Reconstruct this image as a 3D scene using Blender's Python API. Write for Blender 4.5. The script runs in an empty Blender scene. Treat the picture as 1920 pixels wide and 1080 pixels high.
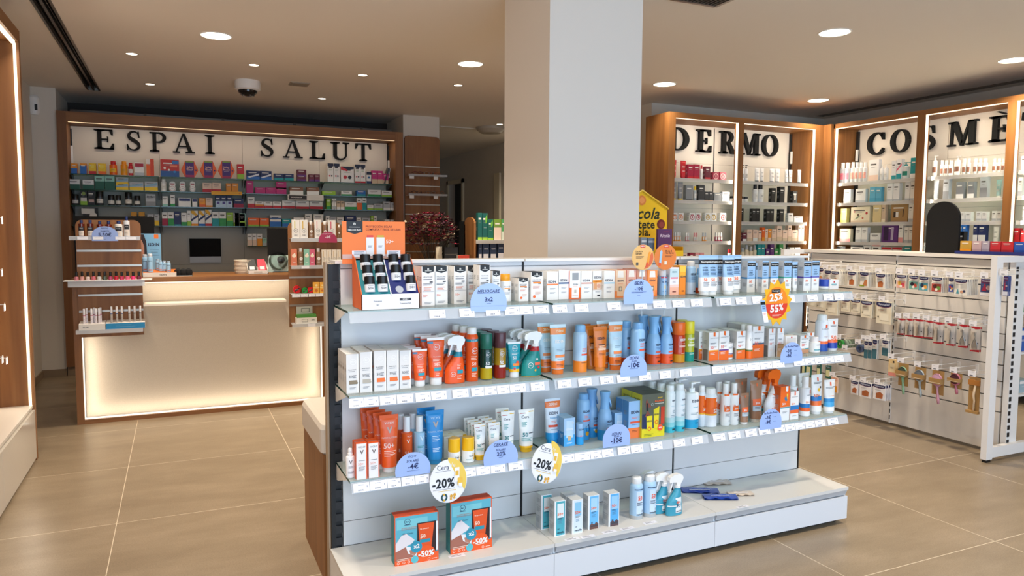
import bpy, math, random
from mathutils import Vector, Matrix
random.seed(7)
SC = bpy.context.scene
COL = SC.collection
# ------------------------------------------------------------------ camera
F, YAW, PIT, ROL, HC = 1371.77, 0.428863, -0.0770696, 0.00597759, 1.54
_cy,_sy,_cp,_sp,_cr,_sr = math.cos(YAW),math.sin(YAW),math.cos(PIT),math.sin(PIT),math.cos(ROL),math.sin(ROL)
FW = Vector((_sy*_cp,_cy*_cp,_sp)); _r = Vector((_cy,-_sy,0)); _u = _r.cross(FW)
RT = _cr*_r+_sr*_u; UP = -_sr*_r+_cr*_u
CP = Vector((0,0,HC))
cam = bpy.data.cameras.new('camera'); cam.sensor_width = 36; cam.lens = F/1920*36; cam.clip_start = .05
co = bpy.data.objects.new('camera', cam); COL.objects.link(co)
mw = Matrix((RT,UP,-FW)).transposed().to_4x4(); mw.translation = CP; co.matrix_world = mw
SC.camera = co
# ------------------------------------------------------------------ exposure, world, daylight
vs = SC.view_settings; vs.view_transform = 'Standard'; vs.look = 'None'; vs.gamma = 1; vs.use_curve_mapping = False
vs.exposure = 0.0
W = bpy.data.worlds.new('sky'); SC.world = W; W.use_nodes = True
W.node_tree.nodes['Background'].inputs[0].default_value = (.5,.68,1,1)
W.node_tree.nodes['Background'].inputs[1].default_value = 0.6
def arealight(name, loc, size, size_y, power, color, target=None, shape='RECTANGLE', label=None):
    l = bpy.data.lights.new(name, 'AREA'); l.energy = power; l.color = color; l.shape = shape; l.size = size
    if shape in ('RECTANGLE','ELLIPSE'): l.size_y = size_y
    o = bpy.data.objects.new(name, l); COL.objects.link(o); o.location = loc
    if target is not None:
        o.rotation_euler = (Vector(target)-Vector(loc)).to_track_quat('-Z','Y').to_euler()
    return o
# daylight falling through the glazed shopfront behind the camera
arealight('shopfront_daylight', (1.9,-2.05,1.4), 6.2, 2.4, 205, (.58,.77,1.0), (1.9,3,1.2))
CZ = 2.97   # ceiling height
# ------------------------------------------------------------------ pixel measurements -> points on real planes
def ray(px,py): return RT*((px-960)/F) - UP*((py-540)/F) + FW
def onz(px,py,z): d = ray(px,py); return CP+d*((z-HC)/d.z)
def ony(px,py,y): d = ray(px,py); return CP+d*(y/d.y)
def onx(px,py,x): d = ray(px,py); return CP+d*(x/d.x)
def xat(px,y,z):
    a=(px-960)/F; b=Vector((0,y,z-HC)); return (a*FW.dot(b)-RT.dot(b))/(RT.x-a*FW.x)
def yat(px,x,z):
    a=(px-960)/F; b=Vector((x,0,z-HC)); return (a*FW.dot(b)-RT.dot(b))/(RT.y-a*FW.y)
def zat(py,x,y):
    a=(py-540)/F; b=Vector((x,y,-HC)); return -(a*FW.dot(b)+UP.dot(b))/(UP.z+a*FW.z)
# ------------------------------------------------------------------ materials
def lin(c):
    c=c/255; return c/12.92 if c<=.04045 else ((c+.055)/1.055)**2.4
def rgb(h):
    h=h.lstrip('#'); h=''.join(c*2 for c in h) if len(h)==3 else h
    return tuple(lin(int(h[i:i+2],16)) for i in (0,2,4))
CN = dict(white='#f0eeea',cream='#efe2c4',black='#141416',grey='#8d8f92',silver='#b9bcc0',red='#c8202a',crimson='#a3123c',orange='#f26a1b',
 amber='#f39a1e',yellow='#f4c81c',lime='#9cc83a',green='#2f9a4c',darkgreen='#0f5a44',teal='#159aa0',blue='#2a6fc0',navy='#1b2c60',skyblue='#8fbfe4',
 purple='#5e2a78',magenta='#c8287c',pink='#e79a9a',maroon='#6a1c34',brown='#8a5a3c',beige='#d9bfa0',peach='#f0d2bc',gold='#c89a3c',charcoal='#3a3c40',
 paleblue='#c6dcf0',mint='#9ed2c0',kraft='#a8824e',tan='#9b7762')
_M = {}
def mat(c, k='c'):
    key=(c,k)
    if key in _M: return _M[key]
    h = CN.get(c,c); m = bpy.data.materials.new((c.strip('#')+'_'+k)); m.use_nodes=True
    nt=m.node_tree; b=nt.nodes['Principled BSDF']; r,g,bl=rgb(h) if h.startswith('#') else (1,1,1)
    b.inputs['Base Color'].default_value=(r,g,bl,1)
    R={'c':.5,'p':.32,'g':.12,'m':.3,'w':.75,'k':.55,'f':.9}.get(k,.5)
    b.inputs['Roughness'].default_value=R
    if k=='m': b.inputs['Metallic'].default_value=.9
    if k=='f':
        n=nt.nodes.new('ShaderNodeTexNoise'); n.inputs['Scale'].default_value=300
        u=nt.nodes.new('ShaderNodeBump'); u.inputs['Strength'].default_value=.15; u.inputs['Distance'].default_value=.002
        nt.links.new(n.outputs['Fac'],u.inputs['Height']); nt.links.new(u.outputs[0],b.inputs['Normal'])
    if k=='clear':       # tinted clear plastic or liquid
        b.inputs['Roughness'].default_value=.08; b.inputs['Transmission Weight'].default_value=.6
    if k=='shelfglass':  # tinted glass with pale grey mixed in
        t=nt.nodes.new('ShaderNodeBsdfTransparent'); t.inputs[0].default_value=(r,g,bl,1); b.inputs['Base Color'].default_value=(.72,.74,.74,1); b.inputs['Roughness'].default_value=.12
        mx=nt.nodes.new('ShaderNodeMixShader'); mx.inputs[0].default_value=.38
        nt.links.new(t.outputs[0],mx.inputs[1]); nt.links.new(b.outputs[0],mx.inputs[2]); nt.links.new(mx.outputs[0],nt.nodes['Material Output'].inputs[0])
    if k=='film':        # thin clear sheet: see-through with a sheen
        t=nt.nodes.new('ShaderNodeBsdfTransparent'); t.inputs[0].default_value=(r,g,bl,1)
        gl=nt.nodes.new('ShaderNodeBsdfGlossy'); gl.inputs['Roughness'].default_value=.06
        mx=nt.nodes.new('ShaderNodeMixShader'); lw=nt.nodes.new('ShaderNodeFresnel'); lw.inputs[0].default_value=1.45
        nt.links.new(lw.outputs[0],mx.inputs[0]); nt.links.new(t.outputs[0],mx.inputs[1]); nt.links.new(gl.outputs[0],mx.inputs[2])
        nt.links.new(mx.outputs[0],nt.nodes['Material Output'].inputs[0])
    if k=='acryl':       # frosted-clear acrylic
        t=nt.nodes.new('ShaderNodeBsdfTransparent'); t.inputs[0].default_value=(.96,.97,.98,1)
        mx=nt.nodes.new('ShaderNodeMixShader'); mx.inputs[0].default_value=.38
        b.inputs['Roughness'].default_value=.15
        nt.links.new(t.outputs[0],mx.inputs[1]); nt.links.new(b.outputs[0],mx.inputs[2])
        nt.links.new(mx.outputs[0],nt.nodes['Material Output'].inputs[0])
    if k[0]=='e' and len(k)>1 and k[1:].replace('.','').isdigit():
        e=nt.nodes.new('ShaderNodeEmission'); e.inputs[0].default_value=(r,g,bl,1); e.inputs[1].default_value=float(k[1:])
        nt.links.new(e.outputs[0],nt.nodes['Material Output'].inputs[0])
    _M[key]=m; return m
def nodemat(name, build):
    m=bpy.data.materials.new(name); m.use_nodes=True; nt=m.node_tree; build(nt,nt.nodes['Principled BSDF'],lambda a,b: nt.links.new(a,b)); _M[(name,'n')]=m; return m
def ramp(nt,stops):
    r=nt.nodes.new('ShaderNodeValToRGB'); e=r.color_ramp.elements
    while len(e)<len(stops): e.new(.5)
    for i,(p,c) in enumerate(stops): e[i].position=p; e[i].color=(*rgb(c),1)
    return r
def mapping(nt,L,scale,rot=(0,0,0),coord='Object'):
    t=nt.nodes.new('ShaderNodeTexCoord'); m=nt.nodes.new('ShaderNodeMapping'); m.inputs['Scale'].default_value=scale; m.inputs['Rotation'].default_value=rot
    L(t.outputs[coord],m.inputs[0]); return m
def wood(name,a,b_,c,scale=(9,9,.55),rough=.5):
    def B(nt,p,L):
        m=mapping(nt,L,scale); n=nt.nodes.new('ShaderNodeTexNoise'); n.inputs['Scale'].default_value=1.6; n.inputs['Detail'].default_value=7; n.inputs['Distortion'].default_value=.9
        L(m.outputs[0],n.inputs[0]); r=ramp(nt,[(.3,a),(.5,b_),(.72,c)]); L(n.outputs[0],r.inputs[0]); L(r.outputs[0],p.inputs['Base Color']); p.inputs['Roughness'].default_value=rough
        m2=mapping(nt,L,(scale[0]*14,scale[1]*14,scale[2]*5)); n2=nt.nodes.new('ShaderNodeTexNoise'); n2.inputs['Scale'].default_value=2; L(m2.outputs[0],n2.inputs[0])
        u=nt.nodes.new('ShaderNodeBump'); u.inputs['Strength'].default_value=.12; u.inputs['Distance'].default_value=.001; L(n2.outputs[0],u.inputs['Height']); L(u.outputs[0],p.inputs['Normal'])
    return nodemat(name,B)
wood('oak','#7c4e25','#8c5b2d','#9b6938'); wood('oak_h','#7c4e25','#8c5b2d','#9b6938',(.55,9,9)); wood('oak_y','#7c4e25','#8c5b2d','#9b6938',(9,.55,9))
def _floor(nt,p,L):
    t=nt.nodes.new('ShaderNodeTexCoord'); s=nt.nodes.new('ShaderNodeSeparateXYZ'); L(t.outputs['Object'],s.inputs[0])
    def line(o,off):
        a=nt.nodes.new('ShaderNodeMath'); a.operation='ADD'; a.inputs[1].default_value=off+50; L(s.outputs[o],a.inputs[0])
        f=nt.nodes.new('ShaderNodeMath'); f.operation='FRACT'; d=nt.nodes.new('ShaderNodeMath'); d.operation='DIVIDE'; d.inputs[1].default_value=1.008; L(a.outputs[0],d.inputs[0]); L(d.outputs[0],f.inputs[0])
        g=nt.nodes.new('ShaderNodeMath'); g.operation='LESS_THAN'; g.inputs[1].default_value=.0038; L(f.outputs[0],g.inputs[0]); return g
    gx=line(0,.4+.33); gy=line(1,.4-3.243)
    mx=nt.nodes.new('ShaderNodeMath'); mx.operation='MAXIMUM'; L(gx.outputs[0],mx.inputs[0]); L(gy.outputs[0],mx.inputs[1])
    m=mapping(nt,L,(1.2,3.5,1)); n=nt.nodes.new('ShaderNodeTexNoise'); n.inputs['Scale'].default_value=1.5; n.inputs['Detail'].default_value=9; n.inputs['Roughness'].default_value=.65; L(m.outputs[0],n.inputs[0])
    r=ramp(nt,[(.3,'#8b7962'),(.5,'#96846c'),(.7,'#a28f77')]); L(n.outputs[0],r.inputs[0])
    m3=mapping(nt,L,(1,1,1)); n3=nt.nodes.new('ShaderNodeTexNoise'); n3.inputs['Scale'].default_value=160; n3.inputs['Detail'].default_value=3; L(m3.outputs[0],n3.inputs[0])
    r3=ramp(nt,[(.35,'#d8d8d8'),(.6,'#ffffff')]); L(n3.outputs[0],r3.inputs[0])
    mu=nt.nodes.new('ShaderNodeMix'); mu.data_type='RGBA'; mu.blend_type='MULTIPLY'; mu.inputs[0].default_value=.6; L(r.outputs[0],mu.inputs[6]); L(r3.outputs[0],mu.inputs[7])
    mi=nt.nodes.new('ShaderNodeMix'); mi.data_type='RGBA'; L(mx.outputs[0],mi.inputs[0]); L(mu.outputs[2],mi.inputs[6]); mi.inputs[7].default_value=(*rgb('#dccdb4'),1)
    L(mi.outputs[2],p.inputs['Base Color']); p.inputs['Roughness'].default_value=.34
    u=nt.nodes.new('ShaderNodeBump'); u.inputs['Strength'].default_value=.06; u.inputs['Distance'].default_value=.002; L(n3.outputs[0],u.inputs['Height']); L(u.outputs[0],p.inputs['Normal'])
nodemat('floor_tile',_floor)
def _paint(col,amt=.04):
    def B(nt,p,L):
        m=mapping(nt,L,(1,1,1)); n=nt.nodes.new('ShaderNodeTexNoise'); n.inputs['Scale'].default_value=90; n.inputs['Detail'].default_value=4; L(m.outputs[0],n.inputs[0])
        u=nt.nodes.new('ShaderNodeBump'); u.inputs['Strength'].default_value=amt; u.inputs['Distance'].default_value=.002; L(n.outputs[0],u.inputs['Height']); L(u.outputs[0],p.inputs['Normal'])
        p.inputs['Base Color'].default_value=(*rgb(col),1); p.inputs['Roughness'].default_value=.85
    return B
nodemat('wall_paint',_paint('#ddd4c6')); nodemat('ceiling_paint',_paint('#ece3d6')); nodemat('column_paint',_paint('#e2dad0')); nodemat('skirting',_paint('#8f7a62')); nodemat('back_paint',_paint('#3c3632'))
def _linen(nt,p,L):
    m=mapping(nt,L,(60,60,60)); n=nt.nodes.new('ShaderNodeTexNoise'); n.inputs['Scale'].default_value=4; L(m.outputs[0],n.inputs[0])
    r=ramp(nt,[(.3,'#d2c4ae'),(.7,'#ddd0bb')]); L(n.outputs[0],r.inputs[0]); L(r.outputs[0],p.inputs['Base Color']); p.inputs['Roughness'].default_value=.7
nodemat('linen_panel',_linen)
# ------------------------------------------------------------------ mesh collector
_T={}
def glyphs(s,bold=0.0,shear=0.0):
    k=(s,bold,shear)
    if k in _T: return _T[k]
    cu=bpy.data.curves.new('t','FONT'); cu.body=s; cu.size=1; cu.resolution_u=2; cu.offset=bold; cu.shear=shear; cu.space_character=1.0+bold*2
    o=bpy.data.objects.new('t',cu); COL.objects.link(o)
    dg=bpy.context.evaluated_depsgraph_get(); me=bpy.data.meshes.new_from_object(o.evaluated_get(dg))
    me.calc_loop_triangles()
    vs_=[(v.co.x,v.co.y) for v in me.vertices]; fs=[tuple(t.vertices) for t in me.loop_triangles]
    bpy.data.objects.remove(o); bpy.data.curves.remove(cu); bpy.data.meshes.remove(me)
    if vs_:
        x0=min(v[0] for v in vs_);x1=max(v[0] for v in vs_);y0=min(v[1] for v in vs_);y1=max(v[1] for v in vs_)
    else: x0=x1=y0=y1=0
    vs_=[(x-(x0+x1)/2,y-(y0+y1)/2) for x,y in vs_]
    _T[k]=(vs_,fs,max(x1-x0,1e-3),max(y1-y0,1e-3)); return _T[k]
class MB:
    def __init__(s): s.v=[];s.f=[];s.m=[];s.sm=[];s.ms=[]
    def mi(s,m):
        if isinstance(m,str): m=mat(*(m.split('|'))) if '|' in m else (_M.get((m,'n')) or mat(m))
        if m not in s.ms: s.ms.append(m)
        return s.ms.index(m)
    def add(s,vs_,fs,m,smooth=False):
        b=len(s.v); s.v+= [tuple(v) for v in vs_]; i=s.mi(m)
        for f in fs: s.f.append([b+j for j in f]); s.m.append(i); s.sm.append(smooth)
        return s
    def box(s,x0,y0,z0,x1,y1,z1,m,top=None,side=None,bev=0):
        if x0>x1:x0,x1=x1,x0
        if y0>y1:y0,y1=y1,y0
        if z0>z1:z0,z1=z1,z0
        vs_=[(x0,y0,z0),(x1,y0,z0),(x1,y1,z0),(x0,y1,z0),(x0,y0,z1),(x1,y0,z1),(x1,y1,z1),(x0,y1,z1)]
        F6=[(3,2,1,0),(4,5,6,7),(0,1,5,4),(1,2,6,5),(2,3,7,6),(3,0,4,7)]
        b=len(s.v); s.v+=vs_; i=s.mi(m); it=s.mi(top) if top else i; isd=s.mi(side) if side else i
        for f,ii in zip(F6,(it,it,i,isd,isd,isd)): s.f.append([b+j for j in f]); s.m.append(ii); s.sm.append(False)
        return s
    def prism(s,poly,fn,d0,d1,m,mside=None):
        # poly in (a,b); fn(a,b,d)->xyz
        n=len(poly); A=[fn(a,b,d0) for a,b in poly]; B=[fn(a,b,d1) for a,b in poly]
        s.add(A+B,[tuple(range(n)),tuple(range(2*n-1,n-1,-1))],m); s.add(A+B,[(i,i+n,(i+1)%n+n,(i+1)%n) for i in range(n)],mside or m); return s
    def lathe(s,prof,m,seg=20,c=(0,0,0),sx=1,sy=1,cap0=True,cap1=True,axis='z'):
        # prof [(r,z,(mat of the segment above))]
        def P(r,z,i):
            a=2*math.pi*i/seg; x,y=r*sx*math.cos(a),r*sy*math.sin(a)
            if axis=='z': return (c[0]+x,c[1]+y,c[2]+z)
            if axis=='y': return (c[0]+x,c[1]+z,c[2]+y)
            return (c[0]+z,c[1]+x,c[2]+y)
        n=len(prof); prev=None; pdir=None
        for k in range(n-1):
            p,q=prof[k],prof[k+1]; mm=p[2] if len(p)>2 and p[2] else m
            d=math.atan2(q[1]-p[1],q[0]-p[0]); share= prev is not None and pdir is not None and abs(d-pdir)<.6 
            if share: a=prev
            else:
                a=len(s.v); s.v+=[P(p[0],p[1],i) for i in range(seg)]
            b=len(s.v); s.v+=[P(q[0],q[1],i) for i in range(seg)]
            ii=s.mi(mm)
            for i in range(seg):
                j=(i+1)%seg; s.f.append([a+i,a+j,b+j,b+i]); s.m.append(ii); s.sm.append(True)
            prev=b; pdir=d
        if cap0 and prof[0][0]>1e-5: s.add([P(prof[0][0],prof[0][1],i) for i in range(seg)],[tuple(range(seg-1,-1,-1))],(prof[0][2] if len(prof[0])>2 and prof[0][2] else m))
        if cap1 and prof[-1][0]>1e-5: s.add([P(prof[-1][0],prof[-1][1],i) for i in range(seg)],[tuple(range(seg))],(prof[-2][2] if len(prof[-2])>2 and prof[-2][2] else m))
        return s
    def tube(s,pts,r,m,seg=6):
        pts=[Vector(p) for p in pts]; rings=[]
        for k,p in enumerate(pts):
            d=(pts[min(k+1,len(pts)-1)]-pts[max(k-1,0)]).normalized(); a=d.orthogonal().normalized() if k==0 else (a-d*a.dot(d)).normalized(); b=d.cross(a)
            rr=r[k] if isinstance(r,(list,tuple)) else r
            rings.append([p+a*rr*math.cos(2*math.pi*i/seg)+b*rr*math.sin(2*math.pi*i/seg) for i in range(seg)])
        vs_=[v for R_ in rings for v in R_]; fs=[]
        for k in range(len(rings)-1):
            for i in range(seg): j=(i+1)%seg; fs.append((k*seg+i,k*seg+j,(k+1)*seg+j,(k+1)*seg+i))
        fs+= [tuple(range(seg-1,-1,-1)), tuple(range((len(rings)-1)*seg,len(rings)*seg))]
        return s.add(vs_,fs,m,True)
    # ---- flat print laid on a surface through fn(u,v,e)
    def decals(s,fn,Wd,Ht,decs,e=.0005,curved=False):
        for lay,d in enumerate(decs):
            k=d[0]; ee=e*(1+.35*lay) if k in 'reop' else e*(1+.35*lay)
            if k=='r':
                _,u,v,w,h,c=d; w*=Wd;h*=Ht;u*=Wd/2;v*=Ht; n=max(1,int(w/.006)) if curved else 1
                pts=[fn(u-w/2+w*i/n,v+(-h/2 if j==0 else h/2),ee) for j in (0,1) for i in range(n+1)]
                s.add(pts,[(i,i+1,n+2+i,n+1+i) for i in range(n)],c)
            elif k=='l':
                _,u,v,w,n,c=d; dv=.03
                for q in range(n):
                    ww=w*Wd*(1,.8,.93,.7,.86)[q%5]; u0=u*Wd/2-w*Wd/2; v0=v*Ht-q*min(dv*Ht,.0065); h=min(dv*Ht,.0065)*.38; nn=max(1,int(ww/.008)) if curved else 1
                    pts=[fn(u0+ww*i/nn,v0+(0 if j==0 else h),ee) for j in (0,1) for i in range(nn+1)]
                    s.add(pts,[(i,i+1,nn+2+i,nn+1+i) for i in range(nn)],c)
            elif k in 'eo':
                _,u,v,r,c=d[:5]; r*=Wd; n=18; u*=Wd/2; v*=Ht
                o=[fn(u+r*math.cos(2*math.pi*i/n),v+r*math.sin(2*math.pi*i/n),ee) for i in range(n)]
                if k=='e': s.add(o+[fn(u,v,ee)],[(i,(i+1)%n,n) for i in range(n)],c)
                else:
                    t=d[5] if len(d)>5 else .86
                    q=[fn(u+r*t*math.cos(2*math.pi*i/n),v+r*t*math.sin(2*math.pi*i/n),ee) for i in range(n)]
                    s.add(o+q,[(i,(i+1)%n,n+(i+1)%n,n+i) for i in range(n)],c)
            elif k=='p':
                _,pl,c=d; s.add([fn(a*Wd/2,b*Ht,ee) for a,b in pl],[tuple(range(len(pl)))],c)
            elif k in 'tT':
                _,tx,u,v,w,c=d[:6]; bold=d[6] if len(d)>6 else (.018 if k=='T' else 0.0); sh=d[7] if len(d)>7 else 0
                gv,gf,gw,gh=glyphs(tx,bold,sh); sc=w*Wd/gw
                if len(d)>8: sv=d[8]*Ht/gh
                else: sv=sc
                s.add([fn(u*Wd/2+x*sc,v*Ht+y*sv,ee*1.3) for x,y in gv],gf,c)
        return s
    def mesh(s,name):
        me=bpy.data.meshes.new(name); me.from_pydata(s.v,[],s.f); 
        for m in s.ms: me.materials.append(m)
        me.polygons.foreach_set('material_index',s.m); me.polygons.foreach_set('use_smooth',s.sm); me.update(); return me
    def build(s,name,parent=None,loc=None,rz=0,**kw):
        o=bpy.data.objects.new(name,s.mesh(name)); COL.objects.link(o)
        if parent: o.parent=parent
        if loc is not None: o.location=loc
        if rz: o.rotation_euler=(0,0,rz)
        for k,v in kw.items(): o[k]=v
        return o
# ------------------------------------------------------------------ things and their labels
THINGS=[]
def reg(o,desc,cat,place='',group=None,order=0):
    THINGS.append((o,desc,cat,place,group,order)); return o
def tag(o,label,cat,group=None):
    o['label']=label; o['category']=cat
    if group:o['group']=group
    return o
def root(name,loc=(0,0,0),rz=0):
    o=bpy.data.objects.new(name,None); COL.objects.link(o); o.location=loc; o.rotation_euler=(0,0,rz); o.empty_display_size=.02; return o
ORD='first second third fourth fifth sixth seventh eighth ninth tenth eleventh twelfth thirteenth fourteenth fifteenth sixteenth seventeenth eighteenth nineteenth twentieth'.split()
NUM='zero one two three four five six seven eight nine ten eleven twelve thirteen fourteen fifteen sixteen seventeen eighteen nineteen twenty'.split()
def finish_labels():
    d={}
    for t in THINGS: d.setdefault((t[1],t[3]),[]).append(t)
    for (desc,place),L in d.items():
        L.sort(key=lambda t:t[5]); n=len(L)
        for i,(o,_,cat,_,group,_) in enumerate(L):
            if n==1: lab=desc
            elif n==2: lab=desc+(', left one of two' if i==0 else ', right one of two')
            else: lab=desc+', '+('leftmost of '+NUM[n] if i==0 else 'rightmost of '+NUM[n] if i==n-1 else ORD[i]+' of '+NUM[n]+' from left') if n<=20 else desc
            if place: lab+=', '+place
            if len(lab.split())>16: lab=lab.replace(' from left','')
            if len(lab.split())>16: lab=lab.replace('left one of two','left one').replace('right one of two','right one')
            if len(lab.split())>16: print('LONG',len(lab.split()),lab)
            o['label']=lab; o['category']=cat
            g=group or (desc+' '+place if n>1 else None)
            if g: o['group']=g
def struct(o): o['kind']='structure'; return o
# ------------------------------------------------------------------ packaging kinds: every kind returns [(part, mesh, [(sub-part, mesh)...])...]
_K={}
def kind(fn,*a):
    key=(fn.__name__,)+tuple(str(x) for x in a)
    if key not in _K: _K[key]=fn(*a)
    return _K[key]
def carton(w,h,d,c,decs,side=None,top=None,sidedecs=None):
    b=MB(); b.box(-w/2,-d/2,0,w/2,d/2,h,c,top or c,side or c)
    b.decals(lambda u,v,e:(u,-d/2-e,v),w,h,decs,e=.00035)
    b.decals(lambda u,v,e:(-w/2-e,-u,v),d,h,sidedecs or [('l',0,.72,.6,4,'#9a9a9a'),('l',0,.45,.6,5,'#a5a5a5')],e=.0004)
    b.add([(-w/2+.002,-d/2+.001,h+.0002),(w/2-.002,-d/2+.001,h+.0002),(w/2-.002,-d/2+.0018,h+.0002),(-w/2+.002,-d/2+.0018,h+.0002)],[(0,1,2,3)],'#8f8f8f')  # tuck line of the lid
    return [(None,b.mesh('carton'),[])]
def rounded(w,d,r,n=4):
    P=[]
    for cx,cy,a0 in ((w/2-r,d/2-r,0),(-w/2+r,d/2-r,90),(-w/2+r,-d/2+r,180),(w/2-r,-d/2+r,270)):
        for i in range(n+1): a=math.radians(a0+90*i/n); P.append((cx+r*math.cos(a),cy+r*math.sin(a)))
    return P
def tubefn(w,h,hc,t=.0016):
    def hw(v): k=(v-hc)/(h-hc); return w/2*(.76+.24*max(0,min(1,k)))
    def ht(v):
        k=max(0,min(1,(v-hc)/(h-hc))); r=w*.38*.88
        return r*(1-k)**.8+t*k if k<1 else t
    return hw,ht
def squeeze_tube(w,h,c,cap,decs,bands=(),capk='p',hcf=.12,top=None):
    hc=h*hcf; hw,ht=tubefn(w,h,hc); b=MB(); N=24; crimp=.94
    zs=sorted(set([hc,hc+.25*(h-hc),hc+.5*(h-hc),hc+.75*(h-hc),hc+(h-hc)*.9,h*crimp,h]+[f*h for a in bands for f in a[:2] if f*h>hc and f<1]))
    rings=[]
    for z in zs:
        a_,t_=hw(z),ht(z) if z<h*crimp else .0016
        rings.append([(a_*math.cos(2*math.pi*i/N),t_*math.sin(2*math.pi*i/N),z) for i in range(N)])
    for k in range(len(zs)-1):
        zm=(zs[k]+zs[k+1])/2/h; cc=c
        for a in bands:
            if a[0]<=zm<=a[1]: cc=a[2]
        if top and zs[k]>=h*crimp-1e-6: cc=top
        b.add(rings[k]+rings[k+1],[(i,(i+1)%N,N+(i+1)%N,N+i) for i in range(N)],cc if '|' in cc or not cc else cc+'|p',True)
    b.add(rings[-1],[tuple(range(N))],c+'|p' if '|' not in c else c)
    def fn(u,v,e):
        a_,t_=hw(v),ht(v) if v<h*crimp else .0016
        return (u,-t_*math.sqrt(max(0,1-min(1,(u/a_)**2)))-e*1.6,v)
    b.decals(fn,w,h,decs,e=.0005,curved=True)
    m=MB(); r=w*.38*.86; m.lathe([(r*.96,0),(r,.002),(r*1.0,hc)],cap+'|'+capk,20,sy=.9)
    return [('body',b.mesh('body'),[]),('cap',m.mesh('cap'),[])]
def latheitem(w,h,prof,c,decs,capprof=None,cap='white',seg=22,sy=1,capname='cap',bodyk='p',sub=None):
    # prof, capprof are (r fraction of w/2, z fraction of h, colour)
    P=[(r*w/2,z*h,(x[0] if x and '|' in x[0] else (x[0]+'|'+bodyk) if x else None)) for r,z,*x in prof]
    b=MB(); b.lathe(P,c if '|' in c else c+'|'+bodyk,seg,sy=sy)
    def rad(v):
        for p,q in zip(P,P[1:]):
            if p[1]<=v<=q[1] and q[1]>p[1]: return p[0]+(q[0]-p[0])*(v-p[1])/(q[1]-p[1])
        return P[0][0]
    def fn(u,v,e):
        r=max(rad(v),1e-4); a=max(-1.4,min(1.4,u/r)); return ((r+e)*math.sin(a),-(r+e)*math.cos(a)*sy,v)
    b.decals(fn,w,h,decs,e=.0006,curved=True)
    out=[('bottle' if capname!='lid' else 'jar_body',b.mesh('body'),[])]
    if capprof:
        m=MB(); m.lathe([(r*w/2,z*h,None) for r,z in capprof],cap if '|' in cap else cap+'|p',seg,sy=sy)
        out.append((capname,m.mesh(capname),sub or []))
    return out
def aerosol(w,h,c,cap,decs,bands=(),capf=.17,dome=.06):
    t=1-capf; zs=[(.94,0),(1,.012)]; z=[.012]
    prof=[(.94,0,c),(1,.012,c)]
    for a,b_,cc in sorted(bands): prof+= [(1,a,cc),(1,b_,c)]
    prof+= [(1,t-dome-.02,c),(.93,t-dome*.5,c),(.78,t,c)]
    prof=sorted(prof,key=lambda p:p[1])
    # colour of the segment above each point
    P=[]
    for r,zz,_ in prof:
        cc=c
        for a,b_,q in bands:
            if a-1e-6<=zz<b_-1e-6: cc=q
        P.append((r,zz,cc))
    return latheitem(w,h,P,c,decs,[(.74,t),(.76,t+.005),(.74,1-.03),(.62,1-.008),(.3,1)],cap)
def capbottle(w,h,c,cap,decs,bands=(),capf=.3,capr=1.0,bodyk='p',shoulder=.03):
    t=1-capf; P=[(.92,0),(1,.015)]
    for a,b_,cc in bands: P+=[(1,a),(1,b_)]
    P+=[(1,t-shoulder),(capr*.92,t)]
    P=sorted(set(P),key=lambda p:(p[1],-p[0])); Q=[]
    for r,zz in P:
        cc=c
        for a,b_,q in bands:
            if a-1e-6<=zz<b_-1e-6: cc=q
        Q.append((r,zz,cc))
    return latheitem(w,h,Q,c,decs,[(capr*.98,t),(capr,t+.006),(capr*.99,.985),(capr*.94,1)],cap,bodyk=bodyk)
def mistpump(w,h,c,cap,decs,bands=()):
    t=.74; P=[]
    for r,zz in sorted(set([(.94,0),(1,.01)]+[(1,x) for a in bands for x in a[:2]]+[(1,t-.04),(.9,t-.015),(.55,t)]),key=lambda p:p[1]):
        cc=c
        for a,b_,q in bands:
            if a-1e-6<=zz<b_-1e-6: cc=q
        P.append((r,zz,cc))
    out=latheitem(w,h,P,c,decs,[(.6,t),(.6,t+.08),(.5,t+.09),(.5,.95),(.42,.985),(.25,1)],cap,capname='spray_cap')
    n=MB(); n.box(-w*.05,-w*.36,h*.9,w*.05,-w*.2,h*.94,cap+'|p'); out[1][2].append(('nozzle',n.mesh('nozzle'))); return out
def lotionpump(w,h,c,cap,decs,bands=(),sy=.8):
    t=.78; P=[]
    for r,zz in sorted(set([(.95,0),(1,.01)]+[(1,x) for a in bands for x in a[:2]]+[(1,t-.05),(.85,t-.015),(.4,t)]),key=lambda p:p[1]):
        cc=c
        for a,b_,q in bands:
            if a-1e-6<=zz<b_-1e-6: cc=q
        P.append((r,zz,cc))
    out=latheitem(w,h,P,c,decs,[(.42,t),(.42,t+.08),(.14,t+.085),(.14,.95)],cap,capname='pump',sy=sy)
    n=MB(); n.box(-w*.16,-w*.14,h*.945,w*.16,w*.14,h*.985,cap+'|p'); n.box(w*.1,-w*.07,h*.955,w*.6,w*.07,h*.98,cap+'|p'); out[1][2].append(('spout',n.mesh('spout'))); return out
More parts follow.
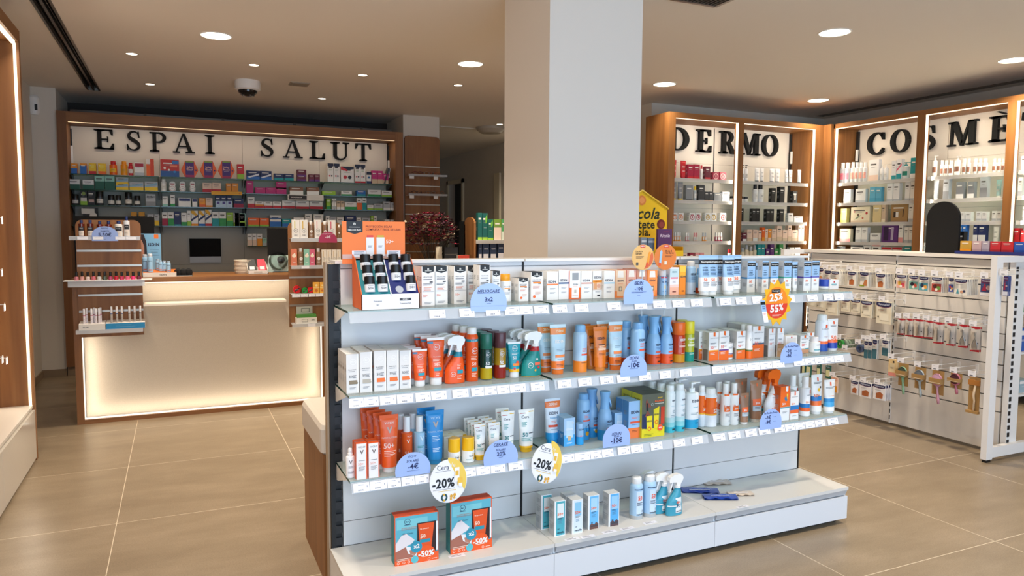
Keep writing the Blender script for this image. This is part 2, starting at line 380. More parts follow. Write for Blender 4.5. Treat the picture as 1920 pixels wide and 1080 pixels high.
def trigger(w,h,c,head,decs,neck=None,base=None,flip=1,lean=.16):
    # handled spray bottle: wide body leaning into a neck, trigger head pointing to the left
    d=w*.46; b=MB(); N=22; zb=h*.66
    secs=[(0,.0,.92,.9),(.02,.0,1,1),(.2,.0,1.0,1),(.4,.0,.97,1),(.55,.03,.86,.95),(.7,.10,.66,.85),(.84,.17,.47,.72),(.93,.2,.36,.6),(1,.2,.32,.55)]
    rings=[]
    for k,off,ww,dd in secs:
        rings.append([(flip*off*w+ww*w/2*math.cos(2*math.pi*i/N),dd*d/2*math.sin(2*math.pi*i/N),k*zb) for i in range(N)])
    for q in range(len(rings)-1):
        km=(secs[q][0]+secs[q+1][0])/2; cc=c
        if base and km<.1: cc=base
        if neck and km>.88: cc=neck
        b.add(rings[q]+rings[q+1],[(i,(i+1)%N,N+(i+1)%N,N+i) for i in range(N)],cc+'|p',True)
    b.add(rings[0],[tuple(range(N-1,-1,-1))],(base or c)+'|p'); b.add(rings[-1],[tuple(range(N))],c+'|p')
    def interp(v):
        k=max(0,min(.999,v/zb))
        for q in range(len(secs)-1):
            if secs[q][0]<=k<=secs[q+1][0]:
                f=(k-secs[q][0])/(secs[q+1][0]-secs[q][0]); return [secs[q][j]+(secs[q+1][j]-secs[q][j])*f for j in (1,2,3)]
        return secs[-1][1:]
    def fn(u,v,e):
        off,ww,dd=interp(v); x=u-0*off; a_=ww*w/2; xc=flip*off*w; t=max(-.97,min(.97,(x-xc)/a_)); return (xc+t*a_,-dd*d/2*math.sqrt(1-t*t)-e*1.5,v)
    b.decals(fn,w,h,decs,e=.0006,curved=True)
    x0=flip*.2*w; m=MB(); m.lathe([(w*.17,zb),(w*.17,zb+h*.06),(w*.12,zb+h*.07),(w*.12,h*.82)],head+'|p',16,c=(x0,0,0))
    prof=[(-.62,.80),(-.66,.86),(-.62,.93),(-.35,.985),(0,1),(.22,.97),(.32,.9),(.26,.83),(.16,.78),(.1,.72),(-.14,.72),(-.16,.8),(-.4,.815)]
    m.prism([(x0+flip*a*w*.9,bz*h) for a,bz in prof],lambda a,bz,dd:(a,dd,bz),-w*.13,w*.13,head+'|p')
    tr=MB(); tp=[(-.2,.82),(-.36,.8),(-.42,.72),(-.52,.6),(-.6,.56),(-.56,.64),(-.5,.74),(-.44,.815)]
    tr.prism([(x0+flip*a*w*.9,bz*h) for a,bz in tp],lambda a,bz,dd:(a,dd,bz),-w*.08,w*.08,head+'|p')
    return [('bottle',b.mesh('bottle'),[]),('spray_head',m.mesh('spray_head'),[('trigger',tr.mesh('trigger'))])]
def contour(w,h,c,cap,decs,bands=()):
    # tall slim bottle narrowing to a waist, with an integral lever sprayer
    P=[]
    for r,zz in sorted(set([(.95,0),(1,.01)]+[(1,x) for a in bands for x in a[:2]]+[(1,.4),(.94,.5),(.78,.6),(.66,.64)]),key=lambda p:p[1]):
        cc=c
        for a,b_,q in bands:
            if a-1e-6<=zz<b_-1e-6: cc=q
        P.append((r,zz,cc))
    out=latheitem(w,h,P,c,decs,[(.66,.64),(.6,.72),(.6,.85),(.72,.95),(.76,.985),(.7,1)],cap,capname='spray_head')
    n=MB(); n.prism([(.25,.9),(.5,.88),(.78,.72),(.74,.66),(.6,.74),(.34,.83)],lambda a,bz,dd:(a*w*.6,dd,bz*h),-w*.1,w*.1,cap+'|p'); out[1][2].append(('trigger',n.mesh('trigger'))); return out
def jar(w,h,c,lid,decs,lf=.4):
    return latheitem(w,h,[(.92,0,c),(1,.06,c),(1,1-lf-.02,c),(.9,1-lf,c)],c,decs,[(1,1-lf),(1.0,.97),(.95,1)],lid,capname='lid')
def put(nm,K,loc,rz,desc,cat,place='',group=None,order=0):
    if len(K)==1 and K[0][0] is None:
        o=bpy.data.objects.new(nm,K[0][1]); COL.objects.link(o); o.location=loc; o.rotation_euler=(0,0,rz)
    else:
        o=root(nm,loc,rz)
        for pn,me,subs in K:
            p=bpy.data.objects.new(pn,me); COL.objects.link(p); p.parent=o
            for sn,sm in subs: q=bpy.data.objects.new(sn,sm); COL.objects.link(q); q.parent=p
    return reg(o,desc,cat,place,group,order)
class Shelf:
    # one shelf surface: ax 'y' faces the camera (-Y), ax 'x' faces -X; c0..c1 is its front..back range
    def __init__(s,ax,z,c0,c1,place): s.ax,s.z,s.c0,s.c1,s.place=ax,z,c0,c1,place
    def dims(s,x0,x1,yt,yb,round_,off,depthf):
        if off is not None: c=s.c0+off
        else:
            p=onz((x0+x1)/2,yb,s.z); c=(p.y if s.ax=='y' else p.x); c=max(s.c0,min(s.c1-.02,c))
        cc=c
        for _ in range(3):
            if s.ax=='y': a,b=xat(x0,cc,s.z),xat(x1,cc,s.z)
            else: a,b=yat(x0,cc,s.z),yat(x1,cc,s.z)
            w=abs(b-a)
            if round_: cc=c+w*depthf/2
            else: break
        t=(a+b)/2
        h=(zat(yt,t,cc) if s.ax=='y' else zat(yt,cc,t))-s.z
        return c,t,w,max(h,.01)
    def at(s,c,t,d): return (t,c+d/2,s.z) if s.ax=='y' else (c+d/2,t,s.z)
    rz=property(lambda s:0 if s.ax=='y' else -math.pi/2)
def item(S,x0,x1,yt,yb,K,desc,cat,nm,rows=1,pitch=None,df=None,off=None,rowpx=0,depth=None,place=None,wf=.97):
    """K(w,h,d) -> parts.  rows: how many stand one behind the other"""
    box = nm=='carton'; rd = not box
    if box and 'rear cabinet' in S.place: nm='medicine_carton'
    elif box and 'lit ' in S.place: nm='cosmetics_carton'
    elif box and 'glass shelf' in S.place: nm='sunscreen_carton'
    if df is None: df={'squeeze_tube':.7,'trigger_spray_bottle':.5,}.get(nm,.8 if box else 1.0)
    c,t,w,h=S.dims(x0,x1,yt,yb,rd,off,df); w*=wf
    q=lambda a:round(a,4)
    d=depth or w*df
    k=K(q(w),q(h),q(d)); pl=S.place if place is None else place
    for r in range(rows):
        cc=c+r*(pitch or d*1.06)
        if cc+d>S.c1+.001 and r>0: break
        tt=t+(rowpx*r if S.ax=='y' else -rowpx*r)
        ds=desc if r==0 else desc+', '+ORD[r]+' in row'
        put(nm,k,S.at(cc,tt,d),S.rz,ds,cat,pl,order=x0)
# ================================================================== the room
def quad(name,pts,m):
    b=MB(); b.add(pts,[(0,1,2,3)],m); return struct(b.build(name))
def slab(name,x0,y0,z0,x1,y1,z1,m): 
    b=MB(); b.box(x0,y0,z0,x1,y1,z1,m); return struct(b.build(name))
XL,XR,YF,WB=-1.31,7.42,-2.2,9.75
XC=4.82
slab('floor',XL-.15,YF-.2,-.1,XR+.15,14.3,0,'floor_tile')
# ceiling with three narrow air slots cut in: build it as strips round them
SL=[(-.80,-.68,-.2,8.8),(7.12,7.30,-.2,6.75)]
def ceiling():
    b=MB(); z0,z1=CZ,CZ+.12
    xs=[XL-.15,-.80,-.68,7.14,7.24,XR+.15]
    for i in range(5):
        if i==1: b.box(xs[1],8.8,z0,xs[2],14.3,z1,'ceiling_paint'); b.box(xs[1],YF-.2,z0,xs[2],-.2,z1,'ceiling_paint')
        elif i==3: b.box(xs[3],6.75,z0,xs[4],14.3,z1,'ceiling_paint'); b.box(xs[3],YF-.2,z0,xs[4],-.2,z1,'ceiling_paint')
        else: b.box(xs[i],YF-.2,z0,xs[i+1],14.3,z1,'ceiling_paint')
    b.box(XL-.15,YF-.2,z1,XR+.15,14.3,z1+.05,'charcoal'); return struct(b.build('ceiling'))
ceiling()
b=MB(); b.box(3.3,9.6,CZ-.012,4.82,9.66,CZ-.0,'wall_paint'); struct(b.build('trim_1'))
slab('wall_left',XL-.12,YF,0,XL,8.85,CZ,'wall_paint')
slab('wall_back',XL-.12,8.85,0,-1.09,8.97,CZ,'wall_paint')
slab('wall_back_return',-1.21,8.97,0,-1.09,WB,CZ,'wall_paint')
slab('wall_rear',-1.21,WB,0,2.7,WB+.12,CZ,'back_paint')
slab('wall_passage',2.6,9.3,0,2.72,14.2,CZ,'wall_paint')
slab('wall_far',2.6,14.1,0,4.95,14.22,CZ,'wall_paint')
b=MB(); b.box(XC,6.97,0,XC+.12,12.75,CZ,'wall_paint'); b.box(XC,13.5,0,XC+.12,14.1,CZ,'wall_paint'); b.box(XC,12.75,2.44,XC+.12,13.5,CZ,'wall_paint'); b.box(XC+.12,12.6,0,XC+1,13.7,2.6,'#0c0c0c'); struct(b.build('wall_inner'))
b=MB(); 
for y0,y1 in ((12.68,12.76),(13.49,13.57)): b.box(XC-.03,y0,0,XC,y1,2.5,'cream')
b.box(XC-.03,12.68,2.43,XC,13.57,2.5,'cream'); struct(b.build('trim_2'))
b=MB(); b.box(XC-.03,11.0,0,XC,11.22,2.49,'cream'); struct(b.build('trim_3'))
slab('wall_right_rear',XC,6.85,0,XR+.12,6.97,CZ,'wall_paint')
slab('wall_right',XR,YF,0,XR+.12,6.85,CZ,'wall_paint')
# glazed shopfront behind the camera
b=MB(); b.box(XL-.12,YF-.12,0,XR+.12,YF,.25,'wall_paint'); b.box(XL-.12,YF-.12,2.75,XR+.12,YF,CZ,'wall_paint'); b.box(XL-.12,YF-.12,.25,-1.05,YF,2.75,'wall_paint'); b.box(5.5,YF-.12,.25,XR+.12,YF,2.75,'wall_paint'); struct(b.build('wall_front'))
b=MB()
for x in (-1.05,1.1,3.3,5.44): b.box(x,YF-.09,.25,x+.06,YF-.03,2.75,'charcoal|p')
b.box(-1.05,YF-.09,.25,5.5,YF-.03,.31,'charcoal|p'); b.box(-1.05,YF-.09,2.69,5.5,YF-.03,2.75,'charcoal|p'); struct(b.build('window_1'))
# skirting
def skirt(n,x0,y0,x1,y1): slab(n,x0,y0,0,x1,y1,.075,'skirting')
skirt('baseboard_left',XL,5.75,XL+.012,8.85); skirt('baseboard_back',XL,8.838,-1.09,8.85); skirt('baseboard_inner',XC-.012,7,XC,12.68)
# the square column
X1,X2=1.862,2.459
slab('column',X1,3.6,0,X2,4.2,CZ,'column_paint')
# pilaster carrying the spectacle board
slab('wall_pilaster',2.577,8.9,0,3.046,9.45,CZ,'wall_paint')
# ------------------------------------------------------------------ ceiling fittings
def slotdiff(x0,x1,y0,y1,desc):
    o=root('ceiling_air_slot',((x0+x1)/2,(y0+y1)/2,CZ)); W_=(x1-x0)/2; L_=(y1-y0)/2
    b=MB(); 
    for a,c in ((-W_,-W_+.016),(-.009,.009),(W_-.016,W_)): b.box(a,-L_,-.006,c,L_,.03,'#8d867c|m')
    b.box(-W_,-L_,-.006,W_,-L_+.012,.03,'#8d867c|m'); b.box(-W_,L_-.012,-.006,W_,L_,.03,'#8d867c|m')
    b.build('frame',o); b=MB(); b.box(-W_+.016,-L_+.012,.045,W_-.016,L_-.012,.06,'black'); b.build('duct',o)
    for s_ in (-1,1):
        b=MB(); c=s_*(W_/2); b.box(c-.012,-L_+.012,.012,c-.007,L_-.012,.04,'#4a443c|m'); b.build('blade',o)
    reg(o,desc,'air vent')
slotdiff(-.80,-.68,-.1,8.78,'long twin slot air vent in ceiling along left wall')
slotdiff(7.14,7.24,-.1,6.7,'long dark slot air vent above the right lit cabinet')
def biglamp(px,py,i):
    p=onz(px,py,CZ); o=root('downlight',(p.x,p.y,CZ)); r=.103
    b=MB(); b.lathe([(r,0),(r+.002,-.004),(r+.012,-.004),(r+.014,0)],'#e8e4dc|p',32,cap0=False,cap1=False); b.build('trim_ring',o)
    b=MB(); b.lathe([(r,-.001),(0.0005,-.0012)],'#fff4dc|e9',32,cap0=False,cap1=False); b.build('diffuser',o)
    l=bpy.data.lights.new('downlight_beam','AREA'); l.shape='DISK'; l.size=.2; l.spread=2.0; l.energy=LP*(.35 if p.x>4 and p.y>5.5 else 1.15); l.color=(1,.87,.70); lo=bpy.data.objects.new('downlight_beam',l); COL.objects.link(lo); lo.location=(p.x,p.y,CZ-.01)
    reg(o,'large round glowing ceiling downlight '+i,'ceiling light',group='large round downlights')
LP=21
for a in ((405,67,'above left service counter'),(882,120,'just left of square column top'),(1565,61,'nearest camera, right half of ceiling'),(1246,158,'just right of square column'),(1534,188,'over the corner of lit cabinets'),(1900,113,'at the right picture edge')): biglamp(*a)
for a,b_ in ((2.33,1.9),(.3,1.9),(4.3,1.9),(.3,3.93)):   # same grid continued towards the entrance, out of view
    l=bpy.data.lights.new('downlight_beam','AREA'); l.shape='DISK'; l.size=.2; l.spread=2.0; l.energy=LP*.8; l.color=(1,.87,.70); lo=bpy.data.objects.new('downlight_beam',l); COL.objects.link(lo); lo.location=(a,b_,CZ-.01)
for px,py,d in ((247,101,'leftmost, near the twin air slot'),(476,122,'above the dome camera'),(281,158,'above the left cabinet letters'),(680,141,'between ceiling grille and column'),(859,160,'close to column left edge'),(604,185,'in front of rear cabinet'),(937,233,'far back beside the column')):
    p=onz(px,py,CZ); o=root('spotlight',(p.x,p.y,CZ))
    b=MB(); b.lathe([(.042,.0),(.044,-.003),(.052,-.003),(.053,0)],'#d8d0c4|m',20,cap0=False,cap1=False); b.build('trim_ring',o)
    b=MB(); b.lathe([(.042,-.0005),(.0004,-.0008)],'#fff0d8|e5',20,cap0=False,cap1=False); b.build('lamp',o)
    l=bpy.data.lights.new('spot_or_fill_beam','SPOT'); l.energy=16; l.color=(1,.85,.66); l.spot_size=1.7; l.spot_blend=.8; l.shadow_soft_size=.04; lo=bpy.data.objects.new('spot_or_fill_beam',l); COL.objects.link(lo); lo.location=(p.x,p.y,CZ-.02)
    reg(o,'small recessed ceiling spotlight, '+d,'ceiling light',group='small recessed spotlights')
l=bpy.data.lights.new('spot_or_fill_beam','SPOT'); l.energy=45; l.color=(1,.9,.72); l.spot_size=2.2; l.spot_blend=.8; l.shadow_soft_size=.05; lo=bpy.data.objects.new('spot_or_fill_beam',l); COL.objects.link(lo); lo.location=(4.45,10.0,CZ-.02)  # added lamp with no fixture, hidden behind the column to brighten the passage
p=onz(464,152,CZ); o=root('dome_camera',(p.x,p.y,CZ-.03))
b=MB(); b.lathe([(.115,.03),(.12,.0),(.118,-.05),(.1,-.062)],'white|p',32); b.build('housing',o)
b=MB(); b.lathe([(.088,-.06),(.085,-.08),(.06,-.105),(.03,-.115),(.0005,-.118)],'black|g',24,cap0=False); b.build('lens_dome',o)
b=MB(); 
for i in range(5): b.lathe([(.012,-.006),(.012,.0)],'charcoal|g',10,c=(.05*math.cos(i*1.257),.05*math.sin(i*1.257),-.105))
b.build('lens',o); reg(o,'white multi lens dome security camera hanging from ceiling','camera')
p=onz(561,157,CZ); b=MB(); b.box(-.09,-.09,-.008,.09,.09,0,'#a89a88'); b.box(-.075,-.075,-.012,.075,.075,-.008,'#9a8d7c')
reg(b.build('ceiling_access_panel',loc=(p.x,p.y,CZ)),'small square panel in ceiling right of dome camera','vent')
p=onz(1322,-6,CZ); o=root('ceiling_grille',(p.x,p.y,CZ)); b=MB()
for s_ in (-1,1): b.box(-.17,s_*.11-.012,-.01,.17,s_*.11+.012,0,'#a79c90|m'); b.box(s_*.17-.012,-.11,-.01,s_*.17+.012,.11,0,'#a79c90|m')
b.build('frame',o); b=MB()
for i in range(12): b.box(-.15+i*.026,-.1,-.008,-.145+i*.026,.1,-.002,'#7d7468|m')
b.box(-.16,-.1,-.001,.16,.1,-.0005,'charcoal'); b.build('louvre',o); reg(o,'square metal air grille in ceiling right of column top','air vent')
p=onz(920,239,CZ); b=MB(); b.lathe([(.2,0),(.2,-.03),(.14,-.08),(.0005,-.09)],'#b8ac9a|p',28,cap0=False); reg(b.build('ceiling_dome_lamp',loc=(p.x,p.y,CZ)),'round unlit ceiling dome far back beside column','ceiling light')
o=root('motion_sensor',(-1.282,8.85,2.78)); b=MB(); b.lathe([(.04,-.09),(.05,-.06),(.05,.08),(.035,.1)],'white|p',20,sy=.8); b.build('housing',o); b=MB(); b.box(.012,-.045,-.05,.036,-.038,.01,'charcoal|g'); b.build('lens',o)
reg(o,'white motion sensor high on the wall left of rear cabinet','sensor')
# duct lying above the rear cabinet
b=MB(); b.box(-1.0,9.15,2.745,2.5,9.6,2.81,'#5a5550|m'); 
for x in (-.3,.5,1.3,2.1): b.box(x,9.14,2.744,x+.03,9.61,2.815,'#45413c|m')
reg(b.build('metal_duct'),'brushed metal air duct lying above the rear cabinet','duct')
# ================================================================== letters
def ribbon(pts,ws):
    out=[];n=len(pts)
    L=[];R=[]
    for i,(x,y) in enumerate(pts):
        x0,y0=pts[max(i-1,0)];x1,y1=pts[min(i+1,n-1)];dx,dy=x1-x0,y1-y0;l=math.hypot(dx,dy) or 1
        nx,ny=-dy/l,dx/l; w=ws[i]/2; L.append((x+nx*w,y+ny*w)); R.append((x-nx*w,y-ny*w))
    for i in range(n-1): out.append([L[i],L[i+1],R[i+1],R[i]])
    return out
def letter(ch,S=.2):
    # polygons in a box of cap height 1, returns (polys,width)
    T=.07
    r=lambda x0,y0,x1,y1:[(x0,y0),(x1,y0),(x1,y1),(x0,y1)]
    def st(x,y0=0,y1=1,s=S,b=True,t=True,sw=.13):
        o=[r(x,y0,x+s,y1)]
        if b: o+= [[(x-sw,y0),(x+s+sw,y0),(x+s+sw,y0+T*.8),(x+s,y0+T*1.5),(x,y0+T*1.5),(x-sw,y0+T*.8)]]
        if t: o+= [[(x-sw,y1),(x-sw,y1-T*.8),(x,y1-T*1.5),(x+s,y1-T*1.5),(x+s+sw,y1-T*.8),(x+s+sw,y1)]]
        return o
    def bowl(cx,cy,rx,ry,a0,a1,wt,wk,n=28):
        P=[];W_=[]
        for i in range(n+1):
            a=math.radians(a0+(a1-a0)*i/n); P.append((cx+rx*math.cos(a),cy+ry*math.sin(a))); W_.append(wt+(wk-wt)*abs(math.cos(a))**1.3)
        return ribbon(P,W_)
    if ch=='I': return st(.13),.43
    if ch in 'EÈ':
        P=st(.13)+[r(.2,0,.78,T),r(.2,1-T,.74,1),r(.28,.47,.56,.53),[(.5,.36),(.56,.36),(.56,.64),(.5,.64),(.53,.5)],[(.62,.06),(.72,.3),(.79,.3),(.78,0),(.6,0)],[(.6,.95),(.68,.72),(.75,.72),(.74,1),(.58,1)]]
        if ch=='È': P.append([(.24,1.165),(.36,1.18),(.62,1.06),(.5,1.045)])
        return P,.8
    if ch=='L': return st(.13)+[r(.2,0,.76,T),[(.6,.05),(.7,.32),(.77,.32),(.76,0),(.58,0)]],.78
    if ch=='T': return st(.34,t=False)+[r(.02,1-T,.83,1),[(.0,1),(-.02,.7),(.05,.7),(.16,.95)],[(.85,1),(.87,.7),(.8,.7),(.69,.95)]],.86
    if ch=='P': return st(.13,t=False)+[r(0,1-T,.4,1)]+bowl(.38,.73,.27,.24,-90,90,.06,.17,18)+[r(.28,.46,.4,.52),r(.28,.94,.4,1)],.74
    if ch=='R': return st(.13,t=False,sw=.12)+[r(0,1-T,.4,1)]+bowl(.4,.74,.24,.23,-90,90,.06,.17,18)+[r(.28,.48,.42,.54),r(.28,.94,.42,1),[(.4,.52),(.56,.5),(.86,.04),(.86,0),(.64,0)],[(.8,0),(.92,0),(.92,.05),(.8,.05)]],.92
    if ch=='D': return st(.13,b=False,t=False)+[r(0,0,.4,T),r(0,1-T,.4,1)]+bowl(.4,.5,.38,.47,-90,90,.06,.2,24),.9
    if ch=='O': return bowl(.47,.5,.38,.48,0,360,.06,.2,40),.94
    if ch=='C': return bowl(.47,.5,.38,.48,42,318,.06,.2,34)+[[(.7,.98),(.78,.98),(.8,.66),(.73,.66),(.68,.84)],[(.72,.16),(.8,.2),(.8,.26),(.74,.3)]],.84
    if ch=='U': return st(.13,.28,1,b=False)+st(.68,.28,1,s=.07,b=False,sw=.12)+bowl(.46,.3,.255,.27,180,360,.08,.16,18)[:9]+bowl(.46,.3,.255,.27,180,360,.1,.07,18)[9:],.9
    if ch=='A': return [[(.46,1),(.56,1),(.9,.04),(.7,.04)],[(.46,1),(.5,.9),(.2,.04),(.13,.04)],r(.28,.3,.68,.36),r(.02,0,.34,T*.9),r(.58,0,1.0,T*.9)],1.0
    if ch=='M': return [[(.12,.0),(.19,.0),(.22,1),(.14,1)],[(.14,1),(.34,1),(.62,.12),(.5,.0)],[(.5,0),(.58,0),(.86,1),(.78,1)],[(.8,0),(1.0,0),(1.0,1),(.8,1)],r(.02,0,.3,T),r(.7,0,1.1,T),r(.04,1-T,.3,1),r(.82,1-T,1.1,1)],1.12
    if ch=='S':
        C=[(.66,.78),(.6,.9),(.44,.965),(.27,.93),(.16,.8),(.18,.66),(.34,.55),(.5,.46),(.64,.34),(.66,.2),(.54,.07),(.38,.03),(.2,.08),(.1,.24)]
        W_=[.05,.06,.07,.1,.15,.18,.2,.2,.18,.15,.1,.07,.06,.05]
        # smooth the spine
        P=[];Q=[]
        for i in range(len(C)-1):
            p0=C[max(i-1,0)];p1=C[i];p2=C[i+1];p3=C[min(i+2,len(C)-1)]
            for k in range(5):
                t=k/5; f=lambda a,b,c,d:.5*((2*b)+(-a+c)*t+(2*a-5*b+4*c-d)*t*t+(-a+3*b-3*c+d)*t**3)
                P.append((f(p0[0],p1[0],p2[0],p3[0]),f(p0[1],p1[1],p2[1],p3[1]))); Q.append(W_[i]+(W_[i+1]-W_[i])*t)
        return ribbon(P+[C[-1]],Q+[W_[-1]])+[[(.62,.98),(.68,.98),(.71,.66),(.65,.66),(.6,.85)],[(.04,.32),(.1,.32),(.16,.12),(.1,.02),(.04,.02)]],.76
SW=.165
def sign_letter(ch,fn,t0,t1,z0,z1,desc,order,group,depth=.03):
    P,w=letter(ch,SW); b=MB(); sx=(t1-t0)/w; sz=(z1-z0)
    for p in P:
        a=sum(p[i][0]*p[(i+1)%len(p)][1]-p[(i+1)%len(p)][0]*p[i][1] for i in range(len(p)))
        if a<0: p=p[::-1]
        b.prism([((x-w/2)*sx,y*sz) for x,y in p],fn[0],0,depth,'#0b0b0b|f')
    loc=fn[1]((t0+t1)/2,z0); reg(b.build('sign_letter',loc=loc),desc,'letter',group=group,order=order)
# ================================================================== rear cabinet ("ESPAI SALUT")
YP,YS,YC=9.12,8.85,8.8      # panel plane, shelf front, cabinet front
o=root('display_cabinet',(0.73,YC,0)); ox,oy=.73,YC
def P_(name,par,x0,y0,z0,x1,y1,z1,m,ox=0,oy=0,oz=0,**k):
    b=MB(); b.box(x0-ox,y0-oy,z0-oz,x1-ox,y1-oy,z1-oz,m); return b.build(name,par,**k)
K=dict(ox=ox,oy=oy)
P_('side_panel',o,-1.085,YC,.1,-1.0,9.3,2.74,'oak',**K); P_('side_panel',o,2.45,YC,0,2.545,9.3,2.74,'oak',**K)
P_('top_panel',o,-1.0,YC,2.635,2.45,9.3,2.74,'oak_h',**K)
P_('plinth',o,-1.08,YC+.03,0,2.45,9.3,.1,'skirting',**K)
xs=[-1.0,-.155,.715,1.59,2.43]
for i in range(4):
    for k,(z0,z1,c) in enumerate(((.1,.62,0),(.622,1.14,0),(1.142,1.62,0),(1.622,2.12,0),(2.122,2.63,1))):
        P_('back_panel',o,xs[i]+.0012,YP,z0,xs[i+1]-.0012,YP+.02,z1,'#d9cdbd' if c else '#b4b1a6',**K)  # panels below the sign row greyer: their shade is put into the colour
P_('backing',o,-1.0,YP+.03,.1,2.45,YP+.05,2.63,'black',**K)
for x in (-1.0,2.435): b=MB(); b.box(x-ox,YP-.03-oy,.1,x+.012-ox,YP+.02-oy,2.6,'black'); b.build('upright_rail',o)
for x in (-1.0,2.435): P_('rail_clip',o,x-.004,YP-.045,2.2,x+.018,YP-.02,2.42,'white',**K)
b=MB(); b.box(-.985-ox,YC+.004-oy,2.631,2.44-ox,YC+.012-oy,2.636,'#ffd9a8|e1.6'); b.build('led_strip',o)
_M[('g_edge','n')]=mat('#1f4a3c','g')
for z,k in ((2.113,0),(1.955,1),(1.79,2),(1.581,3)):
    for i in range(4):
        b=MB(); b.box(xs[i]+.008-ox,YS-oy,z-.008,xs[i+1]-.008-ox,YP-.005-oy,z,'#cfe8dc|shelfglass'); b.box(xs[i]+.008-ox,YS-.001-oy,z-.008,xs[i+1]-.008-ox,YS+.001-oy,z,'g_edge'); b.build('shelf',o)
        for x in (xs[i]+.012,xs[i+1]-.016):
            b=MB(); b.prism([(YP-oy,z-.008),(YP-oy,z-.09),(YP-.03-oy,z-.09),(YS+.03-oy,z-.012),(YS+.03-oy,z-.008)],lambda a,c,d:(d,a,c),x-ox,x+.003-ox,'black|m'); b.build('bracket',o)
z=1.358; b=MB(); b.box(.73-ox,YS-oy,z-.008,1.05-ox,YP-oy,z,'#cfe8dc|film'); b.box(.73-ox,YS-.001-oy,z-.008,1.05-ox,YS+.001-oy,z,'g_edge'); b.build('shelf',o)
for i in range(4):
    for x0,x1 in ((-.98,-.16),(-.15,.71),(.72,1.58),(1.59,2.43)):
        z0=.11+i*.19; d=P_('drawer',o,x0,YC+.02,z0,x1,YC+.04,z0+.18,'#d8cfc0',**K); P_('handle',d,x0+.25,YC+.012,z0+.155,x1-.25,YC+.02,z0+.165,'silver|m',**K)
P_('base_carcass',o,-.99,YC+.041,.1,2.43,YP-.003,.875,'white',**K); P_('base_worktop',o,-.99,YC+.012,.876,2.43,YP-.003,.9,'oak_h',**K)
reg(o,'long oak rear wall cabinet with four bays of glass shelves','cabinet')
LED=.4
def warm(p0,p1,target,power,w=.02,col=(1,.87,.71),n=1):
    p0,p1=Vector(p0),Vector(p1); c=(p0+p1)/2; l=bpy.data.lights.new('led_glow','AREA'); l.shape='RECTANGLE'; l.size=(p1-p0).length; l.size_y=w; l.energy=power*LED; l.color=col
    ob=bpy.data.objects.new('led_glow',l); COL.objects.link(ob); x=(p1-p0).normalized(); zz=-(Vector(target)-c); zz=(zz-x*zz.dot(x)).normalized(); y=zz.cross(x); m=Matrix((x,y,zz)).transposed().to_4x4(); m.translation=c; ob.matrix_world=m
warm((-.95,YC+.03,2.62),(2.4,YC+.03,2.62),(.7,YP,1.7),9)
fnY=(lambda y:(lambda a,c,d:(a,-d,c),lambda t,z:(t,y,z)))(YP)
for ch,x0,x1,yt,yb,ds in (('E',176,214,239.5,278,'black serif letter E, first of word ESPAI'),('S',236,263.5,242,280,'black serif letter S in word ESPAI'),('P',280.4,312,245.5,282.5,'black serif letter P across a panel seam'),('A',323,365,249,285.5,'black serif letter A in word ESPAI'),('I',384.4,402.7,252,287.5,'black serif letter I ending ESPAI'),
    ('S',488,513,256.7,292,'black serif letter S, first of word SALUT'),('A',530,567.5,260,295,'black serif letter A in word SALUT'),('L',580.5,610,263,297.5,'black serif letter L in word SALUT'),('U',620,656.7,266,301,'black serif letter U in word SALUT'),('T',667,696,270,303,'black serif letter T ending SALUT')):
    a,c=ony(x0,(yt+yb)/2,YP-.03).x,ony(x1,(yt+yb)/2,YP-.03).x
    sign_letter(ch,fnY,a,c,2.400,2.612,ds,x0,'black wall letters')
# pilaster board with spectacles
YB=8.87; o=root('display_board',(2.81,YB,0)); x0,x1=2.588,3.04
b=MB(); P=[(x0,.3),(x1,.3),(x1,2.68),(x1-.012,2.705),(x1-.04,2.715),(x0+.04,2.715),(x0+.012,2.705),(x0,2.68)]
b.prism([(a-2.81,c) for a,c in P],lambda a,c,d:(a,d,c),0,.03,'oak'); b.build('board',o)
RZ=[ony(790,y,YB).z for y in (313,349,384,402,430,456,472)]
for z in RZ: P_('rail',o,x0,YB-.012,z-.006,x1,YB,z+.006,'#b0a596|m',ox=2.81,oy=YB)
reg(o,'tall oak board with metal rails on the pilaster','display board')
def glasses(col):
    b=MB()
    for s_ in (-1,1):
        P=[(s_*.034+.026*math.cos(a*.3927),0,.018*math.sin(a*.3927)) for a in range(17)]; b.tube(P,.0032,col+'|p',6)
        b.tube([(s_*.06,0,.008),(s_*.064,.02,.008),(s_*.06,.11,.0),(s_*.058,.13,-.012)],.0025,col+'|p',5)
    b.tube([(-.009,0,.004),(0,-.002,.008),(.009,0,.004)],.0028,col+'|p',5); return [(None,b.mesh('spectacles'),[])]
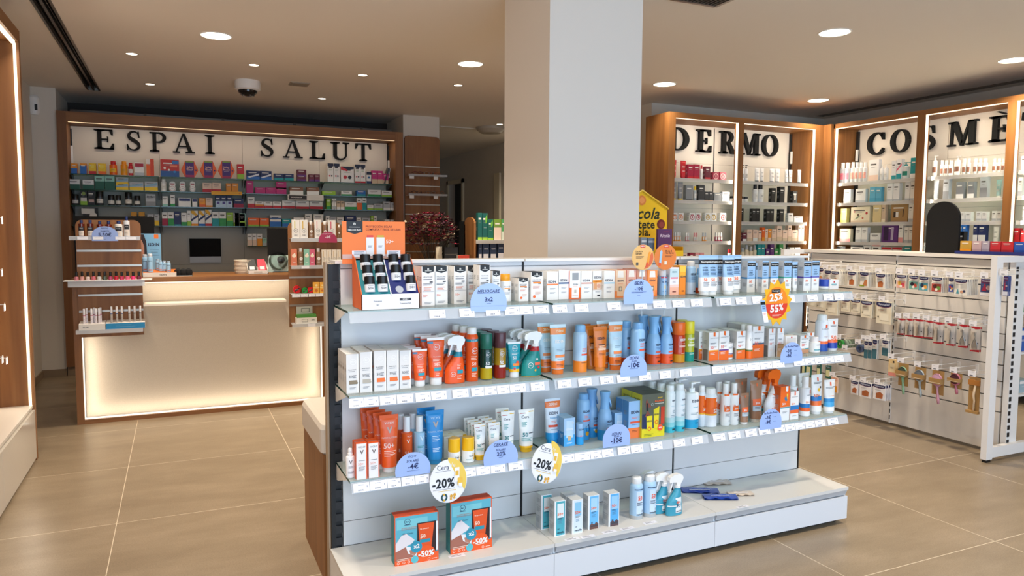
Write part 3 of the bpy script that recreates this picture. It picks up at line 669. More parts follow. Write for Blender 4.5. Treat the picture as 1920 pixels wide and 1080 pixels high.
for si,py in enumerate((331,367)):
    z=ony(790,py,YB).z; s_=root('acrylic_shelf',(2.83,YB-.06,z)); P_('tray',s_,2.6,YB-.12,z-.004,3.1,YB-.01,z,'#e8ecf0|acryl',ox=2.83,oy=YB-.06,oz=z); P_('lip',s_,2.6,YB-.123,z-.004,3.1,YB-.12,z+.02,'#e8ecf0|acryl',ox=2.83,oy=YB-.06,oz=z)
    reg(s_,('upper' if si==0 else 'lower')+' clear acrylic spectacle shelf on the oak board','shelf')
    for k,(px,c) in enumerate(((782,'#6a1830'),(803,'#8a7a70'),(815,'#a8562a')) if si==0 else ((780,'#241014'),(806,'#7a6a60'),(822,'#8a5a3a'))):
        x=xat(px,YB-.08,z); put('spectacles',kind(glasses,c),(x,YB-.115,z+.034),0,{'#6a1830':'dark red','#8a7a70':'pale grey','#a8562a':'amber','#241014':'black','#7a6a60':'grey','#8a5a3a':'brown'}[c]+' reading glasses','glasses',('upper' if si==0 else 'lower')+' shelf of the oak board')
    for px in (772,817):
        x=xat(px,YB-.12,z); b=MB(); b.box(-.028,-.002,-.04,.028,0,-.005,'white'); b.decals(lambda u,v,e:(u,-.0025-e,v),.056,.03,[('l',0,-.4,.6,2,'#888')]) if 0 else None
        reg(b.build('price_tag',loc=(x,YB-.123,z)),'small white price tag','price tag',('upper' if si==0 else 'lower')+' spectacle shelf of the oak board',order=px)
# ================================================================== right-hand lit cabinets
def letterplace(s): return s
def litcab(name,ax,front,depth,lo,hi,divs,topz,desc):
    """ax 'y': faces -Y between x=lo..hi; ax 'x': faces -X between y=hi..lo"""
    o=root(name,((lo+hi)/2,front,0) if ax=='y' else (front,(lo+hi)/2,0)); L=o.location.copy()
    def bx(nm,t0,c0,z0,t1,c1,z1,m,par=None):
        b=MB()
        if ax=='y': b.box(t0-L.x,c0-L.y,z0,t1-L.x,c1-L.y,z1,m)
        else: b.box(c0-L.x,t0-L.y,z0,c1-L.x,t1-L.y,z1,m)
        return b.build(nm,par or o)
    return o,bx
YD=6.05; YDP=6.42; DT=2.735
o,bx=litcab('display_cabinet','y',YD,.4,4.47,6.56,None,DT,'')
bx('side_panel',4.47,YD,0,4.55,YDP+.03,DT,'oak'); bx('side_panel',6.44,YD,0,6.56,YDP+.03,DT,'oak'); bx('top_panel',4.55,YD,2.682,6.44,YDP+.03,DT,'oak_h'); bx('divider',5.355,YD,0,5.425,YD+.06,2.682,'oak')
for a,c in ((4.55,5.341),(5.344,6.425)):
    for z0,z1 in ((0.1,.6),(.602,1.2),(1.202,1.8),(1.802,2.28),(2.282,2.681)): bx('back_panel',a,YDP,z0,c,YDP+.02,z1,'#e2d8ca')
bx('backing',4.55,YDP+.022,.1,6.44,YDP+.03,2.67,'black'); bx('upright_rail',6.425,YDP-.03,.1,6.44,YDP,2.67,'black'); bx('upright_rail',5.338,YDP-.004,.1,5.347,YDP+.001,2.67,'black'); bx('rail_clip',6.405,YDP-.06,ony(1485,307,YDP-.06).z,6.425,YDP-.04,ony(1485,284,YDP-.06).z,'white')
bx('led_strip',4.55,YD+.01,2.677,5.355,YD+.02,2.6825,'#fff0d4|e2'); bx('led_strip',5.425,YD+.01,2.677,6.44,YD+.02,2.6825,'#fff0d4|e2')
bx('led_strip',5.344,YD+.004,.5,5.355,YD+.03,2.682,'#fff0d4|e2'); bx('led_strip',6.428,YD+.004,.5,6.440,YD+.03,2.682,'#fff0d4|e2')
LZ=(2.087,1.867,1.655,1.447,1.2)
def litshelf(bx,t0,t1,c0,c1,z,sgn=1):
    s_=bx('shelf',t0,c0,z-.008,t1,c1,z,'#e4ece8|film'); bx('label_strip',t0,c0-.008,z-.03,t1,c0-.003,z+.006,'#eeeae4|acryl',s_)
for z in LZ:
    litshelf(bx,4.555,5.335,YD+.06,YDP-.003,z); litshelf(bx,5.43,6.41,YD+.06,YDP-.003,z)
reg(o,'oak wall cabinet with glowing edges and DERMO lettering','cabinet')
for x in (5.34,6.42): warm((x,YD+.04,1.2),(x,YD+.04,2.6),(x-.5,YDP+.1,1.9),7,col=(1,.88,.72))
warm((4.6,YD+.03,2.67),(5.33,YD+.03,2.67),(5,YDP,1.9),5,col=(1,.88,.72)); warm((5.44,YD+.03,2.67),(6.4,YD+.03,2.67),(5.9,YDP,1.9),6,col=(1,.88,.72))
SW=.2
fnD=(lambda a,c,d:(a,-d,c),lambda t,z:(t,YDP,z))
for ch,x0,x1,y0 in (('D',1253,1293.5,0),('E',1307,1335,0),('R',1350.5,1382,0),('M',1386,1427,0),('O',1430.6,1459.6,0)):
    a,c=xat(x0,YDP-.03,2.54),xat(x1,YDP-.03,2.54); sign_letter(ch,fnD,a,c,2.405,2.645,'black serif letter '+ch+' of word DERMO',x0,'black wall letters',.035)
# corner post
b=MB(); b.box(6.56,5.95,0,6.66,6.05,2.735,'oak'); b.box(6.56,6.05,0,6.95,6.1,2.735,'oak'); reg(b.build('corner_post'),'oak corner post joining the two lit cabinets','post')
XCF=6.6; XCP=6.95
o,bx=litcab('display_cabinet','x',XCF,.4,.6,5.95,None,DT,'')
bx('top_panel',.55,XCF,2.688,5.95,XCP+.03,DT,'oak_y'); bx('side_panel',5.93,XCF,0,5.95,XCP+.03,DT,'oak'); bx('side_panel',.5,XCF,0,.58,XCP+.03,DT,'oak')
bays=[(4.945,5.925),(4.09,4.86),(3.15,4.015),(2.2,3.07),(.58,2.12)]
for i in range(4):
    y1=bays[i][0]; y0=bays[i+1][1]; bx('divider',y0,XCF,0,y1,XCF+.06,2.688,'oak'); bx('led_strip',y0-.010,XCF+.004,.5,y0,XCF+.03,2.688,'#fff0d4|e2')
bx('led_strip',5.917,XCF+.004,.5,5.928,XCF+.03,2.688,'#fff0d4|e2')
for i,(a,c) in enumerate(bays):
    bx('led_strip',a,XCF+.01,2.680,c,XCF+.024,2.6885,'#ffe6c4|e2')
    for z0,z1 in ((0.1,.6),(.602,1.2),(1.202,1.8),(1.802,2.28),(2.282,2.687)): bx('back_panel',a-.08 if i<4 else a,XCP,z0,c,XCP+.02,z1,'#e2d8ca')
    if i<4:
        for z in LZ: litshelf(bx,a,c-.02,XCF+.05,XCP-.003,z)
bx('backing',.58,XCP+.022,.1,5.93,XCP+.03,2.67,'black')
bx('upright_rail',5.9,XCP-.03,.1,5.925,XCP,2.67,'black'); bx('rail_clip',5.88,XCP-.06,onx(1596,303,XCP-.06).z,5.90,XCP-.04,onx(1596,282,XCP-.06).z,'white')
for x in (1,):
    for y0,y1 in ((4.89,5.9),(4.05,4.82),(3.15,3.97)):
        warm((XCF+.03,y0,2.63),(XCF+.03,y1,2.63),(XCP,(y0+y1)/2,1.9),5,col=(1,.88,.72)); warm((XCF+.04,y1-.02,1.2),(XCF+.04,y1-.02,2.6),(XCP+.1,y0,1.9),6,col=(1,.88,.72))
reg(o,'long oak wall cabinet along right wall with glowing edges','cabinet')
fnC=(lambda a,c,d:(-d,-a,c),lambda t,z:(XCP,t,z))
for ch,x0,x1 in (('C',1626,1657.7),('O',1669.5,1705),('S',1725,1752),('M',1775.6,1833.4),('È',1854,1896),('T',1916,1962)):
    a,c=yat(x0,XCP-.03,2.52),yat(x1,XCP-.03,2.52)
    P,w=letter(ch); b=MB(); sx=(a-c)/w
    for p in P:
        b.prism([((x-w/2)*sx,y*.235) for x,y in p],fnC[0],0,.035,'#0b0b0b|f')
    reg(b.build('sign_letter',loc=(XCP,(a+c)/2,2.395)),'black serif letter '+ch+(' with grave accent' if ch=='È' else '')+', on right wall cabinet','letter',group='black wall letters',order=x0)
# ================================================================== left lit cabinet
o=root('display_cabinet',(-1.1,3.4,0)); K=dict(ox=-1.1,oy=3.4)
P_('side_panel',o,XL+.005,5.67,0,-.89,5.715,2.808,'oak',**K); P_('top_panel',o,XL+.005,0.2,2.73,-.89,5.67,2.808,'oak_y',**K); P_('back_panel',o,XL+.005,.2,.37,XL+.03,5.67,2.73,'oak',**K)
P_('led_strip',o,-.92,5.655,.372,-.905,5.669,2.72,'#fff0d0|e2',**K); P_('led_strip',o,-.925,.3,2.712,-.905,5.645,2.729,'#fff0d0|e2',**K)
P_('divider',o,-1.25,4.58,.37,-.93,4.63,2.73,'oak',**K); P_('divider',o,-1.25,3.5,.37,-.93,3.55,2.73,'oak',**K)
P_('base_top',o,XL+.03,.2,.355,-.90,5.67,.372,'#e6ded2|p',**K)
for i in range(5):
    y0=5.665-(i+1)*1.0; d=P_('drawer',o,-.905,y0+.004,.02,-.89,y0+1.0,.34,'#ded6ca|g',**K)
P_('carcass',o,XL+.03,.2,0,-.906,5.667,.35,'#cfc7bb',**K)
reg(o,'oak wall cabinet at left edge with glowing strip and white drawers','cabinet')
warm((-.93,5.63,.5),(-.93,5.63,2.6),(-1.3,5.0,1.5),14,col=(1,.87,.71)); warm((-.88,.5,2.7),(-.88,5.6,2.7),(.6,3,.6),62,col=(1,.87,.71))
for i,(px,py) in enumerate(((3,411),(3,509),(8,574),(12,674),(4,672))):
    p=onx(px,py,-1.0); h=root('peg_hook',(-1.0,p.y,p.z)); b=MB(); b.tube([(-.27,0,.01),(0,0,.01),(.004,0,.02)],.003,'white|p'); b.build('prong',h); b=MB(); b.box(.0,-.022,-.03,.003,.022,.012,'white'); b.build('price_tag',h)
    reg(h,'white peg hook with white price card','hook','left lit cabinet',order=py)
# ================================================================== service counter
YK=6.565; o=root('service_counter',(.21,YK,0)); K=dict(ox=.21,oy=YK); LX,RX=-.752,1.19
P_('side_panel',o,LX,YK,0,LX+.05,7.2,1.115,'oak',**K); P_('side_panel',o,RX-.04,YK,0,RX,7.2,1.115,'oak',**K)
P_('plinth',o,LX+.05,YK,0,RX-.04,7.15,.034,'oak_h',**K); P_('worktop',o,LX,YK-.012,1.115,RX,7.2,1.155,'oak_h',**K)
P_('front_panel',o,LX+.06,YK+.07,.04,RX-.05,YK+.08,1.11,'linen_panel',**K)
P_('inner_panel',o,LX+.05,YK+.085,.034,RX-.04,YK+.1,1.115,'#d9cfc0',**K)
for a in ((LX+.051,YK+.02,.035,LX+.056,YK+.06,1.1),(RX-.046,YK+.02,.035,RX-.041,YK+.06,1.1),(LX+.056,YK+.02,.035,RX-.046,YK+.06,.040),(LX+.056,YK+.02,1.107,RX-.046,YK+.06,1.112)): P_('led_strip',o,*a,'#fff4e0|e1.6',**K)
P_('bag_ledge',o,-.255,YK-.14,.935,.83,YK+.05,.95,'#f3e6d2|p',**K)
reg(o,'service counter with backlit cream front and oak frame','counter')
warm((LX+.07,YK-.0,1.09),(RX-.07,YK-.0,1.09),(.2,YK+.2,.6),1.7,w=.015,col=(1,.87,.71)); warm((LX+.07,YK-.0,.06),(RX-.07,YK-.0,.06),(.2,YK+.2,.5),3.2,w=.015,col=(1,.87,.71))
warm((LX+.075,YK-.0,.1),(LX+.075,YK-.0,.7),(.2,YK+.2,.5),1.6,w=.015,col=(1,.87,.71)); warm((RX-.075,YK-.0,.1),(RX-.075,YK-.0,.7),(.2,YK+.2,.5),1.6,w=.015,col=(1,.87,.71))
# ================================================================== front gondola
GB,GF=3.04,2.70; GX=[.565,1.445,2.318,3.205]; GT=1.41
o=root('gondola',(1.885,2.9,0)); K=dict(ox=1.885,oy=2.9)
seams=[ony(700,1000,GB).z]
seam=sorted([ony(624.5,981.8,GB).z, ony(624,689,GB).z, ony(700,503,GB).z])
for i in range(3):
    zz=[.2]+seam+[GT-.004]
    for z0,z1 in zip(zz,zz[1:]): P_('back_panel',o,GX[i]+(.045 if i==0 else .006),GB,z0+.002,GX[i+1]-(.006 if i<2 else .02),GB+.016,z1-.001,'#dedcdb|p',**K)
    x0,x1=GX[i]-.012 if i==0 else GX[i]+.001,GX[i+1]-.001
    b=MB(); b.box(x0-1.885,GF-2.9,.185,x1-1.885,GB-.004-2.9,.201,'#d6d4d0|p')
    b.prism([(GF-2.9,.185),(GF+.012-2.9,.155),(GF+.02-2.9,.155),(GF+.02-2.9,.185)],lambda a,c,d:(d,a,c),x0+.008-1.885,x1-.008-1.885,'#b9bdc2|p'); b.build('base_shelf',o)
    P_('kick_panel',o,x0,GF+.004,.03,x1,GF+.02,.150,'#dcdfe4|p',**K)
    P_('base_side',o,x0,GF+.02,.03,x0+.012,GB,.185,'#e2e2e2|p',**K); P_('base_side',o,x1-.012,GF+.02,.03,x1,GB,.185,'#e2e2e2|p',**K)
    P_('top_cap',o,GX[i]+(.02 if i==0 else .004),GB-.02,GT-.006,GX[i+1]-.004,GB+.10,GT+.006,'#e9e7e4|p',**K)
P_('backing',o,GX[0]+.04,GB+.03,.03,GX[3]-.01,GB+.1,GT-.006,'#d8d4ce|p',**K)
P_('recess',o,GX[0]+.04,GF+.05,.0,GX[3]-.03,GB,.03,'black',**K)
def upright(x,w,teeth=False,z0=.19,z1=GT-.01):
    b=MB(); b.box(x-1.885,GB+.006-2.9,z0,x+w-1.885,GB+.05-2.9,z1,'#0b0c0e'); 
    if teeth:
        z=z0+.02
        while z<z1-.05: b.box(x+w*.42-1.885,GB-.004-2.9,z,x+w-1.885,GB+.006-2.9,z+.032,'#1a1b1f'); z+=.052
        b.box(x-1.885,GB-.004-2.9,z0,x+w*.42-1.885,GB+.006-2.9,z1,'#0d0e10')
    b.build('upright',o)
upright(GX[0]-.005,.045,True); upright(GX[1]-.006,.012); upright(GX[2]-.006,.012); upright(GX[3]-.02,.02)
P_('side_trim',o,GX[0]-.014,GB+.012,.0,GX[0]-.006,GB+.06,GT,'#a8927a',**K)
GS=[(1.233,2.775,3.03),(.905,2.77,3.03),(.570,2.775,3.03)]
for z,c0,c1 in GS:
    for i in range(3):
        x0,x1=GX[i]+.018,GX[i+1]+(.05 if i==2 else -.002)
        b=MB(); b.box(x0-1.885,c0-2.9,z-.008,x1-1.885,GB-.002-2.9,z,'#dceeea|shelfglass'); b.box(x0-1.885,c0-2.9,z-.008,x0+.0015-1.885,GB-.002-2.9,z,'g_edge'); b.box(x0-1.885,c0-.001-2.9,z-.008,x1-1.885,c0-2.9,z,'#9fb4b6|p'); sh=b.build('shelf',o)
        b=MB(); f=c0-2.9; b.prism([(f-.004,z-.004),(f-.007,z-.004),(f-.018,z-.044),(f-.015,z-.044)],lambda a,c,d:(d,a,c),x0+.004-1.885,x1-.004-1.885,'#e4e8ee|acryl'); b.build('label_strip',sh)
        for x in (x0,x1-.004):
            b=MB(); b.prism([(GB-2.9,z-.008),(GB-2.9,z-.075),(GB-.03-2.9,z-.07),(c0+.06-2.9,z-.014),(c0+.06-2.9,z-.008)],lambda a,c,d:(d,a,c),x-1.885,x+.003-1.885,'white|p'); b.build('bracket',sh)
reg(o,'white three bay gondola with glass shelves and low base plinth','gondola')
# upholstered bench behind it
o=root('bench',(.9,3.4,0)); K=dict(ox=.9,oy=3.4)
b=MB(); b.box(.55-.9,3.16-3.4,.0,1.6-.9,3.69-3.4,.57,'oak'); b.build('base',o)
b=MB(); R_=rounded(1.07,.55,.03,3)
for z0,z1,s0,s1 in ((.57,.58,.98,1),(.58,.68,1,1),(.68,.70,1,.985),(.70,.706,.985,.95)): 
    b.prism(R_,lambda a,c,d,z0=z0,z1=z1,s0=s0,s1=s1:(a*(s0 if d==0 else s1)+.175,c*(s0 if d==0 else s1)+.025,z0 if d==0 else z1),0,1,'#d5cbbf|f')
b.build('seat_cushion',o); reg(o,'oak bench with cream padded seat behind the front gondola','bench')
# ------------------------------------------------------------------ price tags and round promotion signs
def tagmesh(w,price='24,95 €',tilt=True):
    def B(w):
        b=MB(); h=.034; b.box(-w/2,-.0012,-h,w/2,0,0,'#f3f3fb')
        b.decals(lambda u,v,e:(u,-.0012-e,v),w,h,[('l',0,-.2,.4,3,'#555560'),('T',price,-.1,-.8,.34 if w<.075 else .2,'#2c2c34'),('r',.72,-.45,.06,.2,'#a9a9b4')],e=.0003); return [(None,b.mesh('price_tag'),[])]
    return kind(B_wrap(B,price),round(w,3))
_bw={}
def B_wrap(fn,k):
    if k not in _bw:
        def g(w,fn=fn): return fn(w)
        g.__name__='tag'+k; _bw[k]=g
    return _bw[k]
PR=['22,95 €','19,50 €','24,65 €','28,90 €','17,95 €','31,20 €']
def tags(S,c,L,place,tz=.006):
    for i,(a,bb) in enumerate(L):
        x0,x1=xat(a,c-.02,S.z-.02),xat(bb,c-.02,S.z-.02)
        w=x1-x0-.0015; me=tagmesh(w,PR[i%6])
        ob=bpy.data.objects.new('price_tag',me[0][1]); COL.objects.link(ob); ob.location=((x0+x1)/2,c-.0185+.0115,S.z-tz); ob.rotation_euler=(-.26,0,0)
        reg(ob,'white price tag','price tag',place,order=a,group='price tags, '+place)
S1=Shelf('y',1.233,2.785,3.03,'top glass shelf'); S2=Shelf('y',.905,2.78,3.03,'middle glass shelf'); S3=Shelf('y',.570,2.785,3.03,'lowest glass shelf'); S0=Shelf('y',.201,2.72,3.03,'white base plinth')
tags(S1,2.768,[(806,836.6),(862.8,891),(912,939.5),(948,976),(976.2,1000.6),(1003,1030),(1038,1065),(1079.7,1105),(1141,1165.5),(1191.7,1215),(1226.7,1250.5),(1263,1286),(1297.5,1319.7),(1352,1373),(1382,1402),(1412.8,1432),(1472,1492.5),(1516,1535),(1546.5,1564),(1567,1584.6)],'strip of top glass shelf')
tags(S2,2.763,[(655,683),(683.3,711),(713,744),(745,776),(780,809),(809.4,839),(849.7,879.7),(885,909),(909.3,933),(933.3,957),(957.3,987.5),(996.7,1022.5),(1047.5,1073),(1086,1111),(1127,1151.7),(1158.7,1183),(1200,1222.5),(1238.7,1260),(1277,1299),(1337.5,1360.4),(1360.8,1382),(1382.4,1404),(1404.4,1427),(1427.4,1450),(1450.4,1473),(1490.7,1511),(1511.4,1529.7),(1530,1548),(1548.4,1566),(1566.4,1584)],'strip of middle glass shelf')
tags(S3,2.768,[(662.7,694),(694.4,726.7),(727,753),(753.4,779),(779.4,806),(868,894),(894.4,921),(921.4,949),(955,982.5),(1050,1079),(1079.4,1108.6),(1109,1130),(1130.4,1152),(1160,1183.7),(1184.6,1207.8),(1222,1243.9),(1265,1286.5),(1299,1319.7),(1339,1361.5),(1368,1390),(1400,1420.8),(1425,1446),(1454,1474),(1474.4,1493),(1493.4,1512),(1512.4,1530),(1530.4,1549),(1554,1573.6)],'strip of lowest glass shelf')
LB='#a3bdf2'; txt='#20285c'
def domesign(x0,x1,yt,yb,c,lines,desc,col=LB,txt='#20285c'):
    a,e=xat(x0,c,1),xat(x1,c,1); 
    p=ony((x0+x1)/2,yb,c); a,e=ony(x0,yb,c).x,ony(x1,yb,c).x; t=ony((x0+x1)/2,yt,c).z; w=e-a; h=t-p.z
    P=[(-w/2*.97,0),(w/2*.97,0)]+[(w/2*math.cos(math.radians(q)),h-w/2*(h/w if h<w/2 else 1)+min(h,w/2)*math.sin(math.radians(q))-0*h) for q in range(0,181,10)]
    b=MB(); b.prism(P,lambda u,v,d:(u,d,v),0,.0012,col+'|p'); b.decals(lambda u,v,e:(u,-e,v),w,h,lines,e=.0004)
    o=b.build('promotional_sign',loc=((a+e)/2,c,p.z)); reg(o,desc,'sign')
domesign(882,950,531,584,2.757,[('T','HELIOCARE',0,.72,.62,txt,.02,.25),('r',0,.65,.62,.012,txt),('T','3x2',0,.43,.22,txt),('l',0,.28,.12,1,txt),('r',0,.2,1,.006,'#8ea4e4')],'light blue dome sign reading 3x2 on top glass shelf')
domesign(1169,1225,522.7,569.7,2.757,[('T','ISDIN',0,.84,.3,txt,.03,.2),('r',0,.77,.3,.012,txt),('T','-10€',0,.61,.28,txt),('l',0,.47,.5,2,txt),('l',0,.33,.1,1,txt)],'light blue dome sign under two round signs, top glass shelf')
domesign(1163,1213,665,706,2.752,[('T','ISDIN',0,.85,.34,txt,.01,.2),('T','SOLARS',0,.7,.2,txt),('T','-10€',0,.53,.42,txt,.03),('l',0,.36,.3,1,txt)],'light blue dome sign under the sky blue aerosols, middle shelf')
domesign(1463,1504,642,680.6,2.752,[('T','La Roche Posay',0,.8,.6,txt,.015),('T','-3€',-.25,.6,.24,txt),('T','-8€',-.25,.38,.24,txt),('l',.35,.59,.14,1,txt),('l',.35,.37,.14,1,txt)],'light blue dome sign among white cartons, middle shelf right end')
domesign(741,807.5,848,891,2.757,[('T','VICHY',-.05,.83,.26,txt,0.0,.15),('T','SOLARS',-.03,.63,.34,txt,.008,.15),('T','-4€',0,.4,.3,txt),('l',0,.2,.36,1,txt)],'light blue dome sign before the large orange and blue tubes')
domesign(906.5,971,824.8,870,2.757,[('T','CERAVE',0,.82,.42,txt,.012,.25),('r',0,.74,.4,.012,txt),('T','SOLARS',0,.6,.28,txt,.015,.1),('T','20%',.02,.43,.26,txt),('l',0,.28,.12,1,txt)],'light blue dome sign before the white and yellow tubes')
domesign(1130,1181,809,837,2.757,[('T','ISDIN',0,.83,.36,txt,.01,.25),('T','SOLARS',0,.66,.2,txt),('T','-10€',0,.42,.42,txt,.03),('l',0,.2,.34,1,txt)],'light blue dome sign left of the tennis gift pack, lowest shelf')
domesign(1424,1465,766.8,804.8,2.757,[('T','La Roche Posay',0,.8,.6,txt,.015),('T','-3€',-.25,.6,.24,txt),('T','-8€',-.25,.38,.24,txt),('l',.35,.59,.14,1,txt),('l',.35,.37,.14,1,txt)],'light blue dome sign before the big white trigger spray, lowest shelf')
def disc(cx,cy,rx,ry,c,rim,decs,desc,parts=None,stem=None,rot=0):
    p=ony(cx,cy,c); r=abs(ony(cx+rx,cy,c).x-ony(cx-rx,cy,c).x)/2; rz_=abs(ony(cx,cy-ry,c).z-ony(cx,cy+ry,c).z)/2
    b=MB(); N=40; ca,sa=math.cos(rot),math.sin(rot)
    ro=lambda u,v:(u*ca-v*sa,u*sa+v*ca)
    b.prism([(r*math.cos(2*math.pi*i/N),rz_*math.sin(2*math.pi*i/N)) for i in range(N)],lambda u,v,d:(u,d,v),0,.002,rim+'|p')
    b.decals(lambda u,v,e:(ro(u,v-rz_)[0]*.985,-e,ro(u,v-rz_)[1]*.985*rz_/r),2*r,2*rz_,decs,e=.0005)
    if stem: b.box(-.004,.002,-rz_-stem,.004,.004,-rz_+.03,'#dfe4ea|acryl')
    reg(b.build('promotional_sign',loc=p),desc,'sign')
seg=[(math.cos(math.radians(a))*.99,.5+.495*math.sin(math.radians(a))) for a in range(-28,101,8)]
cer=[('e',0,.5,.49,'#f4f4f8'),('p',[(-.02,.93)]+[(math.cos(math.radians(a))*.98,.5+.49*math.sin(math.radians(a))) for a in range(92,-35,-8)],'#f2cf5c'),('T','Cera',-.3,.8,.32,'#20264a',.0),('T','Ve',.2,.83,.16,'white',.0),('r',-.3,.72,.42,.006,'#20264a'),('T','-20%',-.28,.47,.6,'#14181f',.03,0,.2),('r',-.25,.34,.6,.006,'#3a3a44'),('l',-.1,.3,.5,1,'#e0c060'),
 ('o',-.24,.17,.09,'#1c4a50',.5),('p',[(-.30,.25),(-.2,.25),(-.2,.21),(-.28,.21)],'#e2b23c'),('p',[(-.3,.09),(-.2,.09),(-.2,.13),(-.28,.13)],'#e2b23c'),('e',.14,.18,.04,'#e0a83c'),('e',.12,.12,.03,'#e0a83c'),('e',.32,.2,.04,'#e0a83c'),('e',.3,.14,.03,'#e0a83c'),('r',.45,.62,.13,.3,'#f6f4ee'),('r',.45,.65,.09,.1,'#e8b640'),('r',.62,.47,.14,.16,'#f2c24c'),('r',.64,.4,.1,.07,'#f6f4ee')]
disc(841,902,35,40.5,2.735,'#f4f4f8',cer,'left round -20% sign with life ring, hung below lowest shelf')
disc(1025.3,869,28.5,37.5,2.735,'#f4f4f8',cer,'right tilted round -20% sign, hung below lowest glass shelf',rot=-.3)
disc(1205.8,482.5,20.5,24,2.9,'#e9c27c',[('e',0,.5,.49,'#e9b870'),('p',[(.1,.02)]+[(math.cos(math.radians(a))*.96,.5+.48*math.sin(math.radians(a))) for a in range(-80,40,10)],'#d8683c'),('T','Tint AO+',-.38,.73,.34,'#3a2a20'),('T','Serum',-.42,.65,.28,'#3a2a20'),('l',-.3,.54,.36,4,'#7a5a3a'),('r',-.05,.95,.22,.1,'#d8342a'),('T','NEW',-.05,.95,.18,'white'),('p',[(.28,.18),(.52,.22),(.7,.72),(.52,.72)],'#f09a2c'),('p',[(.24,.12),(.46,.14),(.5,.3),(.3,.3)],'#e2562a'),('r',-.55,.24,.1,.12,'#4a4a4a')],'round peach sign reading serum, standing behind top glass shelf',stem=.22)
disc(1247.8,482,20.5,24,2.9,'#e08a40',[('e',0,.5,.49,'#dd7c34'),('T','Body &',.3,.74,.3,'#3a2418'),('T','Hair Spray',.36,.66,.4,'#3a2418'),('l',.3,.56,.36,3,'#5a3a22'),('r',.05,.95,.22,.1,'#d8342a'),('T','NEW',.05,.95,.18,'white'),('p',[(-.6,.22),(-.42,.2),(-.3,.72),(-.4,.8),(-.52,.72)],'#9fc4e0'),('p',[(-.64,.16),(-.44,.14),(-.42,.26),(-.62,.28)],'#e2562a'),('r',.0,.26,.12,.14,'#e8d8c4')],'round orange sign reading body and hair spray behind top shelf',stem=.22)
# sun-shaped sign
p=ony(1457,567.5,2.745); sc=abs(ony(1485.4,567,2.745).x-p.x); b=MB(); P=[]
for i in range(26): r=sc*(1.0 if i%2==0 else .78)*(1.0); a=math.radians(90+i*360/26); P.append((r*math.cos(a),r*1.18*math.sin(a)))
b.prism(P,lambda u,v,d:(u,d,v),0,.002,'#eeb52c|p'); R_=sc*.72
b.decals(lambda u,v,e:(u-sc*.02,-e,(v-R_)*1.12),2*R_,2*R_,[('e',0,.5,.49,'#f08a1e'),('p',[(math.cos(math.radians(a))*.98,.47+.46*math.sin(math.radians(a))) for a in range(180,361,12)],'#dc3a22'),('r',-.1,.86,.4,.1,'black'),('T','Neutrogena',-.1,.86,.34,'white',.0),('T','25',-.3,.66,.38,'white',.04,0,.24),('T','%',.3,.7,.2,'white',.03),('T','55',-.22,.32,.38,'white',.04,0,.24),('T','%',.38,.36,.2,'white',.03),('l',0,.12,.4,2,'#f4d0c0')])
b.decals(lambda u,v,e:(u-sc*.78+v*.28,-e-.002,.45*sc-v*1.0) if 0 else (u-sc*.98+(.11-v)*.28,-e-.002,v-sc*.95),.030,.11,[('r',0,.5,1,1,'#f2f2f2'),('r',0,.75,1,.5,'#9cc0ea'),('r',0,.87,1,.14,'black'),('T','ULTRA',0,.72,.6,'#1b2c60'),('T','SHEER',0,.64,.6,'#1b2c60'),('l',0,.4,.6,2,'#f26a1b')])
reg(b.build('promotional_sign',loc=p),'yellow sun shaped sign reading 25% and 55%','sign')
# ------------------------------------------------------------------ goods on the front gondola
WH='#efedea'
def helio(w,h,d,extra=()):
    return carton(w,h,d,WH,[('p',[(-.9,1),(.86,1),(.86,.87),(0,.82),(-.9,.87)],'black'),('T','n',0,.93,.12,'white',.03),('l',0,.88,.5,1,'white'),('T','HELIOCARE',-.05,.73,.7,'#5a5a62',.0),('r',-.1,.67,.66,.022,'#8a8a90'),('r',.45,.6,.24,.03,'#3a3a40')]+list(extra),top='black')
HX=(('l',-.1,.55,.7,2,'#333338'),('l',-.1,.45,.6,3,'#e08a6a'),('r',0,.36,.9,.008,'#9a9aa0'),('T','50+',-.45,.25,.34,'#e46a3a',0.0),('l',0,.08,.6,2,'#8a8a90'))
HO=(('r',0,.63,.66,.05,'#f28a2a'),('l',-.1,.5,.6,3,'#e08a6a'),('e',-.45,.15,.11,'#f26a1b'),('l',.2,.3,.5,4,'#d8a890'))
def I(S,x0,x1,yt,yb,fn,desc,cat,nm,**k): item(S,x0,x1,yt,yb,fn,desc,cat,nm,**k)
hx=lambda w,h,d:helio(w,h,d,HX); ho=lambda w,h,d:helio(w,h,d,HO)
for a in ((790.5,815.5,499.5,573),(815.8,839.7,499,571),(851,874.8,499,569.5),(876,898,498.5,567)): I(S1,*a,hx,'tall white carton with black chevron top','box','carton',rows=3,depth=.035)
I(S1,899,919.4,497,None,hx,'tall white carton half hidden by 3x2 sign','box','carton',rows=2,depth=.035,off=.06)
I(S1,923,938,508,None,hx,'white carton behind orange capped bottle','box','carton',rows=2,depth=.04,off=.1)
I(S1,935.8,957.5,513.6,566,lambda w,h,d:capbottle(w,h,WH,'#f2a41e',[('T','HELIOCARE',0,.55,.6,'#6a6a70',0.0),('r',0,.49,.5,.025,'amber'),('r',.3,.43,.2,.03,'black'),('l',0,.34,.5,3,'#9a9aa0')],capf=.24,capr=.82),'white bottle with orange cap beside 3x2 sign','bottle','lotion_bottle')
I(S1,971.7,991,521.6,564.8,ho,'short white carton with black top and orange band','box','carton',rows=4,depth=.04)
I(S1,995,1018,510,564,ho,'white carton with black chevron and orange dot','box','carton',rows=3)
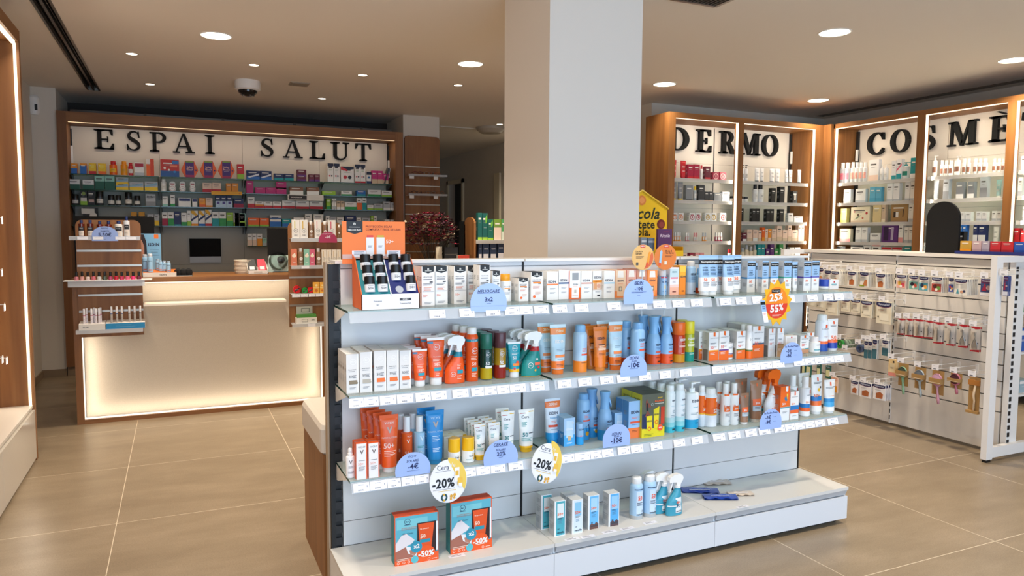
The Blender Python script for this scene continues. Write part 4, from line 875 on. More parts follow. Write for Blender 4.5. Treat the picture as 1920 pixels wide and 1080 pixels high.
def isd(c='white',band=None,txt='#1f2440',extra=(),tv=.66,lower=None,side=None):
    def f(w,h,d):
        D=[]
        if lower: D.append(('r',0,lower[0]/2,1,lower[0],lower[1]))
        D.append(('T','ISDIN',-.1,tv,.68,txt,.03,0,.085))
        if band: D.append(('r',0,tv-.1,1,.055,band))
        D+=[('l',0,.4,.5,2,'#9a9aa2'),('l',0,.25,.5,2,'#8a8a92')]+list(extra)
        return carton(w,h,d,c,D,side=side)
    return f
I(S1,1025,1046.7,509,562,isd(WH,'#f28a50',tv=.64),'white carton with orange stripe below lettering','box','carton',rows=4,depth=.04)
I(S1,1047,1067,507,561,isd(WH,'#3a5a8a'),'white carton with dark blue stripe','box','carton',rows=4,depth=.04)
I(S1,1067.5,1089,508,560.5,lambda w,h,d:carton(w,h,d,WH,[('r',0,.2,1,.4,'orange'),('r',0,.48,.62,.88,'#f4f2ee'),('r',0,.8,.56,.26,'#9a9ea2'),('T','ISDIN',0,.52,.45,'#1f2440',.02),('l',0,.45,.4,1,'#f0a080'),('r',0,.27,.2,.12,'#c8b8a8'),('l',0,.12,.5,1,'#e08060')],side='orange'),'white and orange carton with silver capped bottle printed','box','carton',rows=4,depth=.04)
I(S1,1089.5,1110,508,560,isd(WH,'#d8a090'),'white carton with dusty pink stripe','box','carton',rows=4,depth=.04)
I(S1,1110.7,1131.2,508,559,isd(WH,None,tv=.76,extra=(('r',0,.62,1,.09,'amber'),('T','FUSION',-.2,.62,.5,'#a03a1a'),('r',0,.44,1,.27,'#e8c8b0'),('e',.1,.45,.16,'#d8a088'),('r',-.55,.45,.3,.25,'#e0a070'),('r',.1,.1,.26,.05,'#2c2c34'))),'white carton with orange band and face printed','box','carton',rows=4,depth=.04)
I(S1,1131.7,1152.3,508,559,isd(WH,'#b8d8ea'),'white carton with pale blue stripe','box','carton',rows=4,depth=.04)
def fw(c,low): return lambda w,h,d:carton(w,h,d,c,[('r',0,.12,1,.24,low),('p',[(-.5,.98),(.5,.98),(.6,.74),(-.6,.74)],'#ece4da'),('p',[(-.7,.7),(.7,.7),(.62,.06),(-.62,.06)],c),('T','ISDIN',0,.62,.56,'#1f2440',.03),('l',0,.5,.5,1,'#e8785a'),('r',0,.32,.3,.17,'#6a5a50'),('r',0,.32,.2,.11,'#d8c8b0')],side=low)
for a,c,l,ds in (((1152.8,1173,507,558),'#eac6a4','#f08a4a','peach carton with bottle printed, left of -10€ sign'),((1173.7,1193,506,557),'#e2a894','#e8785a','dusty pink carton behind the -10€ sign'),((1193.7,1212.5,505.5,556.5),'#c88a70','#c8604a','brownish pink carton behind the -10€ sign'),((1213,1232,507,556),'#f0924a','#f07a2a','bright orange carton right of the -10€ sign')): I(S1,*a,fw(c,l),ds,'box','carton',rows=3,depth=.04)
SB='#90bce2'
I(S1,1234,1248,507,554,lambda w,h,d:capbottle(w,h,SB,'white',[('r',0,.72,.9,.06,'#e04a5a'),('T','ISDIN',0,.55,.6,'#16407a',.03),('r',0,.33,.3,.14,'#c8b878'),('l',0,.15,.5,1,'#16407a')],capf=.22,capr=.85),'light blue bottle with white cap','bottle','lotion_bottle',rows=2)
I(S1,1255,1272.3,501.6,553,lambda w,h,d:carton(w,h,d,'#efe8ea',[('r',0,.8,1,.3,'#c8dce0'),('T','ISDIN',0,.84,.5,'#2a7a8a',.02),('r',0,.62,.8,.06,'#e88a9a'),('r',0,.17,1,.34,'#f2b49a'),('r',0,.33,1,.1,'#f0ccc0'),('r',0,.12,.4,.05,'#8a4a40'),('l',0,.5,.4,3,'#b8a8a8')]),'pale pink and mint carton','box','carton',rows=3)
I(S1,1273,1285,498,552,lambda w,h,d:carton(w,h,d,'#f8b02c',[('r',0,.3,1,.6,'#f28a1e'),('T','ISDIN',.1,.62,.9,'#1f2440',.03),('r',0,.88,1,.2,'#f6c848'),('r',.2,.12,.4,.04,'#8a3a1a')],side='#f4a22a'),'tall yellow orange carton','box','carton',rows=3)
I(S1,1286,1301.7,489,551.5,lambda w,h,d:aerosol(w,h,'#a8cdec','white',[('T','ISDIN',.1,.6,.7,'#1f2440',.03),('l',0,.5,.5,3,'#7a9ac0'),('r',.3,.08,.3,.04,'#2a3050')],bands=((.0,.35,'#dce8f4'),)),'tall light blue aerosol with white cap','spray can','aerosol_can',rows=2)
I(S1,1302.5,1317,503,550,lambda w,h,d:mistpump(w,h,SB,'#7ab4e6',[('T','ISDIN',0,.52,.66,'#16407a',.03),('r',0,.38,.8,.05,'#e8584a')],bands=((.0,.22,'#e8501e'),)),'light blue spray bottle with orange bottom','bottle','spray_bottle')
NB='#9cc0e4'
def neu(n,cap='white'):
    return lambda w,h,d:squeeze_tube(w,h,'#efefee',cap,[('r',0,.83,1.04*.95,.12,'black'),('T','Neutrogena',.05,.83,.75,'white',.02),('T','ULTRA',-.1,.69,.4,'#24405e',.03),('T','SHEER',-.1,.63,.42,'#24405e',.03),('l',0,.57,.5,3,'#3a5a7a'),('T',n,-.18,.39,.26,'orange',.02),('l',.0,.32,.5,4,'#7a7a80')],bands=((.45,1.0,NB),),hcf=.1,top=NB)
I(S1,1334.5,1358.5,478.7,550.6,neu('30'),'large blue and white tube marked thirty','tube','squeeze_tube',rows=1)
I(S1,1364,1388.5,478,549.6,neu('50'),'large blue and white tube marked fifty','tube','squeeze_tube',rows=1)
for a in ((1307.4,1331,478.5),(1321.6,1345,478.5),(1352,1376,479)): I(S1,*a,None,neu('50'),'large blue and white tube in back row','tube','squeeze_tube',off=.07)
def neub(n,st): return lambda w,h,d:carton(w,h,d,'#eeeeec',[('r',0,.72,1,.56,NB),('r',0,.9,.98,.11,'black'),('T','Neutrogena',.0,.9,.8,'white',.01),('T','ULTRA',-.1,.7,.44,'#24405e',.03),('T','SHEER',-.1,.63,.46,'#24405e',.03),('l',0,.57,.6,2,'#3a5a7a'),('r',0,.46,1,.03,st),('T',n,-.2,.35,.32,'orange',.02),('l',0,.24,.5,3,'#8a8a90')],side='#c9cdd2',sidedecs=[('r',0,.46,1,.05,st),('l',0,.8,.6,4,'#7a8a9a'),('r',.1,.25,.5,.12,'#a8a8ac')],top='#8fa6bc')
I(S1,1400,1415.3,490,548,neub('50','#2a8ac8'),'blue and white carton with bright blue stripe','box','carton',rows=4)
I(S1,1443.8,1458.6,490.7,546,neub('50','#2a8ac8'),'blue and white carton behind the sun sign','box','carton',rows=4)
I(S1,1468.6,1482.8,489.8,546,neub('50','#3aa88a'),'blue and white carton with green stripe','box','carton',rows=4)
I(S1,1505.8,1519.8,490.7,545,neub('50','#5a4ab0'),'blue and white carton with violet stripe','box','carton',rows=4)
I(S1,1521.2,1535,489,544.7,neub('50','#5a4ab0'),'blue and white carton with violet stripe','box','carton',rows=4)
I(S1,1428,1440,489,None,neub('50','#2a8ac8'),'blue and white carton in back row','box','carton',off=.1,rows=2)
for a in ((1416,1425.5,492.7,548),(1484,1493.8,490.7,546)): I(S1,*a,neu('50'),'slim blue and white tube','tube','squeeze_tube',rows=3)
I(S1,1535,1553.5,523,542.5,lambda w,h,d:jar(w,h,'#efefef','#1d3fa8',[('r',.4,.3,.3,.1,'red')],lf=.72),'low jar with royal blue lid','jar','cream_jar')
I(S1,1555,1572,524,542,lambda w,h,d:carton(w,h,d,WH,[('e',0,.75,.08,'red'),('r',0,.5,.6,.08,'#3aa0a8'),('l',0,.35,.5,1,'#777')]),'small square white carton at shelf end','box','carton')
# --- middle shelf
def beb(wash,tc='#4a4a50'): return lambda w,h,d:carton(w,h,d,'#e4e2e0',[('r',.84,.5,.1,.98,'#f6f6f6'),('o',.1,.8,.24,'#f8f8f8',.9),('T','Be+',.1,.8,.28,'#f8f8f8',.02),('T','be protect',-.05,.6,.6,'#4a4a50',.01),('l',-.1,.55,.5,1,'#8a8a8e'),('T','50',-.3,.43,.26,'#3a3a40',.0),('l',.3,.45,.3,3,'#6a6a70'),('r',.1,.28,.66,.1,wash),('e',.72,.26,.07,wash),('l',0,.14,.5,2,'#8a8a90')],side='#d2d0ce',sidedecs=[('r',0,.6,.5,.06,wash),('l',0,.7,.6,6,'#a8a8ac'),('l',0,.4,.6,6,'#a8a8ac')])
I(S2,649.5,673.4,664,737.5,beb('#8a7a62'),'silver grey carton with brown colour patch','box','carton',rows=4)
I(S2,674.7,698.6,660,735.8,beb('#b8b0a2'),'silver grey carton with beige colour patch','box','carton',rows=4)
for a in ((701.4,724.8,657.7,733.6),(725.5,748.4,656.6,731.4),(749,771.2,657,728.8)): I(S2,*a,beb('#f0742a'),'silver grey carton with orange colour patch','box','carton',rows=4)
OR='#ee5a1c'
bt=lambda tx,tub:[('o',0,.8 if tub else .8,.17,'white',.88),('T','Be+',0,.8,.2,'white',.02),('T','be protect',0,.6,.4,'#fbe0d0',.01),('l',-.05,.54,.4,2,'#fbd0b8'),('T','50',-.14,.44,.2,'#fbe8dc',0.0),('l',.14,.46,.24,3,'#fbd0b8'),('r',.05,.34,.42,.07,'#1f9ab0'),('l',0,.24,.2,2,'#fbd0b8')]
I(S2,772.5,801.6,654.4,725.5,lambda w,h,d:squeeze_tube(w,h,OR,'#f4f2f0',[('r',-.66,.9,.3,.05,'#4a8ab0')]+bt('50',1),top='#f8f4f0',hcf=.17),'small orange tube with white cap','tube','squeeze_tube',rows=4,rowpx=-.01)
I(S2,800,834,632.5,722.6,lambda w,h,d:squeeze_tube(w,h,OR,'#f4f2f0',[('r',-.66,.9,.3,.05,'#4a8ab0')]+bt('50',1),top='#f8f4f0',hcf=.16),'large orange tube with white cap','tube','squeeze_tube',rows=4,rowpx=-.01)
I(S2,833,871.5,628.6,720,lambda w,h,d:trigger(w,h,OR,'#f4f4f4',[('o',-.3,.2,.12,'white',.88),('T','Be+',-.3,.2,.13,'white',.01),('l',.3,.4,.22,2,'#fbd0b8'),('T','50',.2,.33,.12,'#fbe8dc'),('r',.4,.25,.3,.075,'#1f9ab0'),('l',.3,.16,.24,3,'#fbd0b8')],neck='#1f8aa0'),'orange trigger spray bottle with white head','bottle','trigger_spray_bottle',rows=3,rowpx=-.012)
I(S2,873,895.8,612.8,716,lambda w,h,d:aerosol(w,h,OR,'#f4f2f0',[('o',.15,.57,.25,'white',.88),('T','Be+',.15,.57,.32,'white',.02),('l',0,.46,.5,3,'#fbd0b8'),('T','50',0,.33,.32,'#fbe8dc'),('r',.1,.23,.5,.07,'#1f9ab0'),('l',0,.15,.4,3,'#fbd0b8'),('T','be protect',0,.755,.5,'#d8f0f4')],bands=((.735,.785,'#1f8aa0'),),capf=.13),'orange aerosol with white cap','spray can','aerosol_can',rows=5,rowpx=-.013)
oil=lambda c1,c2,split,cap,extra=():(lambda w,h,d:capbottle(w,h,c1,cap,[('o',.0,.55,.2,'#e8e8e8',.88),('T','Be+',0,.55,.26,'#e8e8e8',.02),('T','50',-.1,.36,.34,'#f4f4f4',.01),('r',.1,.28,.6,.05,'#e8e8e8')]+list(extra),bands=((0.015,split,c2),),capf=.33,bodyk='g'))
I(S2,900,922.3,624.8,713,oil('#0e3d33','#b8a21c',.26,'#1a6a58'),'dark green oil bottle with green cap','bottle','oil_bottle',rows=4)
I(S2,926.3,948,622.7,711,oil('#a8821c','#8c1f16',.3,'#5a3238'),'red and amber oil bottle with brown cap','bottle','oil_bottle',rows=4,rowpx=-.008)
I(S2,951,976,640.8,708.6,lambda w,h,d:squeeze_tube(w,h,'#1298a8','#f2f2f2',[('o',0,.82,.2,'white',.88),('T','Be+',0,.82,.24,'white',.02),('T','50',-.1,.56,.3,'white'),('l',0,.68,.5,2,'white'),('e',.3,.42,.12,'#e8503a'),('r',.1,.37,.5,.07,'#f0862a'),('e',-.2,.26,.08,'#d8343a')],bands=((0.16,.24,'#f4b81c'),),top='#f4f4f4',hcf=.16),'small teal tube with white cap','tube','squeeze_tube',rows=3)
I(S2,976.5,1014.5,620.5,706.5,lambda w,h,d:trigger(w,h,'#118a84','#f4f4f4',[('o',-.25,.25,.13,'white',.88),('T','Be+',-.25,.25,.14,'white',.01),('T','50',.35,.38,.14,'white'),('r',.45,.28,.3,.06,'#f06a4a'),('e',.55,.2,.06,'#d8343a'),('e',.2,.14,.05,'#e8b03a')],neck='#b8282a',base='#f4bc1c'),'teal trigger spray bottle with yellow base','bottle','trigger_spray_bottle',rows=4,rowpx=-.012)
PB='#bcd8e4'
t250=lambda low,tc,oc,tail='ISDIN':(lambda w,h,d:squeeze_tube(w,h,PB,low,[('T','250ml',.1,.87,.48,'#fbe8c8',.02),('T','ISDIN',.1,.66,.56,tc,.03),('l',.1,.5,.44,2,'#8aa0b0'),('r',.1,.37,.6,.055,oc),('l',.1,.3,.4,1,'#8aa0b0'),('l',.1,.14+.06,.5,2,'#7a4a2a')],bands=((.12,.27,low),(.8,.93,'#f08a3c')),hcf=.11,top='#d2e6ee'))
I(S2,1029,1060.5,608,703,t250('#f07a2c','white','#f08a4a'),'pale blue and orange 250ml tube','tube','squeeze_tube',rows=2,rowpx=-.03)
I(S2,1075,1098.5,608.3,699,lambda w,h,d:aerosol(w,h,'#b4d4ee','#8fc0ea',[('l',.2,.5,.4,3,'#e88a7a'),('r',.3,.38,.6,.035,'#e8583a'),('l',.2,.2,.5,1,'#8a4a2a')],bands=((0,.24,'#f28a2a'),),capf=.15),'pale blue aerosol with orange base','spray can','aerosol_can')
OT='#e0781e'
I(S2,1110.5,1137.3,612.5,696.7,lambda w,h,d:squeeze_tube(w,h,OT,'#e88a3a',[('T','ISDIN',.05,.74,.56,'#2a2230',.03),('r',.1,.6,.5,.02,'#5a3a2a'),('l',.05,.56,.4,2,'#fbe0c0'),('r',.1,.5,.56,.05,'#f4c8a8'),('l',.1,.4,.5,2,'#8a4a1a')],hcf=.09),'plain orange tube','tube','squeeze_tube',rows=5,rowpx=-.011)
I(S2,1139,1166.5,603,695,t250('#f07a2c','#dfeaf0','#f08a4a'),'pale blue and orange 250ml tube','tube','squeeze_tube',rows=2,rowpx=-.03)
I(S2,1182.5,1205.5,603.8,695,lambda w,h,d:aerosol(w,h,SB,'#7eb4e4',[('T','ISDIN',.2,.64,.56,'#1f2440',.03),('l',.2,.56,.4,3,'#e8785a'),('r',.3,.43,.6,.04,'#e8583a')],bands=((0,.22,'#e2521c'),),capf=.14),'sky blue aerosol behind SOLARS -10€ sign','spray can','aerosol_can',rows=2,rowpx=-.02)
cont=lambda low,decs:(lambda w,h,d:contour(w,h,SB,'#84b8e6',decs,bands=((0.01,.22,low),)))
CD=[('T','ISDIN',.25,.42,.5,'#1f2440',.03),('l',.2,.36,.4,2,'#5a7aa8'),('r',.35,.27,.6,.035,'#e8583a'),('l',.2,.15,.4,1,'#7a2a10'),('r',.35,.07,.3,.025,'#2a1c20')]
I(S2,1213,1235.5,593,685,cont('#e2521c',CD),'sky blue lever spray bottle with orange base','bottle','lever_spray_bottle',rows=3,rowpx=-.012)
I(S2,1237.3,1258.7,594,683.7,cont('#e2521c',CD),'sky blue lever spray bottle with orange base','bottle','lever_spray_bottle',rows=3,rowpx=-.012)
I(S2,1260.5,1281.3,604,681.7,lambda w,h,d:capbottle(w,h,'#c03a14','#ee6a1c',[('T','ISDIN',.2,.58,.6,'white',.03),('l',.2,.48,.4,1,'#f4c8b0'),('r',.2,.42,.7,.05,'#f4b8a8'),('l',.2,.24,.4,1,'#f4d8b0')],bands=((.015,.22,'#c88a1c'),),capf=.3,bodyk='g'),'red and amber oil bottle with orange cap','bottle','oil_bottle',rows=3)
I(S2,1282,1298.8,602,679.7,lambda w,h,d:capbottle(w,h,'#a8b02c','#e2d22c',[('T','ISDIN',0,.58,.8,'#f4f4e8',.03),('l',0,.48,.5,1,'#f4f4d8'),('r',0,.42,.8,.05,'#e8ecc0'),('l',0,.2,.5,1,'#d8f0e0')],bands=((.015,.25,'#128a7c'),),capf=.3,bodyk='g'),'lime and teal oil bottle with yellow cap','bottle','oil_bottle',rows=3)
RP=lambda low,c2=None,lv=.38,stripe=None:(lambda w,h,d:carton(w,h,d,WH,[('r',0,lv/2,1,lv,low)]+([('r',0,lv+.025,1,.05,stripe)] if stripe else [])+[('p',[(-.1,1),(.3,1),(.3,.86),(.18,.84),(.1,.87),(-.1,.86)],'#ee6a1c'),('T','LA ROCHE-POSAY',.1,.8,.8,'#4a4a50',0.0),('l',-.1,.62,.6,2,'#3a3a40'),('T','50',-.35,.47,.3,'#e8503a',.01),('l',.3,.5,.3,2,'#c8a8a0'),('l',-.2,.28,.5,3,'#fbe4d4')],side='#d6d2ce',sidedecs=[('r',0,.2,.7,.4,'#8a8078'),('l',0,.7,.6,5,'#a8a8a8')]))
ORG='#ee6a1c'
I(S2,1328,1347,623.4,676.5,RP(ORG,stripe='#f29a2a',lv=.33),'white carton with orange lower third','box','carton',rows=4,depth=.05,rowpx=-.018)
I(S2,1352.6,1370.7,629.6,675,lambda w,h,d:capbottle(w,h,WH,WH,[('p',[(-.1,.72),(.2,.72),(.2,.62),(-.1,.62)],'#ee6a1c'),('l',0,.55,.5,3,'#4a4a50'),('r',0,.26,.7,.03,'#5a4a90'),('r',0,.16,.7,.14,'#ee6a1c')],capf=.25,capr=.45,shoulder=.05),'small flat white bottle with slim cap','bottle','lotion_bottle')
I(S2,1347.5,1366,621,None,RP(ORG,stripe='#6a4a90',lv=.33),'white carton behind the small flat bottle','box','carton',off=.07,rows=2)
I(S2,1380,1397,621,673,RP(ORG,stripe='#6a7a3a',lv=.32),'white carton with olive stripe and orange base','box','carton',rows=3)
I(S2,1397.5,1408.8,609,None,lambda w,h,d:aerosol(w,h,WH,WH,[('T','50',.4,.36,.3,'#e8503a'),('l',0,.6,.4,3,'#8a8a8e')],bands=((0,.22,ORG),(.22,.27,'#6a7a3a'))),'slim white aerosol behind white cartons','spray can','aerosol_can',off=.05,rows=2)
I(S2,1410,1431.8,611.5,670.7,RP(ORG,lv=.42,stripe='#4a5a70'),'large carton with grey stripe and orange base','box','carton',rows=3)
I(S2,1440,1452.8,616.3,669,RP(WH,lv=.1),'white carton with slim brown stripe','box','carton',rows=3)
I(S2,1456.7,1468.4,615.4,668.5,RP('#c8a27a',lv=.4,stripe='#a88a62'),'white and beige carton left of -3€ sign','box','carton',rows=3)
I(S2,1472,1494,629.6,None,lambda w,h,d:carton(w,h,d,'#e8e4de',[('r',0,.75,.8,.3,'#d6d0c8'),('e',0,.92,.06,'red')]),'cream pack behind the -3€ sign','box','carton',off=.03)
I(S2,1499.5,1516.2,628.7,662,RP('#c8906a',lv=.22,stripe='#2a8a98'),'short white carton with teal and copper bands','box','carton',rows=2)
I(S2,1512,1526,624,None,RP('#c8906a',lv=.22,stripe='#2a8a98'),'short white carton in back row','box','carton',off=.1)
I(S2,1517.3,1533.8,631,662,lambda w,h,d:capbottle(w,h,WH,'#e6dfdc',[('r',0,.18,.8,.06,'#3a9aa8'),('l',0,.5,.4,2,'#222')],capf=.32,capr=.7),'small white bottle with dome cap','bottle','lotion_bottle')
I(S2,1530,1547.6,588.9,659.7,lambda w,h,d:aerosol(w,h,'#eef0f4',WH,[('p',[(-.2,.73),(.25,.73),(.25,.64),(-.2,.64)],'#ee5a2a'),('T','LA ROCHE',0,.61,.7,'#5a5a60',0.0),('l',0,.4,.4,2,'#c8a8a0')],bands=((0,.2,'#1f4ea8'),(.2,.28,'#f0703a')),capf=.16),'white aerosol with orange and blue base','spray can','aerosol_can')
I(S2,1549,1569.3,597.7,658.8,lambda w,h,d:squeeze_tube(w,h,WH,WH,[('p',[(-.1,.93),(.15,.93),(.15,.84),(-.1,.84)],'#ee5a2a'),('l',0,.8,.6,2,'#4a4a50'),('T','50',-.2,.42,.4,'#ee6a2a')],bands=((.08,.26,'#1d3fa0'),(.26,.36,'#f0703a')),hcf=.07),'white tube with orange and blue bands','tube','squeeze_tube')
# --- lowest shelf
VO='#ea5f24'
vd=lambda c:[('T','VICHY',0,.86,.5,c,0.0),('T','V',0,.74,.3,'#b8a8a0' if c!='white' else c,.05),('T','CAPITAL SOLEIL',0,.61,.8,c,0.0)]
I(S3,648.5,665.5,840,896.7,lambda w,h,d:mistpump(w,h,'#f2f2f4','#f4f4f4',[('T','V',-.1,.55,.4,'#6a6a72'),('l',0,.4,.6,3,'#8a8a90'),('l',0,.22,.7,3,'#6a6a72')]),'small white pump bottle at shelf left end','bottle','spray_bottle')
vb=lambda w,h,d:carton(w,h,d,'#f2efee',[('T','VICHY',0,.9,.7,'#3a3a40',0.0),('T','V',0,.76,.36,'#6a5a5a',.03),('l',0,.52,.6,1,'#6a6a6a'),('T','50+',-.2,.43,.5,'#e8a090',0.0),('l',0,.34,.6,4,'#8a8a8a'),('r',.9,.5,.08,1,VO)],side=VO,top=VO)
I(S3,668.3,689.2,831.7,898.8,vb,'white carton with orange sides','box','carton',rows=2)
I(S3,691.3,711.8,830.6,896.7,vb,'white carton with orange sides','box','carton',rows=2)
I(S3,711,748,777.5,886.9,lambda w,h,d:squeeze_tube(w,h,VO,'#f2eeec',vd('#f4e6dc')+[('T','50+',-.1,.47,.55,'#f4dcd0',0.0),('l',0,.37,.6,4,'#f4d0c0')],hcf=.09),'large orange tube','tube','squeeze_tube',rows=4,rowpx=-.014,pitch=.05)
I(S3,752,773.5,780.6,872,lambda w,h,d:capbottle(w,h,VO,'#f2f2f2',[('T','VICHY',.3,.6,.5,'#f4e6dc',0.0),('T','V',0,.5,.3,'#f4e0d4'),('T','50+',0,.25,.6,'#f4dcd0',0.0)],capf=.32,capr=.62,shoulder=.02),'orange spray bottle with white cap','bottle','spray_bottle',rows=2,rowpx=-.012)
I(S3,775.7,797.3,779.6,871,lambda w,h,d:capbottle(w,h,'#a8d0e8','#f2f2f2',[('T','V',.2,.55,.4,'#eef6fa'),('l',0,.38,.6,2,'#4a9a9a'),('T','50+',0,.25,.6,'#dcecf4',0.0)],capf=.32,capr=.62,shoulder=.02),'ice blue spray bottle with white cap','bottle','spray_bottle',rows=2,rowpx=-.012)
I(S3,797.5,833,768.8,872,lambda w,h,d:squeeze_tube(w,h,'#1f88cc','#2a94d6',vd('#cfe6f6')+[('l',0,.52,.4,4,'#cfe6f6'),('l',0,.3,.4,3,'#cfe6f6')],hcf=.09),'large bright blue tube','tube','squeeze_tube',rows=2,rowpx=-.02)
stick=lambda w,h,d:capbottle(w,h,'#f2f2ee','#f2bc1c',[('T','Cera',.2,.28,.4,'#20264a'),('p',[(.3,.38),(.9,.36),(.9,.1),(.6,.1)],'#f2bc1c'),('l',-.2,.14,.5,2,'#8ab0b0')],capf=.52,capr=.97,shoulder=.01)
I(S3,840,862.5,821,None,stick,'short white stick with big yellow cap','sun stick','sunscreen_stick',off=.022)
I(S3,866,889,819,None,stick,'short white stick with big yellow cap','sun stick','sunscreen_stick',off=.022)
for a in ((832,855,818),(853,876,815)): I(S3,*a,None,lambda w,h,d:carton(w,h,d,'#f0eee6',[('r',.6,.5,.3,1,'#f2bc1c'),('l',-.2,.9,.4,1,'#c8504a')],top='#f0e8d0'),'white and yellow carton behind the sticks','box','carton',off=.12,rows=2)
ctube=lambda n:(lambda w,h,d:squeeze_tube(w,h,'#f0f0ec','#f2bc1c',[('p',[(.25,.95),(.86,.95),(.86,.55)],'#f2bc1c'),('l',-.45,.91,.36,1,'#c8504a'),('T','Cera',-.2,.83,.44,'#20264a',0.0),('T','Ve',.5,.85,.22,'white'),('l',-.35,.7,.3,4,'#2a9a98'),('T',n,-.3,.42,.3,'#1a8088',.02),('r',.4,.45,.3,.02,'#5a5a60'),('l',-.1,.33,.6,3,'#2a9a98')],bands=((.1,.15,'#f2bc1c'),),hcf=.1,top='#f6f4ee'))
I(S3,888,910.4,795,864,ctube('30'),'small white and yellow tube marked thirty','tube','squeeze_tube',rows=4,pitch=.04)
I(S3,914.5,937.3,792,862,ctube('50'),'small white and yellow tube marked fifty','tube','squeeze_tube',rows=4,pitch=.04)
I(S3,938,964.6,771,856,ctube('30'),'large white and yellow tube marked thirty','tube','squeeze_tube',rows=2,pitch=.06)
I(S3,970,1001.5,767,849,ctube('50'),'large white and yellow tube at bay seam','tube','squeeze_tube')
I(S3,1019.5,1050,746.7,833.5,lambda w,h,d:squeeze_tube(w,h,'#dfe6f0','#2aa0e0',[('T','250ml',.0,.88,.5,'#fbe8d8',.02),('T','ISDIN',.0,.68,.56,'#1f2440',.03),('T','Pediatrics',.05,.58,.5,'#3aa0d8',.01),('l',0,.5,.34,2,'#f08a6a'),('r',.0,.4,.66,.05,'#e8583a'),('l',0,.32,.4,1,'#8aa0b0')],bands=((.1,.25,'#2a9ede'),(.8,.94,'#ee7a3a')),hcf=.1,top='#d8e4f0'),'white and blue 250ml tube with orange top','tube','squeeze_tube',rows=2,rowpx=-.02,pitch=.09)
lb=lambda logo,low:(lambda w,h,d:carton(w,h,d,'#a8ccec',[('r',0,.2,1,.4,low),('r',0,.6,.6,.6,'#c4def2'),('T','ISDIN',0,.6,.6,'#f0f4fa',.03),('r',0,.28,.3,.16,'#d8b890'),('l',0,.12,.5,2,'#e0f0fa'),('e',.6,.82,.09,'#d0d8e0')],side='#3a8ac8',sidedecs=[('r',0,.75,1,.5,'#8ab8e0'),('l',0,.4,.6,5,'#d0e8f8')]))
I(S3,1057,1078,783.7,836.4,lb('x','#4aa8e4'),'small light blue carton with deep blue sides','box','carton',rows=2)
I(S3,1081.5,1103.5,736.4,826,lambda w,h,d:aerosol(w,h,SB,'#7eb4e4',[('T','ISDIN',.1,.62,.62,'#1f2440',.03),('l',.1,.54,.4,3,'#e88a7a'),('r',.2,.42,.7,.035,'#e8583a'),('p',[(-.1,.28),(.5,.34),(.8,.2),(.3,.1)],'#1c2c54'),('e',.2,.14,.16,'#f0a81e')],bands=((0,.26,'#3aa0e0'),),capf=.13),'sky blue aerosol with orange blob printed','spray can','aerosol_can',rows=3,rowpx=-.02)
I(S3,1079.5,1093.5,792.8,835,lambda w,h,d:capbottle(w,h,'#2a9ee0','#9cc6ea',[('T','ISDIN',0,.72,.7,'#1f2440',.03),('r',0,.42,.7,.06,'#e8583a')],capf=.62,capr=.96,shoulder=.01),'small blue stick in front of aerosols','sun stick','sunscreen_stick')
I(S3,1121,1145,733,828,cont('#2a9ee0',[('T','ISDIN',.25,.4,.5,'#1f2440',.03),('l',.2,.33,.4,1,'#5a7aa8'),('r',.35,.26,.6,.035,'#e8583a'),('e',.2,.14,.14,'#f0b81e'),('e',-.15,.17,.07,'#f4f4f4'),('e',.42,.17,.07,'#f4f4f4')]),'sky blue lever spray bottle with yellow blob','bottle','lever_spray_bottle',rows=2,rowpx=-.028)
I(S3,1151.5,1175.4,773.4,818,lb('x','#5aaee0'),'short light blue carton above the dome sign','box','carton')
I(S3,1177.5,1200.3,752,821.5,lambda w,h,d:carton(w,h,d,'#9cc4ec',[('r',0,.14,1,.28,'#f07a3a'),('T','ISDIN',.1,.7,.7,'#1f2440',.04),('l',.1,.56,.6,2,'#e8785a'),('r',.1,.43,.8,.055,'#e8583a'),('l',.1,.36,.6,1,'#5a7aa8'),('l',.1,.2,.5,2,'#7a3a1a')],side='#5a9ad0'),'tall light blue carton with orange base','box','carton',rows=2)
def alc(w,h,d):
    k=carton(w,h,d,'#5c5f50',[('r',0,.1,1,.2,'#e2d21c'),('p',[(-1,.24),(-.4,.16),(0,.2),(1,.22),(1,.1),(-1,.1)],'#e2d21c'),('r',-.72,.38,.26,.34,'#1c2c54'),('r',.82,.48,.16,.4,'#c83a1a'),('T','ALCARAZ',.5,.83,.42,'#f0622a',.04),('T','SPORT',.55,.9,.22,'#f0c82a',.02),('r',.5,.77,.4,.012,'#e8e8d8'),
     ('p',[(-.68,.84),(-.58,.9),(-.5,.82),(-.36,.78),(-.22,.72),(-.26,.68),(-.42,.71),(-.48,.62),(-.28,.52),(-.3,.48),(-.5,.53),(-.66,.47),(-.72,.5),(-.56,.62),(-.66,.72)],'#8a4a38'),('p',[(-.62,.8),(-.48,.8),(-.46,.62),(-.62,.62)],'#1c1c1c'),('o',-.12,.76,.05,'#c8d8d0',.8),
     ('p',[(.0,.64),(.5,.7),(.44,.18),(.06,.2)],'#e8d61c'),('p',[(-.62,.5),(-.1,.5),(-.14,.14),(-.56,.14)],'#e8d61c'),('T','ISDIN',.25,.52,.2,'#1f2440',.03),('T','ISDIN',-.36,.38,.2,'#1f2440',.03),('o',.27,.34,.08,'#e07a1a',.5),('o',-.34,.2,.08,'#e07a1a',.5),('e',.6,.2,.12,'#f0562a'),('T','40%',.6,.2,.14,'white'),('l',-.4,.07,.4,2,'#6a7a1a')],side='#d8cc28',top='#4c4f42',sidedecs=[('T','SPORT',0,.86,.6,'#5a5a2a'),('l',0,.6,.6,6,'#8a8a2a')]); return k
